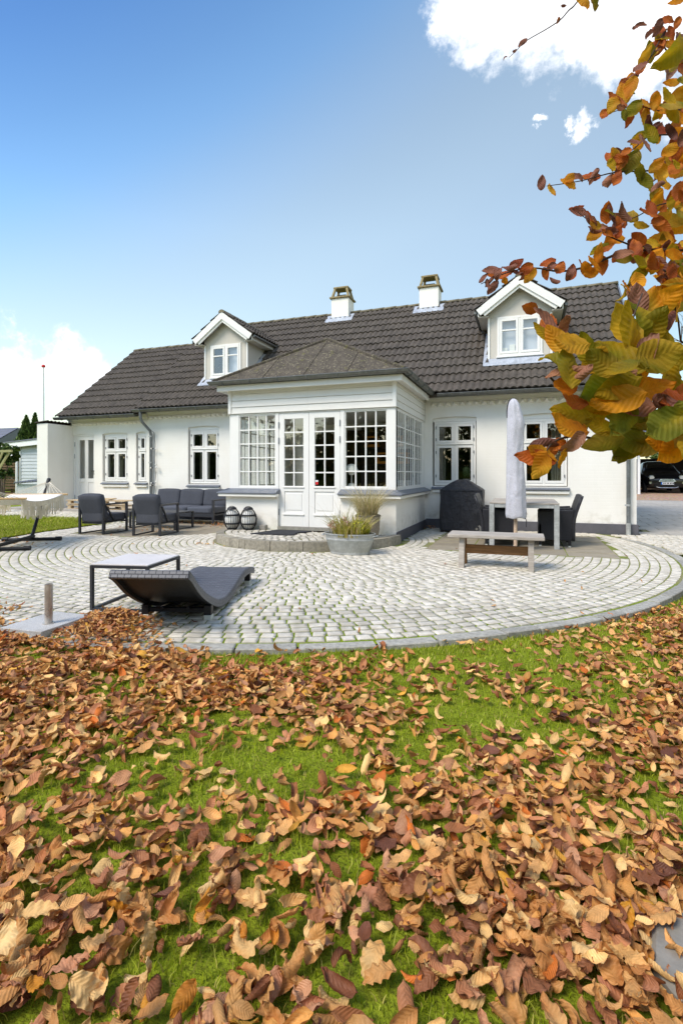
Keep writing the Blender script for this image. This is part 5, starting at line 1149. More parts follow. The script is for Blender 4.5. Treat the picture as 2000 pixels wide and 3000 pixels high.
def armchair(loc, rz, label, gp):
    """local: back towards -Y, open front +Y, width along X"""
    t = thing('lounge_chair', loc, label, 'armchair', gp, rz); hw, dp, ah = .28, .70, .575; s_ = .04
    for sx in (-1, 1):
        x = sx * (hw - s_ / 2); m = MB(); m.box(x - s_ / 2, x + s_ / 2, 0, s_, 0, ah); m.box(x - s_ / 2, x + s_ / 2, dp - s_, dp, 0, ah); m.box(x - s_ / 2, x + s_ / 2, s_, dp - s_, ah - .03, ah); m.box(x - s_ / 2, x + s_ / 2, s_, dp - s_, .0, .022); m.bar((x, .1, ah - .05), (x, .32, .24), .03, .03)
        P('side_frame', m, 'alu', t, bevel=.003)
    P('back_rail', MB().box(-hw + s_, hw - s_, .01, .035, ah - .03, ah - .001), 'alu', t, bevel=.003); m = MB(); m.box(-hw + s_, hw - s_, .05, .0765, .19, .225); m.box(-hw + s_, hw - s_, dp - .037, dp - .005, .19, .225); m.box(-hw + s_, hw - s_, .076, dp - .036, .205, .222); P('seat_frame', m, 'alu', t, bevel=.003)
    P('seat_cushion', cush(-hw + .045, hw - .045, .1, dp + .0, .225, .37), 'cushion', t, smooth='all'); bc = cush(-hw + .03, hw - .03, .06, .2, .26, .76); rot_mb(bc, R(17), (0, .13, .3)); P('back_cushion', bc, 'cushion', t, smooth='all')
    b2 = cush(-hw + .05, hw - .05, .03, .07, .23, .42); P('cushion_flap', b2, 'cushion', t, smooth='all')
    return t
GP = 'pair of charcoal lounge chairs facing the sofa'
armchair((-7.64, 7.45, 0), R(5), 'charcoal aluminium lounge chair with grey cushions nearer the hammock', GP)
armchair((-6.465, 7.565, 0), R(10), 'charcoal aluminium lounge chair with grey cushions nearer the step', GP)
# sofa
t = thing('outdoor_sofa', (-7.5, 10.1, 0), 'three-seat charcoal outdoor sofa with grey cushions against the wall', 'sofa'); x0, x1, y0, y1 = -1.05, 1.05, -.42, .38
for sx in (x0, x1 - .045):
    m = MB(); m.box(sx, sx + .045, y0, y0 + .05, 0, .56); m.box(sx, sx + .045, y1 - .05, y1, 0, .6); m.box(sx, sx + .045, y0 + .05, y1 - .05, .53, .56); P('arm_frame', m, 'alu', t, bevel=.003)
m = MB(); m.box(x0 + .046, x1 - .046, y0 + .01, y0 + .05, .17, .25); m.box(x0 + .046, x1 - .046, y1 - .05, y1 - .01, .17, .58); m.box(x0 + .046, x1 - .046, y0 + .051, y1 - .051, .2, .23); P('seat_frame', m, 'alu', t, bevel=.003)
for k in range(3):
    a = x0 + .05 + k * .6667; P('seat_cushion', cush(a + .004, a + .66, y0 + .0, y1 - .08, .25, .39), 'cushion_top', t, smooth='all'); bc = cush(a + .004, a + .66, y1 - .2, y1 - .05, .36, .76); rot_mb(bc, R(-11), (0, y1 - .1, .36)); P('back_cushion', bc, 'cushion', t, smooth='all')
# coffee table
t = thing('coffee_table', (-7.18, 8.87, 0), 'low charcoal coffee table between the lounge chairs and the sofa', 'table'); hw, hd = .58, .31
for sx in (-1, 1):
    m = MB(); x = sx * (hw - .02); m.box(x - .02, x + .02, -hd, -hd + .04, 0, .33); m.box(x - .02, x + .02, hd - .04, hd, 0, .33); m.box(x - .02, x + .02, -hd + .04, hd - .04, 0, .02); P('leg', m, 'alu', t, bevel=.003)
P('table_top', MB().box(-hw, hw, -hd, hd, .331, .352), 'alu', t, bevel=.003)
# pallets along the wall
t = thing('pallet_bench', (-10.2, 10.35, .236), 'stack of pale wooden pallets along the wall behind the lounge chairs', 'pallets')
for lv in range(2):
    z = lv * .125
    for k in range(3): P('deck_board', MB().box(-.95, .95, -.28 + k * .2, -.14 + k * .2, z + .085, z + .105), 'pallet', t, bevel=.002)
    for k in range(4):
        x = -.9 + k * .58; P('block', MB().box(x, x + .1, -.27, -.17, z + .012, z + .084), 'pallet', t); P('block', MB().box(x, x + .1, .13, .23, z + .012, z + .084), 'pallet', t)
    P('bottom_board', MB().box(-.95, .95, -.27, -.18, z - .0005 + .001, z + .0115), 'pallet', t)
m = MB(); m.prism([(-.5, -.2, .232), (.35, -.2, .232), (.35, -.2, .25), (-.5, -.2, .24)], (0, .3, .03)); P('loose_board', m, 'pallet', t)
# lanterns
def lantern(x, y, label):
    t = thing('lantern', (x, y, .142), label, 'lantern', 'black lanterns beside the door')
    prof = lambda f: .065 + .085 * math.sin(PI * min(1, max(0, f)) * .94 + .1) ** .75
    H_ = .345
    P('candle', MB().lathe(0, 0, [(.001, .02), (.05, .02)] + [(prof(f) - .028, .02 + f * (H_ - .02)) for f in np.linspace(.08, .95, 9)] + [(.03, H_), (.001, H_)], 20), 'candle', t, smooth=True)
    for k in range(22):
        a = 2 * PI * k / 22; P('rib', MB().tube([(prof(f) * math.cos(a), prof(f) * math.sin(a), .012 + f * H_) for f in np.linspace(0, 1, 9)], .0042, 4), 'iron', t)
    for f in (.28, .72): P('band', MB().lathe(0, 0, [(prof(f) + .001, f * H_ - .006), (prof(f) + .007, f * H_), (prof(f) + .007, f * H_ + .018), (prof(f) + .001, f * H_ + .024)], 24, caps=False), 'iron', t, smooth=True)
    for s_ in (-1, 1): P('frame_arch', MB().tube([((prof(f) + .008) * s_, 0, .01 + f * H_) for f in np.linspace(0, 1, 12)], .011, 6), 'iron', t, smooth=True)
    P('base', MB().lathe(0, 0, [(.001, 0), (.085, 0), (.09, .015), (.001, .02)], 20), 'iron', t)
    P('collar', MB().lathe(0, 0, [(.07, H_ + .005), (.085, H_ + .012), (.08, H_ + .035), (.062, H_ + .05), (.055, H_ + .05), (.058, H_ + .01)], 20, caps=False), 'iron', t, smooth=True)
    P('handle', MB().tube([(.06 * math.cos(a), 0, H_ + .04 + .025 * math.sin(a)) for a in np.linspace(0, PI, 9)], .006, 6), 'iron', t)
lantern(-4.925, 7.97, 'round black wire lantern with white inner, the left of two by the door'); lantern(-4.61, 8.0, 'round black wire lantern with white inner, the one closer to the door mat')
m = MB().box(-.07, .07, -.05, .05, 0, .085); one('stone_block', m, 'conc', (-4.37, 8.1, .143), 'small grey stone block on the step beside the lanterns', 'block', bevel=.012)
# door mat
q = [G(640 + .3444 * u, 1350 + .3444 * v, .145) for u, v in ((300, 628), (490, 572), (745, 574), (650, 636))]
m = MB(); n_ = 14
a_, b_, c_, d_ = (-4.23, 7.40), (-4.08, 8.05), (-3.42, 8.07), (-3.5, 7.42)
grid_ = []
for i in range(n_ + 1):
    f = i / n_; l = (a_[0] + (b_[0] - a_[0]) * f, a_[1] + (b_[1] - a_[1]) * f); r_ = (d_[0] + (c_[0] - d_[0]) * f + (-.08 if .35 < f < .6 else 0), d_[1] + (c_[1] - d_[1]) * f)
    grid_.append([(l[0] + (r_[0] - l[0]) * k / n_, l[1] + (r_[1] - l[1]) * k / n_, .156 + rnd.uniform(0, .002)) for k in range(n_ + 1)])
m.sheet(grid_); m.sheet([[(x, y, .143) for x, y, z in r_] for r_ in grid_])
for r_ in (grid_[0], grid_[-1]): m.sheet([r_, [(x, y, .143) for x, y, z in r_]])
m.sheet([[r_[0], (r_[0][0], r_[0][1], .143)] for r_ in grid_]); m.sheet([[r_[-1], (r_[-1][0], r_[-1][1], .143)] for r_ in grid_])
one('door_mat', m, 'rubber', (0, 0, 0), 'dark grey door mat lying on the round step', 'door mat')
# blades and leaf sprays for planters
def blades(n, cx, cy, z0, sprd, h0, h1, cols, wd=.004, lean=.5, seg=4, seed=1):
    g = np.random.default_rng(seed); V = []; Fs = []; Cs = []; k0 = 0
    for i in range(n):
        a = g.uniform(0, 2 * PI); rr_ = sprd * math.sqrt(g.uniform(0, 1)); bx, by = cx + rr_ * math.cos(a), cy + rr_ * math.sin(a); h = g.uniform(h0, h1); ln = lean * h * g.uniform(.2, 1); da = a + g.normal(0, .7); ww = wd * g.uniform(.7, 1.3); c = np.array(cols[g.integers(len(cols))][:3]) * g.uniform(.8, 1.2)
        pa = g.uniform(0, 2 * PI); ox, oy = math.cos(pa) * ww, math.sin(pa) * ww
        for s_ in range(seg + 1):
            f = s_ / seg; x, y, z = bx + math.cos(da) * ln * f * f, by + math.sin(da) * ln * f * f, z0 + h * f * (1 - .18 * f * ln / max(.01, h)); k = (1 - f * .85)
            V += [(x - ox * k, y - oy * k, z), (x + ox * k, y + oy * k, z)]; Cs += [c, c]
        Fs += [(k0 + 2 * s_, k0 + 2 * s_ + 1, k0 + 2 * s_ + 3, k0 + 2 * s_ + 2) for s_ in range(seg)]; k0 += 2 * (seg + 1)
    return np.array(V), np.array(Fs), np.array(Cs)
tub = thing('zinc_tub_planter', (-2.33, 6.86, 0), 'oval galvanised tub with handles, planted with pink and yellow-green flowers', 'planter')
prof = [(.001, 0), (.275, 0), (.285, .02), (.283, .035), (.29, .04), (.345, .2), (.352, .205), (.352, .222), (.345, .226), (.365, .275), (.378, .28), (.378, .295), (.362, .295), (.335, .2), (.3, .19), (.001, .19)]
P('tub', MB().lathe(0, 0, prof, 40, 1, .62), 'galv', tub, smooth=True)
P('soil', MB().lathe(0, 0, [(.001, .255), (.34, .25)], 30, 1, .62), 'soilpot', tub)
for s_ in (-1, 1): P('handle', MB().tube([(s_ * (.36 + .05 * math.sin(a)), .07 * math.cos(a), .262) for a in np.linspace(0, PI, 8)], .009, 6), 'galv', tub)
cg = [S(176, 168, 70), S(196, 182, 90), S(150, 150, 60), S(212, 196, 134), S(186, 160, 112)]
V, Fs, Cs = blades(420, .02, 0, .25, .25, .12, .36, cg, .011, .9, 4, 3); o = stuff('foliage', np_mesh('foliage', V, Fs, 'plantleaf', uvs=np.zeros((len(V), 2)), cols=Cs), parent=tub)
V, Fs, Cs = blades(60, -.12, 0, .25, .16, .3, .62, [S(150, 150, 110), S(180, 170, 130)], .003, .8, 5, 5); o = stuff('tall_blades', np_mesh('tall_blades', V, Fs, 'plantleaf', uvs=np.zeros((len(V), 2)), cols=Cs), parent=tub)
g_ = np.random.default_rng(5)
def petals(n, cen, rad, size, cols, seed):
    g = np.random.default_rng(seed); d = g.normal(size=(n, 3)); d /= np.linalg.norm(d, axis=1)[:, None]; c = np.array(cen) + d * np.array(rad) * g.uniform(.6, 1, (n, 1)); a = g.normal(size=(n, 3)); a -= d * (a * d).sum(1)[:, None]; a /= np.linalg.norm(a, axis=1)[:, None]; b = np.cross(d, a); sz = size * g.uniform(.6, 1.3, (n, 1))
    V = np.stack([c - a * sz, c - b * sz * .7, c + a * sz, c + b * sz * .7], 1).reshape(-1, 3); Fs = np.arange(4 * n).reshape(n, 4); C_ = np.array([x[:3] for x in cols])[g.integers(len(cols), size=n)] * g.uniform(.75, 1.2, (n, 1)); return V, Fs, np.repeat(C_, 4, 0)
for k in range(9):
    c = (-.27 + .055 * k * 0.8 + g_.uniform(-.02, .02), g_.uniform(-.14, .05), .36 + g_.uniform(0, .14)); V, Fs, Cs = petals(46, c, (.05, .05, .04), .014, [S(232, 196, 186), S(214, 166, 156), S(222, 204, 180), S(196, 150, 130)], 20 + k); link('flower_head', np_mesh('flower_head', V, Fs, 'plantleaf', uvs=np.zeros((len(V), 2)), cols=Cs), tub)
V, Fs, Cs = petals(520, (.13, -.02, .36), (.2, .16, .13), .02, [S(186, 186, 40), S(160, 168, 50), S(206, 196, 70), S(130, 140, 40)], 44); stuff('foliage_leaves', np_mesh('foliage_leaves', V, Fs, 'plantleaf', uvs=np.zeros((len(V), 2)), cols=Cs), parent=tub)
bsk = thing('wicker_basket_planter', (-2.32, 7.72, .14), 'pale wicker basket with dry ornamental grass on the step behind the tub', 'planter')
prof = [(.001, 0), (.16, 0), (.185, .12), (.195, .3), (.2, .33), (.185, .33), (.18, .28), (.001, .28)]
b = P('basket', MB().lathe(0, 0, prof, 28), 'willow', bsk, smooth=True); uvl = b.data.uv_layers.new(name='UVMap')
for lp in b.data.loops: v = b.data.vertices[lp.vertex_index].co; uvl.data[lp.index].uv = (math.atan2(v.y, v.x) * .19, v.z)
P('rim', MB().tube([(.195 * math.cos(a), .195 * math.sin(a), .335) for a in np.linspace(0, 2 * PI, 24, endpoint=False)], .012, 6, closed=True), 'willow', bsk)
V, Fs, Cs = blades(650, 0, 0, .28, .15, .25, .62, [S(208, 190, 142), S(190, 176, 120), S(166, 160, 104), S(222, 206, 166)], .004, .95, 5, 8); stuff('dry_grass', np_mesh('dry_grass', V, Fs, 'plantleaf', uvs=np.zeros((len(V), 2)), cols=Cs), parent=bsk)
# covered grill
t = thing('covered_grill', (-1.155, 10.3, 0), 'grill on wheels under a black fabric cover against the house wall', 'grill'); rows_ = []
hw, hd = .415, .30
for i, (z, k, kd) in enumerate(((.05, 1.0, 1.0), (.12, 1.0, 1.0), (.25, .985, .99), (.4, .985, .98), (.55, .98, .98), (.7, .985, .99), (.79, .99, .99), (.825, .97, .95), (.88, .78, .8), (.95, .52, .6), (1.0, .3, .45), (1.02, .16, .3))):
    rw = []
    for j in range(48):
        a = 2 * PI * j / 48; c, s_ = math.cos(a), math.sin(a); e = .22; fo = 1 + (.018 * math.sin(a * 9 + z * 7) + .014 * math.sin(a * 17 + z * 23) + .012 * math.sin(z * 31 + a * 4)) * (1 if .1 < z < .8 else .4)
        rw.append((math.copysign(abs(c) ** e, c) * hw * k * fo, math.copysign(abs(s_) ** e, s_) * hd * kd * fo, z + (.02 * math.sin(a * 5) if i == 0 else .008 * math.sin(a * 7 + i))))
    rows_.append(rw)
m = MB(); L = 48; vs = [p for r_ in rows_ for p in r_]; m.add(vs, [(i * L + k, i * L + (k + 1) % L, (i + 1) * L + (k + 1) % L, (i + 1) * L + k) for i in range(len(rows_) - 1) for k in range(L)] + [tuple((len(rows_) - 1) * L + k for k in range(L))])
o = P('cover', m, 'cover', t, smooth='all'); sb = o.modifiers.new('s', 'SUBSURF'); sb.levels = 1; sb.render_levels = 1
P('cover_seam', MB().tube([(hw * .99 * (math.copysign(abs(math.cos(a)) ** .22, math.cos(a))), hd * .99 * math.copysign(abs(math.sin(a)) ** .22, math.sin(a)), .81) for a in np.linspace(0, 2 * PI, 48, endpoint=False)], .007, 5, closed=True), 'cover', t)
for sy in (-1, 1):
    P('wheel', MB().tube([(.30, sy * .27 - .02, .085), (.30, sy * .27 + .02, .085)], .085, 24), 'wheel', t, smooth=True)
P('hub', MB().tube([(.30, -.305, .085), (.30, -.288, .085)], .025, 12), 'conc', t); P('spokes', MB().tube([(.30 + .06 * math.cos(a), -.2925, .085 + .06 * math.sin(a)) for a in np.linspace(0, 2 * PI, 20, endpoint=False)], .006, 5, closed=True), 'conc', t)
for sx, sy in ((-.36, -.24), (-.36, .24)): P('leg', MB().box(sx - .03, sx + .03, sy - .03, sy + .03, 0, .1), 'iron', t)
# garden table
t = thing('garden_table', (-.015, 8.98, 0), 'garden table with galvanised steel legs and pale slatted top', 'table'); hw, hd = .465, .7
for sx in (-1, 1):
    for sy in (-1, 1): P('leg', MB().box(sx * hw - .037, sx * hw + .037, sy * hd - .037, sy * hd + .037, 0, .665), 'galv', t, bevel=.004)
m = MB(); m.box(-hw + .038, hw - .038, -hd - .02, -hd + .02, .61, .664); m.box(-hw + .038, hw - .038, hd - .02, hd + .02, .61, .664); m.box(-hw - .02, -hw + .02, -hd + .038, hd - .038, .61, .664); m.box(hw - .02, hw + .02, -hd + .038, hd - .038, .61, .664); P('apron', m, 'galv', t, bevel=.003)
for k in range(9): y = -hd - .035 + k * (2 * hd + .07) / 9; P('top_slat', MB().box(-hw - .035, hw + .035, y + .004, y + (2 * hd + .07) / 9 - .004, .668, .69), 'benchtop', t, bevel=.003)
def tub_chair(x, y, rz, label):
    """woven armchair, faces local +Y"""
    t = thing('wicker_chair', (x, y, 0), label, 'chair', 'dark wicker chairs at the garden table', rz); hw, hd = .25, .24
    m = MB(); m.box(-hw + .03, hw - .03, -hd + .06, hd, .36, .42); uv_box(P('seat', m, 'wickerdark', t, bevel=.02, seg=2))
    m = MB(); m.hexa([(-hw, hd - .05, .1), (hw, hd - .05, .1), (hw, hd, .1), (-hw, hd, .1), (-hw, hd - .05, .359), (hw, hd - .05, .359), (hw, hd, .359), (-hw, hd, .359)]); uv_box(P('front_panel', m, 'wickerdark', t, bevel=.01))
    for sx in (-1, 1):
        m = MB(); x0, x1 = sorted((sx * hw, sx * (hw - .05))); m.hexa([(x0, -hd, .1), (x1, -hd, .1), (x1, hd + .001, .1), (x0, hd + .001, .1), (x0, -hd - .03, .58), (x1, -hd - .03, .58), (x1, hd + .001, .55), (x0, hd + .001, .55)]); uv_box(P('side_panel', m, 'wickerdark', t, bevel=.015, seg=2))
    m = MB(); n_ = 10; rows_ = []
    for f in np.linspace(0, 1, 7):
        z = .1 + .68 * f; yb_ = -hd - (0 if f < .4 else .12 * ((f - .4) / .6) ** 1.3); rows_.append([(-hw + 2 * hw * k / n_, yb_ - .025 * (1 - (2 * k / n_ - 1) ** 2), z + (.015 * (1 - (2 * k / n_ - 1) ** 2) if f == 1 else 0)) for k in range(n_ + 1)])
    m.sheet(rows_); o = uv_box(P('backrest', m, 'wickerdark', t, smooth='all')); sm = o.modifiers.new('t', 'SOLIDIFY'); sm.thickness = .04; sm.offset = 1
    P('cushion', cush(-hw + .06, hw - .06, -hd + .06, hd - .01, .42, .465), 'cushion', t, smooth='all')
    for sx in (-1, 1):
        for sy in (-1, 1):
            lg = P('leg', MB().bar((sx * (hw - .03), sy * (hd - .03), .11), (sx * (hw - .03), sy * (hd - .03), .025), .04, .04), 'wickerdark', t); P('foot', MB().box(sx * (hw - .03) - .018, sx * (hw - .03) + .018, sy * (hd - .03) - .018, sy * (hd - .03) + .018, 0, .024), 'legcap', lg)
tub_chair(-.36, 8.62, R(-90), 'black wicker armchair at the table, the left one nearer the bench'); tub_chair(-.40, 9.25, R(-90), 'black wicker armchair at the table, the left one nearer the wall')
tub_chair(.44, 8.80, R(90), 'black wicker armchair at the table, the right one nearer the bench'); tub_chair(.47, 9.4, R(90), 'black wicker armchair at the table, the right one nearer the wall')
# bench
t = thing('wooden_bench', (-.33, 6.46, 0), 'weathered wooden garden bench with brown trestle legs and grey seat boards', 'bench'); x0, x1 = -.545, .545
for k, (a, b) in enumerate(((-.21, .0), (.006, .215))):
    m = MB(); m.box(x0 + rnd.uniform(-.005, .01), x1, a, b, .362, .402); P('seat_board', m, 'benchtop', t, bevel=.005)
for sx in (-.385, .40):
    for sy in (-1, 1):
        m = MB(); m.hexa([(sx - .032, sy * .165 - .04, 0), (sx + .032, sy * .165 - .04, 0), (sx + .032, sy * .165 + .035, 0), (sx - .032, sy * .165 + .035, 0), (sx - .032, sy * .085 - .05, .3615), (sx + .032, sy * .085 - .05, .3615), (sx + .032, sy * .085 + .045, .3615), (sx - .032, sy * .085 + .045, .3615)]); P('leg', m, 'benchtop' if (sy < 0) else 'benchleg', t, bevel=.004)
    P('cross_piece', MB().box(sx - .03, sx + .03, -.03, .03, .22, .36), 'benchleg', t)
P('stretcher', MB().box(-.352, .367, -.022, .02, .155, .262), 'benchleg', t, bevel=.004)
# folded parasol in its cover
t = thing('parasol', (-.127, 7.9, 0), 'closed parasol in a pale grey zipped cover between bench and table', 'parasol')
P('pole', MB().tube([(0, 0, 0), (0, 0, .62)], .026, 14), 'polewood', t, smooth=True); P('ground_sleeve', MB().tube([(0, 0, 0), (0, 0, .05)], .036, 14), 'galv', t, smooth=True)
rows_ = []; L = 30
for i, (z, rr_, ox) in enumerate(((.5, .1, .02), (.47, .135, .015), (.52, .145, .01), (.7, .14, .0), (1.0, .128, .0), (1.3, .117, -.005), (1.6, .112, -.005), (1.78, .118, .0), (1.86, .124, .012), (1.95, .108, .005), (2.05, .098, -.008), (2.14, .08, -.018), (2.2, .056, -.025), (2.232, .02, -.03))):
    rw = []
    for j in range(L):
        a = 2 * PI * j / L; f = 1 + .07 * math.sin(a * 5 + z * 2.3) + .06 * math.sin(a * 8 - z * 5) + .03 * math.sin(a * 3 + z * 9) + (.07 * math.sin(a * 7) if z < .6 else 0)
        rw.append((ox + rr_ * f * math.cos(a), rr_ * .85 * f * math.sin(a), z + (.012 * math.sin(a * 4) if i < 3 else 0)))
    rows_.append(rw)
m = MB(); m.add([p for r_ in rows_ for p in r_], [(i * L + k, i * L + (k + 1) % L, (i + 1) * L + (k + 1) % L, (i + 1) * L + k) for i in range(len(rows_) - 1) for k in range(L)] + [tuple((len(rows_) - 1) * L + k for k in range(L))])
cv = P('cover', m, 'parasol', t, smooth='all'); sb = cv.modifiers.new('s', 'SUBSURF'); sb.levels = 1; sb.render_levels = 1
P('zip', MB().tube([(r_[2][0] + .004, r_[2][1] - .0, r_[2][2]) for r_ in rows_[2:9]], .009, 6), 'zip', cv); P('zip', MB().tube([(r_[15][0] - .001, r_[15][1], r_[15][2]) for r_ in rows_[9:]], .008, 6), 'zip', cv)
P('drawstring', MB().tube([(.13, -.03, .5), (.15, -.06, .46), (.145, -.05, .4), (.15, -.05, .36)], .006, 5), 'zip', cv)
# side table by the lounger
c4 = [Vector((-3.35, 3.281)), Vector((-2.881, 3.387)), Vector((-2.975, 3.903)), Vector((-3.452, 3.80))]
t = thing('side_table', (-3.165, 3.59, 0), 'low square side table with pale top and thin black frame', 'table'); c4 = [c - Vector((-3.165, 3.59)) for c in c4]
P('table_top', MB().prism([(c.x * 1.03, c.y * 1.03, .374) for c in c4], (0, 0, .012)), 'tabletop', t, bevel=.002)
m = MB()
for i in range(4):
    a, b = c4[i], c4[(i + 1) % 4]; a3, b3 = Vector((a.x, a.y, 0)), Vector((b.x, b.y, 0)); m.bar(a3 + Vector((0, 0, .362)), b3 + Vector((0, 0, .362)), .024, .022); m.bar(a3 + Vector((0, 0, .012)), b3 + Vector((0, 0, .012)), .024, .022)
P('frame', m, 'alu', t)
for c in c4: P('leg', MB().bar((c.x, c.y, .0), (c.x, c.y, .3735), .025, .025), 'alu', t)
# wave lounger
LX = Vector((-.285, .958, 0)).normalized(); LY = Vector((.958, .285, 0)).normalized()
t = thing('sun_lounger', (-2.53, 3.31, 0), 'dark grey woven wave-shaped sun lounger beside the pale side table', 'lounger', rz=math.atan2(LX.y, LX.x))
prof = [(-.50, .475), (-.42, .43), (-.28, .325), (-.12, .235), (.05, .16), (.18, .115), (.3, .095), (.42, .088), (.55, .098), (.7, .125), (.85, .155), (1.0, .178), (1.12, .185), (1.25, .178), (1.38, .158), (1.46, .14)]
fine = []
for i in range(len(prof) - 1):
    for k in range(4):
        p0, p1, p2, p3 = prof[max(i - 1, 0)], prof[i], prof[i + 1], prof[min(i + 2, len(prof) - 1)]; f = k / 4
        cr_ = lambda a, b, c, d: .5 * (2 * b + (c - a) * f + (2 * a - 5 * b + 4 * c - d) * f * f + (3 * b - a - 3 * c + d) * f ** 3)
        fine.append((cr_(p0[0], p1[0], p2[0], p3[0]), cr_(p0[1], p1[1], p2[1], p3[1])))
fine.append(prof[-1]); hw = .275; sl_ = [0.]
for i in range(1, len(fine)): sl_.append(sl_[-1] + math.hypot(fine[i][0] - fine[i - 1][0], fine[i][1] - fine[i - 1][1]))
nw = 14; th = .062; Vt = []; UV = []
tot = sl_[-1]; nfine = 232; fs_ = np.linspace(0, tot, nfine); fx_ = np.interp(fs_, sl_, [p[0] for p in fine]); fz_ = np.interp(fs_, sl_, [p[1] for p in fine])
fine = list(zip(fx_.tolist(), fz_.tolist())); sl_ = fs_.tolist()
cross = [(-hw, -th), (-hw, -.012), (-hw + .012, 0)] + [(-hw + .012 + (2 * hw - .024) * k / nw, -.012 * (1 - (2 * k / nw - 1) ** 2)) for k in range(1, nw)] + [(hw - .012, 0), (hw, -.012), (hw, -th)] + [(hw - .03, -th), (hw - .03, -.03), (-hw + .03, -.03), (-hw + .03, -th)]
pl = [0.]
for i in range(1, len(cross)): pl.append(pl[-1] + math.hypot(cross[i][0] - cross[i - 1][0], cross[i][1] - cross[i - 1][1]))
nc = len(cross)
for i, (x, z) in enumerate(fine):
    a = fine[max(0, i - 6)]; b = fine[min(len(fine) - 1, i + 6)]; d = Vector((b[0] - a[0], b[1] - a[1])).normalized(); nx, nz_ = -d.y, d.x; rip = .0055 * (abs(math.sin(sl_[i] * PI / .046)) - .5)
    for j, (yy, oo) in enumerate(cross):
        oo = oo + (rip if 2 <= j <= nw + 2 else 0)
        Vt.append((x + nx * oo, -yy, z + nz_ * oo)); UV.append((pl[j], sl_[i]))
Fq = [(i * nc + j, i * nc + (j + 1) % nc, (i + 1) * nc + (j + 1) % nc, (i + 1) * nc + j) for i in range(len(fine) - 1) for j in range(nc)]
me = np_mesh('woven_shell', np.array(Vt), np.array(Fq), 'wicker', uvs=np.array(UV), smooth=True)
bm = bmesh.new(); bm.from_mesh(me); bmesh.ops.recalc_face_normals(bm, faces=bm.faces); bm.to_mesh(me); bm.free()
me.materials.append(M['wickerdark'])
for p_ in me.polygons:
    c_ = p_.center; zt_ = float(np.interp(c_.x, fx_, fz_))
    if zt_ - c_.z > .022 and abs(c_.y) < hw - .01: p_.material_index = 1
o = link('woven_shell', me, t); o.data.set_sharp_from_angle(angle=R(50))
m = MB(); e0 = [Vt[j] for j in range(nc)]; k0 = nc - 4; m.add(e0, [(0, 1, nc - 2, nc - 1), tuple(range(1, nc - 5)) + (nc - 5, nc - 3, nc - 2), (nc - 5, nc - 6, nc - 4, nc - 3)]); m = MB()
d0 = Vector((fine[6][0] - fine[0][0], 0, fine[6][1] - fine[0][1])).normalized(); nn = Vector((-d0.z, 0, d0.x)); b0 = Vector((fine[0][0], 0, fine[0][1]))
m.hexa([b0 + Vector((0, s_, 0)) * 1 - nn * th - d0 * .004 + d0 * q for s_, q in ((-hw, 0), (hw, 0), (hw, .03), (-hw, .03))] + [b0 + Vector((0, s_, 0)) - nn * .002 - d0 * .004 + d0 * q for s_, q in ((-hw, 0), (hw, 0), (hw, .03), (-hw, .03))]); uv_box(P('head_edge', m, 'wicker', t, bevel=.006))
d0 = Vector((fine[-1][0] - fine[-7][0], 0, fine[-1][1] - fine[-7][1])).normalized(); nn = Vector((-d0.z, 0, d0.x)); b0 = Vector((fine[-1][0], 0, fine[-1][1]))
m = MB(); m.hexa([b0 + Vector((0, s_, 0)) - nn * th + d0 * q for s_, q in ((-hw, -.03), (hw, -.03), (hw, .004), (-hw, .004))] + [b0 + Vector((0, s_, 0)) - nn * .002 + d0 * q for s_, q in ((-hw, -.03), (hw, -.03), (hw, .004), (-hw, .004))]); uv_box(P('foot_edge', m, 'wicker', t, bevel=.006))
for x, zt_ in ((.0, .13), (1.27, .13)):
    for sy in (-1, 1):
        lg = P('leg', MB().box(x - .03, x + .03, sy * .245 - .028, sy * .245 + .028, .04, zt_ if x > .5 else .115), 'wickerdark', t, bevel=.003); P('leg_cap', MB().box(x - .031, x + .031, sy * .245 - .029, sy * .245 + .029, 0, .039), 'legcap', lg, bevel=.003)
for sy in (-.1, .1): P('under_rail', MB().tube([(-.05, sy, .1), (.3, sy, .05), (.7, sy, .07), (1.2, sy, .12)], .012, 8), 'iron', t, smooth=True)
P('cross_rail', MB().box(-.02, .02, -.216, .216, .06, .09), 'iron', t); P('cross_rail', MB().box(1.25, 1.29, -.216, .216, .08, .11), 'iron', t)
# granite foot with steel tube
t = thing('parasol_stand', (-3.28, 2.81, 0), 'square granite parasol base with an upright steel tube, half under leaves', 'parasol base')
cs = [(-3.455, 2.575), (-3.10, 2.60), (-3.115, 3.045), (-3.485, 3.02)]
P('slab', MB().prism([(x + 3.28, y - 2.81, -.005) for x, y in cs], (0, 0, .052)), 'granite', t, bevel=.003)
P('tube', MB().lathe(.05, -.04, [(.027, .048), (.027, .33), (.024, .33), (.024, .06)], 24, caps=False), 'steel', t, smooth=True); P('collar', MB().lathe(.05, -.04, [(.027, .0475), (.04, .0475), (.04, .053), (.0272, .053)], 24, caps=False), 'steel', t)
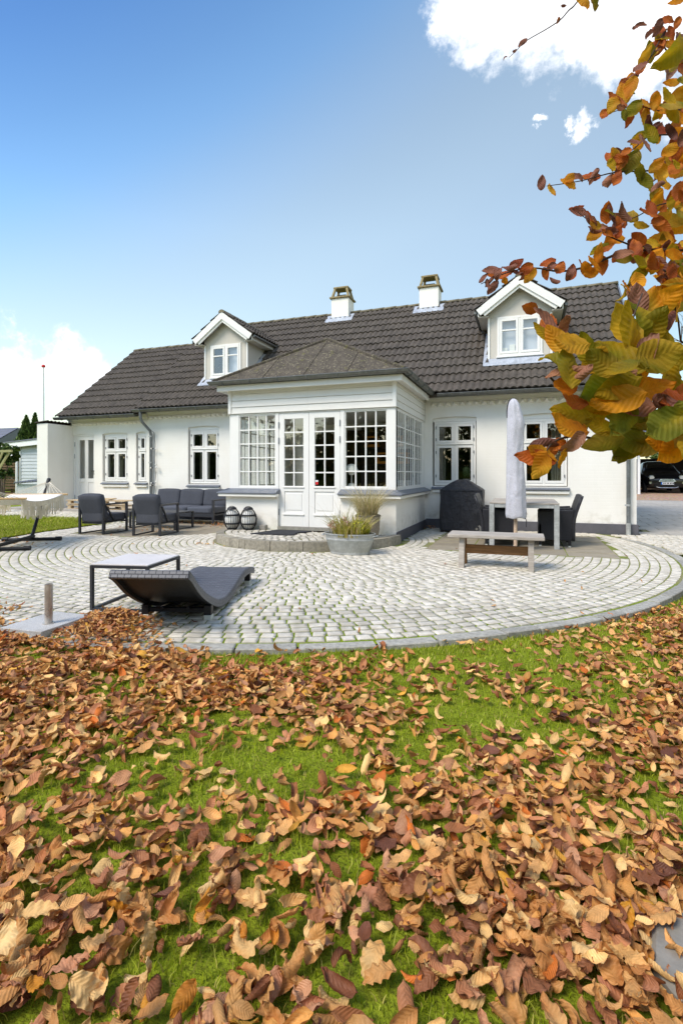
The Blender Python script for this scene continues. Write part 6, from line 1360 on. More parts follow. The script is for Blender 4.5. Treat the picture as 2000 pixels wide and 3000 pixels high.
# hammock and its stand
t = thing('hammock_stand', (-7.52, 5.84, 0), 'black tubular steel hammock stand at the left edge of the terrace', 'hammock stand'); hd_ = Vector((-.48, .88, 0)).normalized(); hx_ = Vector((hd_.y, -hd_.x, 0)); c1 = Vector((-7.79, 6.36, 0)); c2 = Vector((-7.245, 5.34, 0))
P('spine', MB().tube([c1 + hd_ * .06 + Vector((0, 0, .075)), c2 - hd_ * .06 + Vector((0, 0, .075))], .03, 10), 'iron', t, False, smooth=True)
for c, s_ in ((c1, 1), (c2, -1)):
    f = P('foot_bar', MB().tube([c - hx_ * .44 + Vector((0, 0, .032)), c + hx_ * .44 + Vector((0, 0, .032))], .027, 10), 'iron', t, False, smooth=True)
    for q in (-1, 1): P('end_cap', MB().tube([c + hx_ * q * .37 + Vector((0, 0, .036)), c + hx_ * q * .46 + Vector((0, 0, .036))], .035, 10), 'iron', f, False, smooth=True)
    b0 = c + Vector((0, 0, .075)); tp = c + hd_ * (.69 * s_) + Vector((0, 0, 1.03))
    P('arm', MB().tube([b0 - hd_ * .04 * s_, b0 + (tp - b0) * .05, tp], [.027, .027, .025], 10), 'iron', t, False, smooth=True); P('arm_cap', MB().tube([b0 + (tp - b0) * .9, tp + (tp - b0) * .01], .033, 10), 'iron', t, False, smooth=True)
e1 = c1 + hd_ * .68 + Vector((0, 0, 1.0)); e2 = c2 - hd_ * .68 + Vector((0, 0, 1.0))
t = thing('hammock', ((e1 + e2) / 2).to_tuple(), 'white canvas hammock with cream fringe hanging from the black stand', 'hammock'); b1 = e1 + (e2 - e1) * .19; b2 = e1 + (e2 - e1) * .81; b1.z = b2.z = .775
for b, e in ((b1, e1), (b2, e2)):
    P('spreader_bar', MB().tube([b - hx_ * .49, b + hx_ * .49], .016, 10), 'barwood', t, False, smooth=True)
    for k in range(13): P('cord', MB().tube([b + hx_ * (-.42 + .07 * k), e], .004, 4), 'fringe', t, False)
rows_ = []; n_ = 26
sag = lambda f, g: .775 - .075 * 4 * f * (1 - f) - .06 * (1 - g * g) * math.sin(PI * f)
for i in range(n_ + 1):
    f = i / n_; c = b1 + (b2 - b1) * f; w_ = .42 - .05 * math.sin(PI * f); rows_.append([tuple(Vector((c.x, c.y, 0)) + hx_ * (w_ * g) + Vector((0, 0, sag(f, g)))) for g in np.linspace(-1, 1, 15)])
m = MB().sheet(rows_); o = P('canvas', m, 'canvas', t, False, smooth='all'); sm = o.modifiers.new('t', 'SOLIDIFY'); sm.thickness = .006
for s_, g in ((0, -1), (14, 1)):
    m = MB(); pts = []
    for i in range(n_): 
        for q in range(4):
            f = (i + q / 4) / n_; a = Vector(rows_[i][s_]) * (1 - q / 4) + Vector(rows_[i + 1][s_]) * (q / 4); L_ = .25 + .03 * math.sin(f * 40); dr_ = Vector((rnd.gauss(0, .012), rnd.gauss(0, .012), 0)); m.tube([a, a + Vector((0, 0, -L_ * .45)) + dr_ * .5, a + Vector((0, 0, -L_)) + dr_], .0055, 3, caps=False)
    m.sheet([[Vector(r_[s_]) for r_ in rows_], [Vector(r_[s_]) + Vector((0, 0, -.075)) for r_ in rows_]]); P('fringe', m, 'fringe', t, False)
# string of lamps by the downpipe
t = thing('string_lights', (-8.93, 10.74, .3), 'black festoon light string with round bulbs hanging beside the left downpipe', 'string lights')
P('cable', MB().tube([(-9.0, 10.7, 2.25), (-8.93, 10.74, 2.2), (-8.9, 10.75, 1.9), (-8.92, 10.75, 1.5), (-8.89, 10.75, 1.1), (-8.91, 10.75, .8), (-8.88, 10.76, .4)], .006, 6), 'zip', t, False)
for k, (z, s_) in enumerate(((1.78, 1), (1.78, -1.2), (1.37, 1), (1.3, 1.3), (1.29, -2.2), (.93, 1), (.84, 1), (.84, -2.2), (.9, -1.2))):
    x = -8.9 + s_ * .02; so = P('socket', MB().tube([(x, 10.72, z), (x + .03 * (1 if s_ > 0 else -1), 10.70, z)], .016, 8), 'iron', t, False); q = x + .045 * (1 if s_ > 0 else -1); P('bulb', MB().lathe(q, 10.69, [(.001, z - .022), (.02, z - .012), (.022, z), (.02, z + .012), (.001, z + .022)], 10), 'candle', so, False, smooth=True)
# cactus-like plant in the right window, small pots in the other
t = thing('window_cactus', (-1.15, 11.0, .9), 'green oval cactus standing inside the window behind the grill', 'plant'); V, Fs, Cs = petals(700, (0, 0, .27), (.09, .06, .13), .014, [S(110, 130, 90), S(90, 112, 76)], 9); stuff('pads', np_mesh('pads', V, Fs, 'plantleaf', uvs=np.zeros((len(V), 2)), cols=Cs), parent=t); P('pot', MB().lathe(0, 0, [(.001, 0), (.06, 0), (.075, .13), (.001, .13)], 14), 'conc', t)
for k in range(2): one('window_pot', MB().lathe(0, 0, [(.001, 0), (.055, 0), (.065, .08), (.06, .08), (.05, .01)], 14, caps=False), 'candle', (.47 + k * .13, 11.0, .9), 'small white pot inside the window behind the parasol, %s of two' % ('left' if k == 0 else 'right'), 'pot')
HP('window_board', MB().box(-1.8, -.95, 10.95, 11.09, .86, .899), 'paint'); HP('window_board', MB().box(-.08, .76, 10.95, 11.09, .86, .899), 'paint')

# ================================================================== leaves
def leaf_grid(nu, nv, g, Lg=1., Wd=.6, curl=None, bend=None, fold=None, wave=.04, twist=0., serr=.03, rip=0., ripn=9):
    """ovate leaf along +X, unit length; returns verts, quads, uv"""
    u = np.linspace(0, 1, nu + 1); v = np.linspace(-1, 1, nv + 1); U, Vv = np.meshgrid(u, v, indexing='ij')
    hwid = Wd / 2 * (np.sin(PI * np.clip(U, 0, 1) ** .82) ** .72) * (1 + serr * np.sin(U * 2 * PI * 9))
    hwid = np.maximum(hwid, .006); x = U * Lg; s = Vv * hwid
    z = wave * np.sin(U * 2 * PI * 4.5 + g.uniform(0, 6)) * np.abs(Vv) ** 1.5 + fold * np.abs(s) * 1.0 + rip * np.abs(np.sin(PI * ripn * (U - .22 * np.abs(Vv)))) * np.minimum(1, np.abs(Vv) * 3) + .03 * np.sin(U * 7 + Vv * 3 + g.uniform(0, 6))
    if abs(curl) > 1e-3:                       # roll across the width
        rad = 1 / curl; y2 = rad * np.sin(s / rad); z = z * np.cos(s / rad) + rad * (1 - np.cos(s / rad)); y = y2
    else: y = s
    if abs(bend) > 1e-3:                       # roll along the length
        rad = 1 / bend; th = (x - .3) / rad; x, z = rad * np.sin(th) - np.sin(th) * z, rad * (1 - np.cos(th)) + np.cos(th) * z
    if twist:
        a = twist * (U - .4); y, z = y * np.cos(a) - z * np.sin(a), y * np.sin(a) + z * np.cos(a)
    P3 = np.stack([x, y, z], -1).reshape(-1, 3); uv = np.stack([U, (Vv + 1) / 2], -1).reshape(-1, 2)
    q = np.array([(i * (nv + 1) + j, i * (nv + 1) + j + 1, (i + 1) * (nv + 1) + j + 1, (i + 1) * (nv + 1) + j) for i in range(nu) for j in range(nv)])
    return P3, q, uv
def rand_leaf(nu, nv, g, dry=True, rip=0., ripn=9):
    if dry:
        k = g.uniform(); return leaf_grid(nu, nv, g, 1, g.uniform(.42, .6), rip=rip, ripn=ripn, curl=g.choice([-1, 1, 1]) * (g.uniform(3.2, 8.5) if k < .65 else g.uniform(.8, 2.8)), bend=g.choice([-1, 1, 1]) * g.uniform(.3, 2.8), fold=g.uniform(-.1, .35), wave=g.uniform(.02, .06), twist=g.normal(0, .6), serr=.03)
    return leaf_grid(nu, nv, g, 1, g.uniform(.5, .66), curl=g.normal(0, 1.1), bend=g.normal(.2, .8), fold=g.uniform(0, .22), wave=g.uniform(.01, .03), twist=g.normal(0, .25), serr=.03)
def rot_mats(n, g, tilt):
    """random heading, limited tilt"""
    a = g.uniform(0, 2 * PI, n); t = np.abs(g.normal(0, tilt, n)); b = g.uniform(0, 2 * PI, n); fl = g.uniform(size=n) < .35
    ca, sa = np.cos(a), np.sin(a); Z = np.zeros(n); O = np.ones(n)
    Rz = np.stack([np.stack([ca, -sa, Z], -1), np.stack([sa, ca, Z], -1), np.stack([Z, Z, O], -1)], -2)
    k = np.stack([np.cos(b), np.sin(b), Z], -1); c, s = np.cos(t), np.sin(t)
    K = np.zeros((n, 3, 3)); K[:, 0, 2] = k[:, 1]; K[:, 1, 2] = -k[:, 0]; K[:, 2, 0] = -k[:, 1]; K[:, 2, 1] = k[:, 0]
    I = np.eye(3)[None]; Rt = I + s[:, None, None] * K + (1 - c)[:, None, None] * (K @ K)
    flip = np.where(fl[:, None, None], np.diag([1., -1., -1.])[None], np.eye(3)[None]); return Rt @ Rz @ flip
DRYC = np.array([S(214, 160, 98)[:3], S(200, 142, 82)[:3], S(232, 188, 122)[:3], S(190, 128, 88)[:3], S(208, 150, 80)[:3], S(148, 90, 54)[:3], S(196, 142, 104)[:3], S(168, 108, 66)[:3], S(210, 156, 60)[:3], S(112, 70, 52)[:3], S(198, 108, 40)[:3]])
DRYP = np.array([.19, .17, .16, .12, .11, .08, .06, .05, .025, .035, .015]); DRYP /= DRYP.sum()
# where the lawn shows through: picture points of the photograph turned into places on the ground
CLEAR = [(330, 2035, .22, .9), (430, 2250, .30, .9), (760, 2250, .34, .97), (960, 2270, .22, .9), (620, 2130, .2, .85), (1380, 2090, .42, .98), (1230, 2200, .2, .85), (1560, 1985, .5, .75), (1820, 1915, .6, .8), (1130, 1985, .3, .55), (1270, 1925, .5, .7), (800, 1925, .3, .5), (1650, 2190, .2, .5),
         (620, 2490, .10, .85), (850, 2490, .12, .9), (1040, 2540, .09, .9), (480, 2740, .13, .95), (600, 2900, .11, .95), (740, 2850, .08, .8), (960, 2900, .08, .85), (230, 2600, .08, .8), (1100, 2700, .05, .6), (880, 2660, .07, .7), (80, 2440, .09, .8), (1190, 2420, .08, .6), (330, 2520, .07, .7), (1400, 2540, .05, .5), (40, 2800, .06, .7), (130, 2330, .12, .7), (1560, 2780, .04, .4)]
CLW = [(G(px, py, -.03), r_, k) for px, py, r_, k in CLEAR]
def litter_p(x, y):
    p = np.full(x.shape, .92); d = -SY * x + CY * y
    for c, r_, k in CLW: p *= 1 - k * np.exp(-((x - c.x) ** 2 + (y - c.y) ** 2) / (r_ * r_))
    n_ = vnoise(x, y, 2.2, 1) * .6 + vnoise(x, y, 5.5, 2) * .4; p *= np.clip((n_ - .12) / .42, .12, 1)
    r_ = np.hypot(x - CX, y - CYC); p *= np.where((x > -1.9), np.clip((r_ - 5.66) / .5, .25, 1), 1)
    return p
g = np.random.default_rng(21); nC = 215000
x = g.uniform(-7.5, 6.0, nC); y = g.uniform(-.8, 8.2, nC); r_ = np.hypot(x - CX, y - CYC); d = -SY * x + CY * y; l = CY * x + SY * y
ok = (d > .35) & (np.abs(l) < .85 * d + 1.3) & (g.uniform(size=nC) < litter_p(x, y)) & ((r_ > 5.68)) & (g.uniform(size=nC) < np.where(d > 4.5, .75, 1))
ok &= ~((x > -3.52) & (x < -3.06) & (y > 2.54) & (y < 3.08))
sg = G(2045, 2870, -.05); ok &= ~(np.hypot(x - sg.x, y - sg.y) < .05)
x, y, d = x[ok], y[ok], d[ok]; z = np.array([lawn_z(a, b) for a, b in zip(x, y)]) + .012 + np.abs(g.normal(0, .02, len(x))) * np.clip(litter_p(x, y), .3, 1) * 1.3
# the heap beside the granite base, leaves over the terrace rim on the left, drifts under the sofa and strays on the paving
def heap(n, cx, cy, sx, sy, h, zb=0.):
    a = g.normal(0, .5, n); b = g.normal(0, .5, n); return cx + a * sx, cy + b * sy, zb + .01 + h * np.exp(-(a * a + b * b) * 1.3) * g.uniform(.1, 1, n)
HX, HY, HZ = [], [], []
for args in ((620, -2.86, 2.98, .30, .26, .11), (420, -2.72, 2.76, .45, .18, .06), (220, -3.25, 2.50, .5, .06, .03), (300, -3.95, 2.62, .6, .22, .06), (280, -4.4, 2.9, .5, .3, .05), (90, -6.15, 9.6, .4, .3, .05), (60, -6.9, 9.9, 1., .25, .03), (40, -7.2, 8.6, .8, .5, .005), (26, -1.8, 10.45, .13, .2, .09), (40, -7.7, 5.9, .6, .5, .005), (12, -4.75, 6.95, .3, .12, .01)):
    a = heap(*args); HX.append(a[0]); HY.append(a[1]); HZ.append(a[2])
HX, HY, HZ = map(np.concatenate, (HX, HY, HZ))
ns = 46; a = g.uniform(-1.9, 1.2, ns) - .6; rr_ = 5.6 * np.sqrt(g.uniform(.1, 1, ns)); sx_, sy_ = CX + rr_ * np.cos(a - .6), CYC + rr_ * np.sin(a - .6)
okk = np.array([not in_house(p, q, .1) and not in_step(p, q) and q < 10.6 for p, q in zip(sx_, sy_)]); HX = np.concatenate([HX, sx_[okk]]); HY = np.concatenate([HY, sy_[okk]]); HZ = np.concatenate([HZ, np.full(okk.sum(), .014)])
kk = ~((HX > -3.50) & (HX < -3.09) & (HY > 2.56) & (HY < 3.06)); HX, HY, HZ = HX[kk], HY[kk], HZ[kk]
heap0 = len(x); x = np.concatenate([x, HX]); y = np.concatenate([y, HY]); z = np.concatenate([z, HZ]); d = -SY * x + CY * y
size = g.uniform(.042, .092, len(x)); size[heap0:] *= .7
size *= np.where(d < 1.6, 1.08, 1.0)
# nearest 300 in the picture: one object each
inf = np.array([in_frame(a, b, c, -10) for a, b, c in zip(x, y, z)]); idx = np.argsort(np.where(inf, d / size, 1e6))
near_i = idx[:300]; rest_i = idx[300:]
lv = [rand_leaf(30, 8, np.random.default_rng(100 + k), True, .022) for k in range(22)]
near_me = []
DK = [('dry_tan', 'tan dry curled leaf lying on the lawn nearest the camera', .42), ('dry_pale', 'pale straw-coloured dry leaf lying on the lawn nearest the camera', .2), ('dry_mauve', 'dull pinkish-brown dry leaf lying on the lawn nearest the camera', .18), ('dry_dark', 'dark brown dry leaf lying on the lawn nearest the camera', .13), ('dry_ochre', 'yellow-ochre fallen leaf lying on the lawn nearest the camera', .07)]
for dk in DK: near_me.append([np_mesh('fallen_leaf', p3 - np.array((.5, 0, 0)), q, dk[0], uvs=uv, smooth=True) for p3, q, uv in lv])
dkp = np.array([a[2] for a in DK]); dkp /= dkp.sum()
Rm = rot_mats(len(x), g, .52)
for i in near_i:
    ki = int(g.choice(len(DK), p=dkp)); me = near_me[ki][int(g.integers(22))]; o = bpy.data.objects.new('fallen_leaf', me); COL.objects.link(o)
    s_ = float(size[i]); mt = Matrix(Rm[i].tolist()).to_4x4() @ Matrix.Scale(s_, 4); mt.translation = (float(x[i]), float(y[i]), float(z[i]) + .012); o.matrix_world = mt
    tag(o, DK[ki][1], 'leaf', DK[ki][1].split(' leaf')[0] + ' leaves nearest the camera')
lo = [rand_leaf(7, 4, np.random.default_rng(300 + k), True, .035, 3.5) for k in range(26)]
V = []; Fc = []; UVs = []; Cc = []; k0 = 0; cols = DRYC[g.choice(len(DRYC), size=len(x), p=DRYP)] * g.uniform(.8, 1.32, (len(x), 1)); var = g.integers(26, size=len(x))
for k in range(26):
    p3, q, uv = lo[k]; ii = rest_i[var[rest_i] == k]
    if not len(ii): continue
    pp = (p3 - np.array((.5, 0, 0)))[None] * size[ii][:, None, None]; pp = np.einsum('nij,nkj->nki', Rm[ii], pp) + np.stack([x[ii], y[ii], z[ii] + .008], -1)[:, None]
    V.append(pp.reshape(-1, 3)); m_ = len(p3); Fc.append((q[None] + (k0 + np.arange(len(ii)) * m_)[:, None, None]).reshape(-1, 4)); k0 += len(ii) * m_; UVs.append(np.tile(uv, (len(ii), 1))); Cc.append(np.repeat(cols[ii], m_, 0))
stuff('leaf_litter', np_mesh('leaf_litter', np.vstack(V), np.vstack(Fc), 'litter', uvs=np.vstack(UVs), cols=np.vstack(Cc), smooth=True), 'carpet of dry brown beech leaves over the lawn and terrace edge', 'leaves')
t = thing('stepping_stone', tuple(G(2045, 2870, -.05)), 'grey flat stone half under leaves in the bottom right corner', 'stone')
q_ = random.Random(9); m = MB(); m.prism([(.13 * (1 + q_.uniform(-.15, .15)) * math.cos(a) * .8, .16 * (1 + q_.uniform(-.15, .15)) * math.sin(a), 0) for a in np.linspace(0, 2 * PI, 11, endpoint=False)], (0, 0, .05)); P('stone', m, 'conc', t, bevel=.01)
# ------------------------------------------------------------------ grass
def grass(name, x, y, z, h, wd, cols, seed):
    g = np.random.default_rng(seed); n = len(x); a = g.uniform(0, 2 * PI, n); b = g.uniform(0, 2 * PI, n); ln = h * g.uniform(.1, .9, n)
    ox, oy = np.cos(a) * wd, np.sin(a) * wd; lx, ly = np.cos(b) * ln, np.sin(b) * ln
    V = np.stack([np.stack([x - ox, y - oy, z], -1), np.stack([x + ox, y + oy, z], -1), np.stack([x + lx * .35 + ox * .7, y + ly * .35 + oy * .7, z + h * .6], -1), np.stack([x + lx * .35 - ox * .7, y + ly * .35 - oy * .7, z + h * .6], -1), np.stack([x + lx + ox * .12, y + ly + oy * .12, z + h], -1), np.stack([x + lx - ox * .12, y + ly - oy * .12, z + h], -1)], 1).reshape(-1, 3)
    q = np.array([(0, 1, 2, 3), (3, 2, 4, 5)]); Fq = (q[None] + (np.arange(n) * 6)[:, None, None]).reshape(-1, 4); c = cols[g.integers(len(cols), size=n)] * g.uniform(.65, 1.25, (n, 1))
    return np_mesh(name, V, Fq, 'grass', cols=np.repeat(c, 6, 0))
GC = np.array([S(164, 178, 34)[:3], S(178, 190, 56)[:3], S(146, 164, 28)[:3], S(194, 200, 86)[:3], S(126, 146, 24)[:3], S(196, 184, 100)[:3]])
n = 900000; xx = g.uniform(-6.5, 6.5, n); yy = g.uniform(-.6, 8.3, n); dd = -SY * xx + CY * yy; ll = CY * xx + SY * yy; rr_ = np.hypot(xx - CX, yy - CYC)
ok = (dd > .5) & (np.abs(ll) < .78 * dd + .7) & (rr_ > 5.66) & (g.uniform(size=n) < np.clip(1.2 / dd, .1, 1)) & (g.uniform(size=n) < 1.15 - litter_p(xx, yy)) & ~((xx > 1.4) & (yy > 8.3))
ok |= (rr_ > 5.66) & (rr_ < 5.86) & (dd > .5) & (np.abs(ll) < .7 * dd + .3) & (g.uniform(size=n) < .9) & (yy < 8.3)
xx, yy, dd = xx[ok], yy[ok], dd[ok]; zz = np.array([lawn_z(a, b) for a, b in zip(xx, yy)]); hh = g.uniform(.010, .026, len(xx)) * np.where(vnoise(xx, yy, 3, 4) > .6, 1.25, 1)
stuff('grass', grass('grass', xx, yy, zz, hh, np.clip(.0012 + dd * .0004, .0014, .004), GC, 5), 'bright green lawn grass showing between the fallen leaves', 'grass')
n = 60000; yy = g.uniform(3.3, 9.15, n); xe = CX - np.sqrt(np.maximum(.01, 5.2 ** 2 - (yy - CYC) ** 2)); xx = xe - 7.5 * g.uniform(0, 1, n) ** 1.4
zz = np.array([gz(a, b) for a, b in zip(xx, yy)]); stuff('side_grass', grass('side_grass', xx, yy, zz, g.uniform(.025, .05, n), .006, GC * np.array((.95, .92, 1)), 6), 'grass of the side lawn under the hammock', 'grass')
# moss tufts along the joints near the rim
# ------------------------------------------------------------------ overhanging beech
tree = thing('beech_tree', (3.05, .9, -.05), 'beech tree whose autumn branches with green, orange and brown leaves hang in from the right', 'tree')
tr0 = Vector((3.05, .9, -.1)); ttop = Vector((2.75, .7, 4.6))
pts = [tr0 + (ttop - tr0) * f + Vector((.06 * math.sin(f * 7), .05 * math.cos(f * 5), 0)) for f in np.linspace(0, 1, 10)]
P('trunk', MB().tube(pts, [.2, .165, .15, .14, .13, .12, .105, .09, .07, .05], 14), 'bark', tree, False, smooth=True)
LM = {}
for nm in ('green', 'olive', 'orange', 'rust', 'brown'):
    LM[nm] = []
    for k in range(7):
        p3, q, uv = rand_leaf(12, 8, np.random.default_rng(500 + k * 7 + len(nm)), dry=(nm == 'brown' and k % 3 != 2)); LM[nm].append(np_mesh('leaf', p3, q, 'lf_' + nm, uvs=uv, smooth=True))
leaf_count = [0]; LEAFQ = []
def hang_leaf(pos, L_, col, dirv, nrm, parent):
    me = LM[col][rnd.randrange(7)]; X_ = Vector(dirv).normalized(); Z_ = Vector(nrm); Z_ = Z_ - X_ * Z_.dot(X_); Z_ = Z_.normalized() if Z_.length > 1e-4 else X_.orthogonal(); Y_ = Z_.cross(X_)
    mt = Matrix((X_, Y_, Z_)).transposed().to_4x4() @ Matrix.Scale(L_, 4); mt.translation = Vector(pos); LEAFQ.append((me, mt, parent, L_)); leaf_count[0] += 1
RIGHT = Vector((CY, SY, 0)); UPV = Vector((0, 0, 1)); FWD = Vector((-SY, CY, 0))
def branch(pp, r0, r1, trunk_from=None):
    pts = [PD(*p) for p in pp]
    if trunk_from is not None:
        f = trunk_from; b = tr0 + (ttop - tr0) * f; e = pts[0]; pts = [b, b + (e - b) * .35 + Vector((0, 0, .12)), b + (e - b) * .72 + Vector((0, 0, .10))] + pts
    # smooth
    sm = []
    for i in range(len(pts) - 1):
        for k in range(4):
            a, b, c, d_ = pts[max(i - 1, 0)], pts[i], pts[i + 1], pts[min(i + 2, len(pts) - 1)]; f = k / 4
            sm.append(.5 * (2 * b + (c - a) * f + (2 * a - 5 * b + 4 * c - d_) * f * f + (3 * b - a - 3 * c + d_) * f ** 3))
    sm.append(pts[-1]); n_ = len(sm)
    return P('branch', MB().tube(sm, [r0 + (r1 - r0) * i / (n_ - 1) for i in range(n_)], 6), 'twig', tree, False, smooth=True), sm
# lower spray close to the camera
brA, smA = branch([(2150, 1225, 1.02), (1990, 1240, .98), (1880, 1232, .95), (1760, 1195, .92), (1660, 1150, .90), (1610, 1105, .88)], .0065, .0018, .52)
brB, _ = branch([(1985, 1245, .98), (1900, 1272, .95), (1800, 1295, .92), (1690, 1278, .9), (1620, 1295, .88), (1590, 1340, .87)], .0035, .0014)
brC, _ = branch([(1885, 1235, .95), (1850, 1150, .94), (1838, 1060, .93), (1845, 960, .93), (1880, 860, .96)], .0035, .0014)
brD, smD = branch([(2150, 1010, 1.1), (1975, 900, 1.05), (1960, 960, 1.03), (1930, 1000, 1.02), (1900, 1050, 1.0)], .003, .001, .56)
# (px, py) of stalk end, length in px, direction in degrees (0 = right, 90 = up), colour, depth, branch, lean towards camera
LEAVES = [
 (1690, 1010, 165, 175, 'orange', .86, brA), (1660, 1130, 140, 215, 'orange', .87, brA), (1690, 1075, 165, 180, 'brown', .85, brA), (1670, 1100, 180, 80, 'green', .84, brA), (1690, 1105, 130, 48, 'brown', .84, brA), (1640, 1070, 140, 120, 'olive', .86, brA), (1640, 1010, 130, 110, 'orange', .88, brA), (1630, 985, 130, 85, 'brown', .9, brA), (1600, 985, 100, 140, 'green', .9, brA), (1620, 960, 150, 150, 'brown', .92, brA), (1560, 905, 70, 175, 'rust', .92, brA), (1600, 960, 120, 60, 'rust', .95, brA),
 (1845, 1060, 215, 150, 'olive', .9, brC), (1850, 1000, 215, 105, 'green', .92, brC), (1840, 985, 190, 125, 'olive', .94, brC), (1870, 960, 200, 85, 'green', .95, brC), (1780, 1075, 150, 140, 'green', .88, brC), (1720, 1040, 130, 120, 'green', .9, brC), (1835, 1120, 190, 205, 'olive', .89, brC), (1840, 1165, 200, 190, 'orange', .88, brC), (1780, 1125, 190, 200, 'green', .9, brC), (1840, 1070, 130, 200, 'green', .86, brC), (1730, 1070, 130, 60, 'orange', .9, brC), (1850, 1085, 150, 160, 'brown', .89, brC), (1845, 1110, 190, 62, 'orange', .93, brC), (1880, 1050, 150, 80, 'brown', .92, brC), (1850, 1060, 140, 15, 'brown', .94, brC), (1900, 980, 160, 60, 'olive', .96, brC), (1880, 1010, 170, 40, 'olive', .97, brC), (1900, 940, 180, 75, 'orange', .98, brC), (1930, 900, 150, 50, 'orange', 1.0, brC), (1870, 900, 130, 100, 'brown', .98, brC),
 (1860, 1150, 180, 10, 'orange', .94, brA), (1900, 1050, 210, 22, 'green', .9, brD), (1960, 1100, 180, -65, 'olive', .95, brD), (1930, 1080, 120, -30, 'olive', .97, brD), (1990, 1180, 170, 185, 'rust', .9, brA), (1880, 1190, 170, 170, 'brown', .9, brA), (1940, 1190, 190, 180, 'brown', .89, brA), (1990, 1170, 130, 60, 'rust', .93, brA), (1980, 1160, 150, 130, 'olive', .97, brA),
 (1770, 1190, 150, 165, 'olive', .9, brA), (1690, 1180, 130, 160, 'rust', .89, brA), (1700, 1215, 160, 175, 'olive', .91, brA), (1790, 1205, 130, 100, 'green', .93, brA), (1830, 1215, 170, 230, 'green', .9, brA), (1760, 1195, 100, 255, 'green', .9, brA), (1860, 1210, 160, 140, 'green', .93, brA), (1890, 1240, 130, 210, 'green', .94, brA),
 (1990, 1210, 190, 235, 'green', .88, brA), (1960, 1235, 220, 200, 'green', .86, brA), (2020, 1235, 230, 215, 'green', .87, brA), (2020, 1290, 190, 250, 'olive', .86, brB), (2000, 1300, 170, 225, 'orange', .88, brB), (1960, 1300, 170, 185, 'orange', .9, brB), (1930, 1290, 150, 200, 'olive', .93, brB),
 (1870, 1290, 150, 185, 'green', .92, brB), (1860, 1310, 130, 215, 'olive', .92, brB), (1790, 1290, 150, 200, 'green', .9, brB), (1830, 1300, 120, 250, 'olive', .94, brB), (1770, 1255, 110, 160, 'olive', .9, brB), (1690, 1262, 140, 178, 'orange', .88, brB), (1680, 1255, 150, 165, 'orange', .9, brB), (1620, 1290, 140, 165, 'brown', .88, brB), (1690, 1285, 110, 215, 'brown', .87, brB), (1640, 1300, 90, 200, 'rust', .89, brB), (1700, 1250, 90, 120, 'green', .92, brB), (1650, 1330, 80, 260, 'orange', .88, brB), (1580, 1345, 130, 175, 'rust', .86, brB), (1600, 1340, 140, 155, 'orange', .87, brB), (1590, 1345, 125, 240, 'orange', .85, brB), (1580, 1350, 80, -10, 'rust', .88, brB), (1610, 1325, 70, 60, 'rust', .9, brB),
 (1990, 1060, 130, 200, 'olive', 1.0, brD), (1950, 1000, 120, 150, 'olive', 1.0, brD), (1930, 990, 130, 230, 'olive', 1.0, brD), (1950, 930, 120, 250, 'brown', 1.02, brD), (1985, 850, 150, 190, 'orange', 1.03, brD), (1990, 880, 170, 160, 'olive', 1.05, brD), (1980, 920, 110, 110, 'orange', 1.05, brD)]
def put_leaf(px, py, Lpx, ang, col, dep, br, q=rnd):
    a = R(ang + q.uniform(-9, 9)); dirv = RIGHT * math.cos(a) + UPV * math.sin(a) + FWD * q.gauss(0, .28)
    nrm = -FWD + UPV * q.gauss(.25, .35) + RIGHT * q.gauss(0, .35)
    hang_leaf(PD(px, py, dep), Lpx * dep / F * (.82 if dep < 1.2 else .66), col, dirv, nrm, br)
for i_, a in enumerate(LEAVES):
    a = list(a)
    if a[4] == 'green' and i_ % 5 in (1, 3): a[4] = 'olive'
    put_leaf(*a)
# upper sprays: thin branches with smaller-looking, browner leaves further off
UP = [
 ([(2130, 700, 1.9), (2000, 722, 1.85), (1900, 735, 1.8), (1830, 712, 1.75), (1780, 690, 1.72), (1740, 660, 1.7), (1690, 620, 1.7)], .58),
 ([(2000, 735, 1.84), (1900, 732, 1.8), (1820, 740, 1.75), (1720, 780, 1.7), (1640, 795, 1.66), (1560, 785, 1.64), (1480, 800, 1.62), (1408, 832, 1.6)], None),
 ([(2130, 560, 2.0), (2010, 590, 1.95), (1930, 600, 1.9), (1850, 640, 1.88), (1790, 640, 1.86)], .62),
 ([(2100, 420, 2.1), (2010, 480, 2.0), (1900, 500, 1.95), (1800, 505, 1.9), (1700, 530, 1.88), (1600, 545, 1.85)], .66),
 ([(2100, 400, 2.1), (1990, 395, 2.0), (1900, 400, 1.95), (1850, 440, 1.92), (1790, 470, 1.9)], .64),
 ([(2120, 300, 2.2), (2000, 320, 2.1), (1930, 325, 2.05), (1860, 310, 2.02), (1790, 330, 2.0)], .7),
 ([(2100, 150, 2.3), (1995, 180, 2.2), (1940, 130, 2.2), (1950, 85, 2.2), (1890, 190, 2.15), (1840, 240, 2.15), (1830, 280, 2.12)], .74),
 ([(2050, 850, 1.5), (1960, 800, 1.5), (1900, 780, 1.5), (1860, 820, 1.5), (1830, 900, 1.5)], .54)]
ups = []
for pp, tf in UP: ups.append(branch(pp, .006, .0012, tf))
q = random.Random(17); COLW = ['brown'] * 4 + ['rust'] * 5 + ['orange'] * 4 + ['olive'] * 3 + ['green']
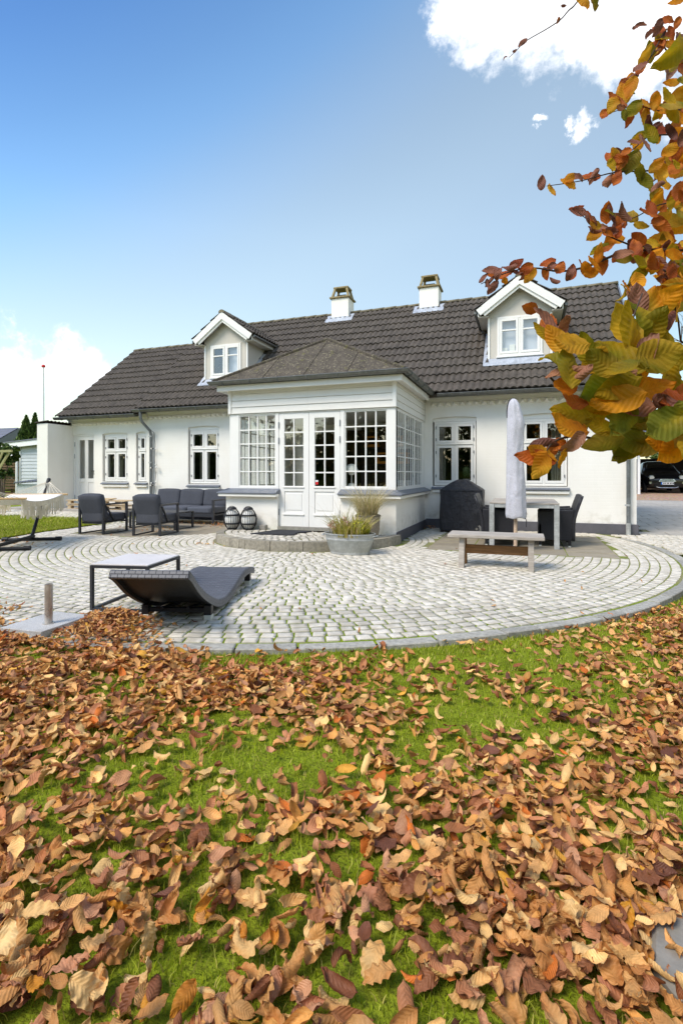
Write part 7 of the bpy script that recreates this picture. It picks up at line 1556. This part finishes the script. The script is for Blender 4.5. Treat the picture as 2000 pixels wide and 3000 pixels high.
for (br, sm), (pp, tf) in zip(ups, UP):
    st = 12 if tf is not None else 0
    for i in range(st, len(sm)):
        p = sm[i]; px_, py_ = proj(p.x, p.y, p.z); dep = depth_of(p.x, p.y)
        for k in range(q.choice([1, 1, 2, 2])):
            right = max(0, min(1, (px_ - 1550) / 400)); wl = COLW if right > .55 else ['brown'] * 5 + ['rust'] * 5 + ['orange'] * 2
            put_leaf(px_ + q.gauss(0, 14), py_ + q.gauss(0, 14), q.uniform(62, 105) * (.8 + .35 * right), q.choice([150, 200, 230, 260, 300, 40, 100]) + q.gauss(0, 20), q.choice(wl), dep * q.uniform(.97, 1.03), br, q)
# fill towards the right edge
for k in range(86):
    py_ = q.uniform(230, 940); px_ = q.uniform(1900 + 50 * abs(py_ - 600) / 300, 2080); dep = q.uniform(1.5, 2.1)
    put_leaf(px_, py_, q.uniform(70, 120), q.uniform(0, 360), q.choice(COLW + ['orange', 'olive', 'orange']), dep, ups[q.randrange(len(ups))][0], q)
# twig with two hanging leaves at the top of the picture
brT, smT = branch([(1900, -260, 1.9), (1780, -120, 1.75), (1690, 5, 1.7), (1665, 30, 1.7), (1640, 58, 1.7), (1600, 85, 1.7), (1540, 120, 1.7), (1510, 150, 1.7), (1490, 168, 1.7)], .004, .0008, .8)
for a in ((1535, -55, 130, -95, 'olive', .95, brT), (1740, -70, 150, -95, 'olive', .9, brT), (1700, -10, 110, -75, 'orange', .92, brT), (1650, 20, 40, 190, 'brown', 1.7, brT), (1636, 55, 28, 250, 'rust', 1.7, brT), (1535, 120, 50, 225, 'brown', 1.7, brT), (1508, 152, 46, 245, 'brown', 1.7, brT), (1480, 168, 24, 190, 'brown', 1.7, brT), (1990, 0, 70, 190, 'orange', 1.6, brT), (1985, 60, 60, 250, 'rust', 1.8, brT), (1960, 60, 70, 170, 'rust', 1.9, brT), (1930, 70, 80, 240, 'brown', 1.9, brT), (1880, 75, 60, 180, 'brown', 1.9, brT), (1970, 170, 110, 250, 'olive', 1.3, brT), (1990, 130, 200, 240, 'olive', 1.2, brT), (1990, 110, 120, 230, 'brown', 1.3, brT)): put_leaf(*a)
# leaves on the stretches of branch outside the picture
brs = [(b_, s_) for b_, s_ in ups] + [(brT, smT), (brA, smA), (brD, smD)]
for b_, s_ in brs:
    for i in range(3, min(len(s_), 18)):
        p = s_[i]
        if in_frame(p.x, p.y, p.z, 140): continue
        for k in range(4): 
            dv = Vector((q.gauss(0, 1), q.gauss(0, 1), q.gauss(-.4, .6))).normalized(); hang_leaf(p + Vector((q.gauss(0, .05), q.gauss(0, .05), q.gauss(0, .05))), q.uniform(.05, .09), q.choice(COLW), dv, Vector((q.gauss(0, 1), q.gauss(0, 1), 1)), b_)
# the 300 leaves that show largest are pieces of their branch, the rest one part
def lkey(a):
    c = a[1].translation; d_ = max(.3, depth_of(c.x, c.y)); return (0 if in_frame(c.x, c.y, c.z, 60) else 1, -a[3] / d_)
LEAFQ.sort(key=lkey)
for me, mt, pa, L_ in LEAFQ[:300]:
    o = link('leaf', me, pa); mt = mt.copy(); mt.translation = mt.translation - root_loc(pa); o.matrix_local = mt
V = []; Fc = []; UVs = []; MI = []; k0 = 0; mats_ = ['lf_green', 'lf_olive', 'lf_orange', 'lf_rust', 'lf_brown']
for me, mt, pa, L_ in LEAFQ[300:]:
    n_ = len(me.vertices); co = np.empty(n_ * 3, np.float32); me.vertices.foreach_get('co', co); co = co.reshape(-1, 3) @ np.array(mt.to_3x3()).T + np.array(mt.translation - root_loc(tree)); fi = np.empty(len(me.loops), np.int32); me.loops.foreach_get('vertex_index', fi); fi = fi.reshape(-1, 4)
    uvb = np.empty(len(me.loops) * 2, np.float32); me.uv_layers[0].data.foreach_get('uv', uvb); uv_ = np.zeros((n_, 2), np.float32); uv_[fi.ravel()] = uvb.reshape(-1, 2); V.append(co); UVs.append(uv_); Fc.append(fi + k0); k0 += n_; MI.append(np.full(len(fi), mats_.index([m_ for m_ in mats_ if M[m_] == me.materials[0]][0]), np.int32))
me = np_mesh('leaves', np.vstack(V), np.vstack(Fc), mats_[0], uvs=np.vstack(UVs), smooth=True)
for m_ in mats_[1:]: me.materials.append(M[m_])
me.polygons.foreach_set('material_index', np.concatenate(MI)); stuff('leaves', me, parent=tree)
# more of the crown, out of the picture above and beside the camera (seen in the window panes)
def leaf_cloud(n, cen, rad, size, cols, seed, hollow=.45, flat=False):
    g = np.random.default_rng(seed); d = g.normal(size=(n, 3)); d /= np.linalg.norm(d, axis=1)[:, None]
    cl = g.normal(size=(max(6, n // 90), 3)); cl /= np.linalg.norm(cl, axis=1)[:, None]; cl *= g.uniform(.35, 1, (len(cl), 1)); c = cl[g.integers(len(cl), size=n)] + d * g.uniform(.02, .26, (n, 1)); c = np.array(cen) + c * np.array(rad)
    a = g.normal(size=(n, 3)); a /= np.linalg.norm(a, axis=1)[:, None]; b = np.cross(a, g.normal(size=(n, 3))); b /= np.linalg.norm(b, axis=1)[:, None]; sz = size * g.uniform(.6, 1.4, (n, 1))
    V = np.stack([c - a * sz, c - b * sz * .55, c + a * sz, c + b * sz * .55], 1).reshape(-1, 3); C_ = np.array([x_[:3] for x_ in cols])[g.integers(len(cols), size=n)] * g.uniform(.6, 1.25, (n, 1)); uv = np.tile(np.array([(0, .5), (.5, 0), (1, .5), (.5, 1)]), (n, 1))
    return V, np.arange(4 * n).reshape(n, 4), np.repeat(C_, 4, 0), uv
def cloud_part(name, parent, n, cen, rad, size, cols, seed, mat='hedge', kind=True):
    V, Fq, C_, uv = leaf_cloud(n, cen, rad, size, cols, seed); V = V - np.array(root_loc(parent)) ; o = link(name, np_mesh(name, V, Fq, mat, uvs=uv, cols=C_), parent); 
    if kind: o['kind'] = 'stuff'
    return o
AUT = [S(178, 110, 40), S(150, 90, 50), S(190, 150, 40), S(130, 120, 40)]
cloud_part('crown', tree, 4200, (3.6, -.6, 4.9), (2.2, 2.2, 1.7), .05, AUT, 61)
for k, (dx, dy, dz, f) in enumerate(((1.2, -1.0, 1.0, .7), (-.8, -1.6, 1.1, .8), (1.5, .4, .8, .85), (-.3, .3, 1.4, .95))): b = tr0 + (ttop - tr0) * f; P('limb', MB().tube([b, b + Vector((dx * .5, dy * .5, dz * .7)), b + Vector((dx, dy, dz))], [.05, .035, .012], 8), 'bark', tree, False, smooth=True)
# ------------------------------------------------------------------ other trees and shrubs
EVG = [S(62, 84, 34), S(84, 106, 44), S(48, 68, 28), S(104, 124, 58)]
def conifer(px, pyt, pyb, dep, wpx, label, seed):
    b = PD(px, pyb, dep); tp = PD(px, pyt, dep); h = tp.z - .3; t = thing('conifer', (b.x, b.y, .3), label, 'tree', 'thuja trees behind the shed'); rw = wpx * dep / F / 2
    g = np.random.default_rng(seed); n = 5200; f = g.uniform(0, 1, n) ** .8; a = g.uniform(0, 2 * PI, n); rr_ = rw * (1 - f) ** 1.0 * g.uniform(.55, 1.08, n) * (1 + .15 * np.sin(a * 5 + f * 20)); c = np.stack([rr_ * np.cos(a), rr_ * np.sin(a), f * h], -1)
    up = np.stack([np.cos(a) * .35, np.sin(a) * .35, np.ones(n)], -1) + g.normal(0, .25, (n, 3)); up /= np.linalg.norm(up, axis=1)[:, None]; sd_ = np.cross(up, g.normal(size=(n, 3))); sd_ /= np.linalg.norm(sd_, axis=1)[:, None]; sz = (.10 * g.uniform(.6, 1.4, n))[:, None]
    V = np.stack([c - up * sz, c - sd_ * sz * .4, c + up * sz, c + sd_ * sz * .4], 1).reshape(-1, 3); C_ = np.array([x_[:3] for x_ in EVG])[g.integers(4, size=n)] * g.uniform(.7, 1.25, (n, 1)); uv = np.tile(np.array([(0, .5), (.5, 0), (1, .5), (.5, 1)]), (n, 1))
    o = link('crown', np_mesh('crown', V, np.arange(4 * n).reshape(n, 4), 'hedge', uvs=uv, cols=np.repeat(C_, 4, 0)), t); o['kind'] = 'stuff'; P('trunk', MB().tube([(0, 0, -.3), (0, 0, h * .9)], [.09, .02], 8), 'bark', t)
conifer(78, 1220, 1330, 26, 150, 'slim dark green thuja, the left of two behind the grey shed', 71); conifer(104, 1213, 1330, 26.5, 120, 'slim dark green thuja, the right of two behind the grey shed', 72)
def bush(px, py, dep, rpx, rpy, n, label, seed, cols=EVG, size=.05, name='shrub', zg=.0, grp=None):
    c = PD(px, py, dep); t = thing(name, (c.x, c.y, zg), label, 'shrub' if name == 'shrub' else 'tree', grp); rx_, rz_ = rpx * dep / F, rpy * dep / F
    cloud_part('foliage', t, n, (c.x, c.y, c.z), (rx_, rx_, rz_), size, cols, seed); q_ = random.Random(seed)
    for k in range(4): P('stem', MB().tube([(0, 0, -.1), (q_.gauss(0, .1), q_.gauss(0, .1), (c.z - zg) * .5), (q_.gauss(0, rx_ * .35), q_.gauss(0, rx_ * .35), c.z - zg + rz_ * .3)], [.03, .022, .008], 6), 'bark', t)
bush(10, 1345, 15.5, 42, 52, 2600, 'glossy green shrub at the left edge under the timber frame', 81, size=.07)
bush(-70, 1340, 17, 50, 60, 1800, 'dark green shrub left of the picture edge behind the timber frame', 82, size=.07)
bush(40, 1350, 21, 30, 40, 1800, 'dark shrub between the slat fence and the grey shed', 83, size=.08)
for k in range(3): bush(1905 + 75 * k, 1352, 34.5, 52, 50, 2200, ['dark evergreen bush behind the carport, left of the car', 'dark evergreen bush directly behind the black car', 'dark evergreen bush behind the car, at the right edge'][k], 90 + k, size=.11, zg=.4)
# bare tree far right
def bare_tree(px, pyb, dep, h, label, seed):
    b = PD(px, pyb, dep); b.z = .3; t = thing('bare_tree', b.to_tuple(), label, 'tree'); q_ = random.Random(seed); parts = {0: MB(), 1: MB()}
    def grow(p, d_, ln, r_, lv):
        n_ = 4; pts = [p]; dd_ = d_.copy()
        for i in range(n_): dd_ = (dd_ + Vector((q_.gauss(0, .16), q_.gauss(0, .16), q_.gauss(.04, .1)))).normalized(); pts.append(pts[-1] + dd_ * ln / n_)
        parts[0 if lv < 2 else 1].tube(pts, [r_ * (1 - .5 * i / n_) for i in range(n_ + 1)], 6 if lv < 2 else 3, caps=False)
        if lv >= 5: return
        for k in range(3 if lv < 4 else 2):
            i = q_.choice([2, 3, 4]); nd = (dd_ + Vector((q_.gauss(0, .75), q_.gauss(0, .75), q_.gauss(.1, .4)))).normalized(); grow(pts[i], nd, ln * q_.uniform(.55, .8), r_ * .48, lv + 1)
    grow(Vector((0, 0, -.3)), Vector((-.05, 0, 1)), h * .42, .2, 0); P('trunk', parts[0], 'twig', t, smooth=True); P('twigs', parts[1], 'twig', t)
bare_tree(2020, 1440, 30, 11.5, 'leafless tree with fine twigs behind the carport at the right edge', 4)
# garden trees behind the camera, mirrored in the windows
for k, (x_, y_, h_) in enumerate(((-7.5, -9, 7.0), (-1.5, -11.5, 8.0), (5.0, -10, 7.5), (-14, -6, 7.0), (10.5, -7, 7.0))):
    t = thing('garden_tree', (x_, y_, -.08), ['leafy tree at the back of the garden, mirrored in the left panes', 'tall tree behind the camera, mirrored in the door panes', 'tree behind the camera, mirrored in the right panes', 'tree at the far left garden border behind the camera', 'tree at the far right garden border behind the camera'][k], 'tree', 'trees at the back of the garden')
    P('trunk', MB().tube([(0, 0, -.1), (.1, 0, h_ * .35), (0, .1, h_ * .75)], [.22, .16, .05], 10), 'bark', t, smooth=True)
    for j in range(5): a = j * 1.26 + k; P('limb', MB().tube([(.05, 0, h_ * (.3 + .07 * j)), (math.cos(a) * .8, math.sin(a) * .8, h_ * (.45 + .07 * j)), (math.cos(a) * 1.7, math.sin(a) * 1.7, h_ * (.52 + .08 * j))], [.07, .05, .015], 7), 'bark', t, smooth=True)
    V, Fq, C_, uv = leaf_cloud(5200, (0, 0, h_ * .55), (3.2, 2.6, h_ * .45), .17, [S(90, 92, 36), S(130, 104, 40), S(74, 80, 34), S(150, 112, 50)], 120 + k); o = link('crown', np_mesh('crown', V, Fq, 'hedge', uvs=uv, cols=C_), t); o['kind'] = 'stuff'
t = thing('garden_hedge', (-2, -13, -.08), 'long clipped hedge closing the garden behind the camera', 'hedge')
V, Fq, C_, uv = leaf_cloud(14000, (-2, 0, 2.2), (18, .8, 2.2), .15, EVG, 140); o = link('foliage', np_mesh('foliage', V, Fq, 'hedge', uvs=uv, cols=C_), t); o['kind'] = 'stuff'
P('hedge_core', MB().box(-20, 15, -.3, .3, 0, 1.7), 'soil', t)
t = thing('border_hedge', (-21, -3, -.08), 'tall hedge along the left garden border, mirrored in the left windows', 'hedge')  # added out of view, keeps the bright horizon out of the left panes
V, Fq, C_, uv = leaf_cloud(11000, (0, 0, 2.3), (.9, 11.5, 2.4), .15, EVG, 142); o = link('foliage', np_mesh('foliage', V, Fq, 'hedge', uvs=uv, cols=C_), t); o['kind'] = 'stuff'
P('hedge_core', MB().box(-.3, .3, -11, 11, 0, 2.0), 'soil', t)
t = thing('border_hedge', (9.6, 3, -.08), 'tall hedge along the right garden border, mirrored in the sunroom side panes', 'hedge')  # added out of view to darken the sunroom side panes
V, Fq, C_, uv = leaf_cloud(9000, (0, 0, 1.7), (.8, 10.5, 1.8), .13, EVG, 141); o = link('foliage', np_mesh('foliage', V, Fq, 'hedge', uvs=uv, cols=C_), t); o['kind'] = 'stuff'
P('hedge_core', MB().box(-.3, .3, -10, 10, 0, 2.9), 'soil', t)
print('stones', len(stones), 'tiles', len(all_tiles), 'tree leaves', leaf_count[0], 'litter', len(rest_i), 'objects', len(bpy.data.objects))
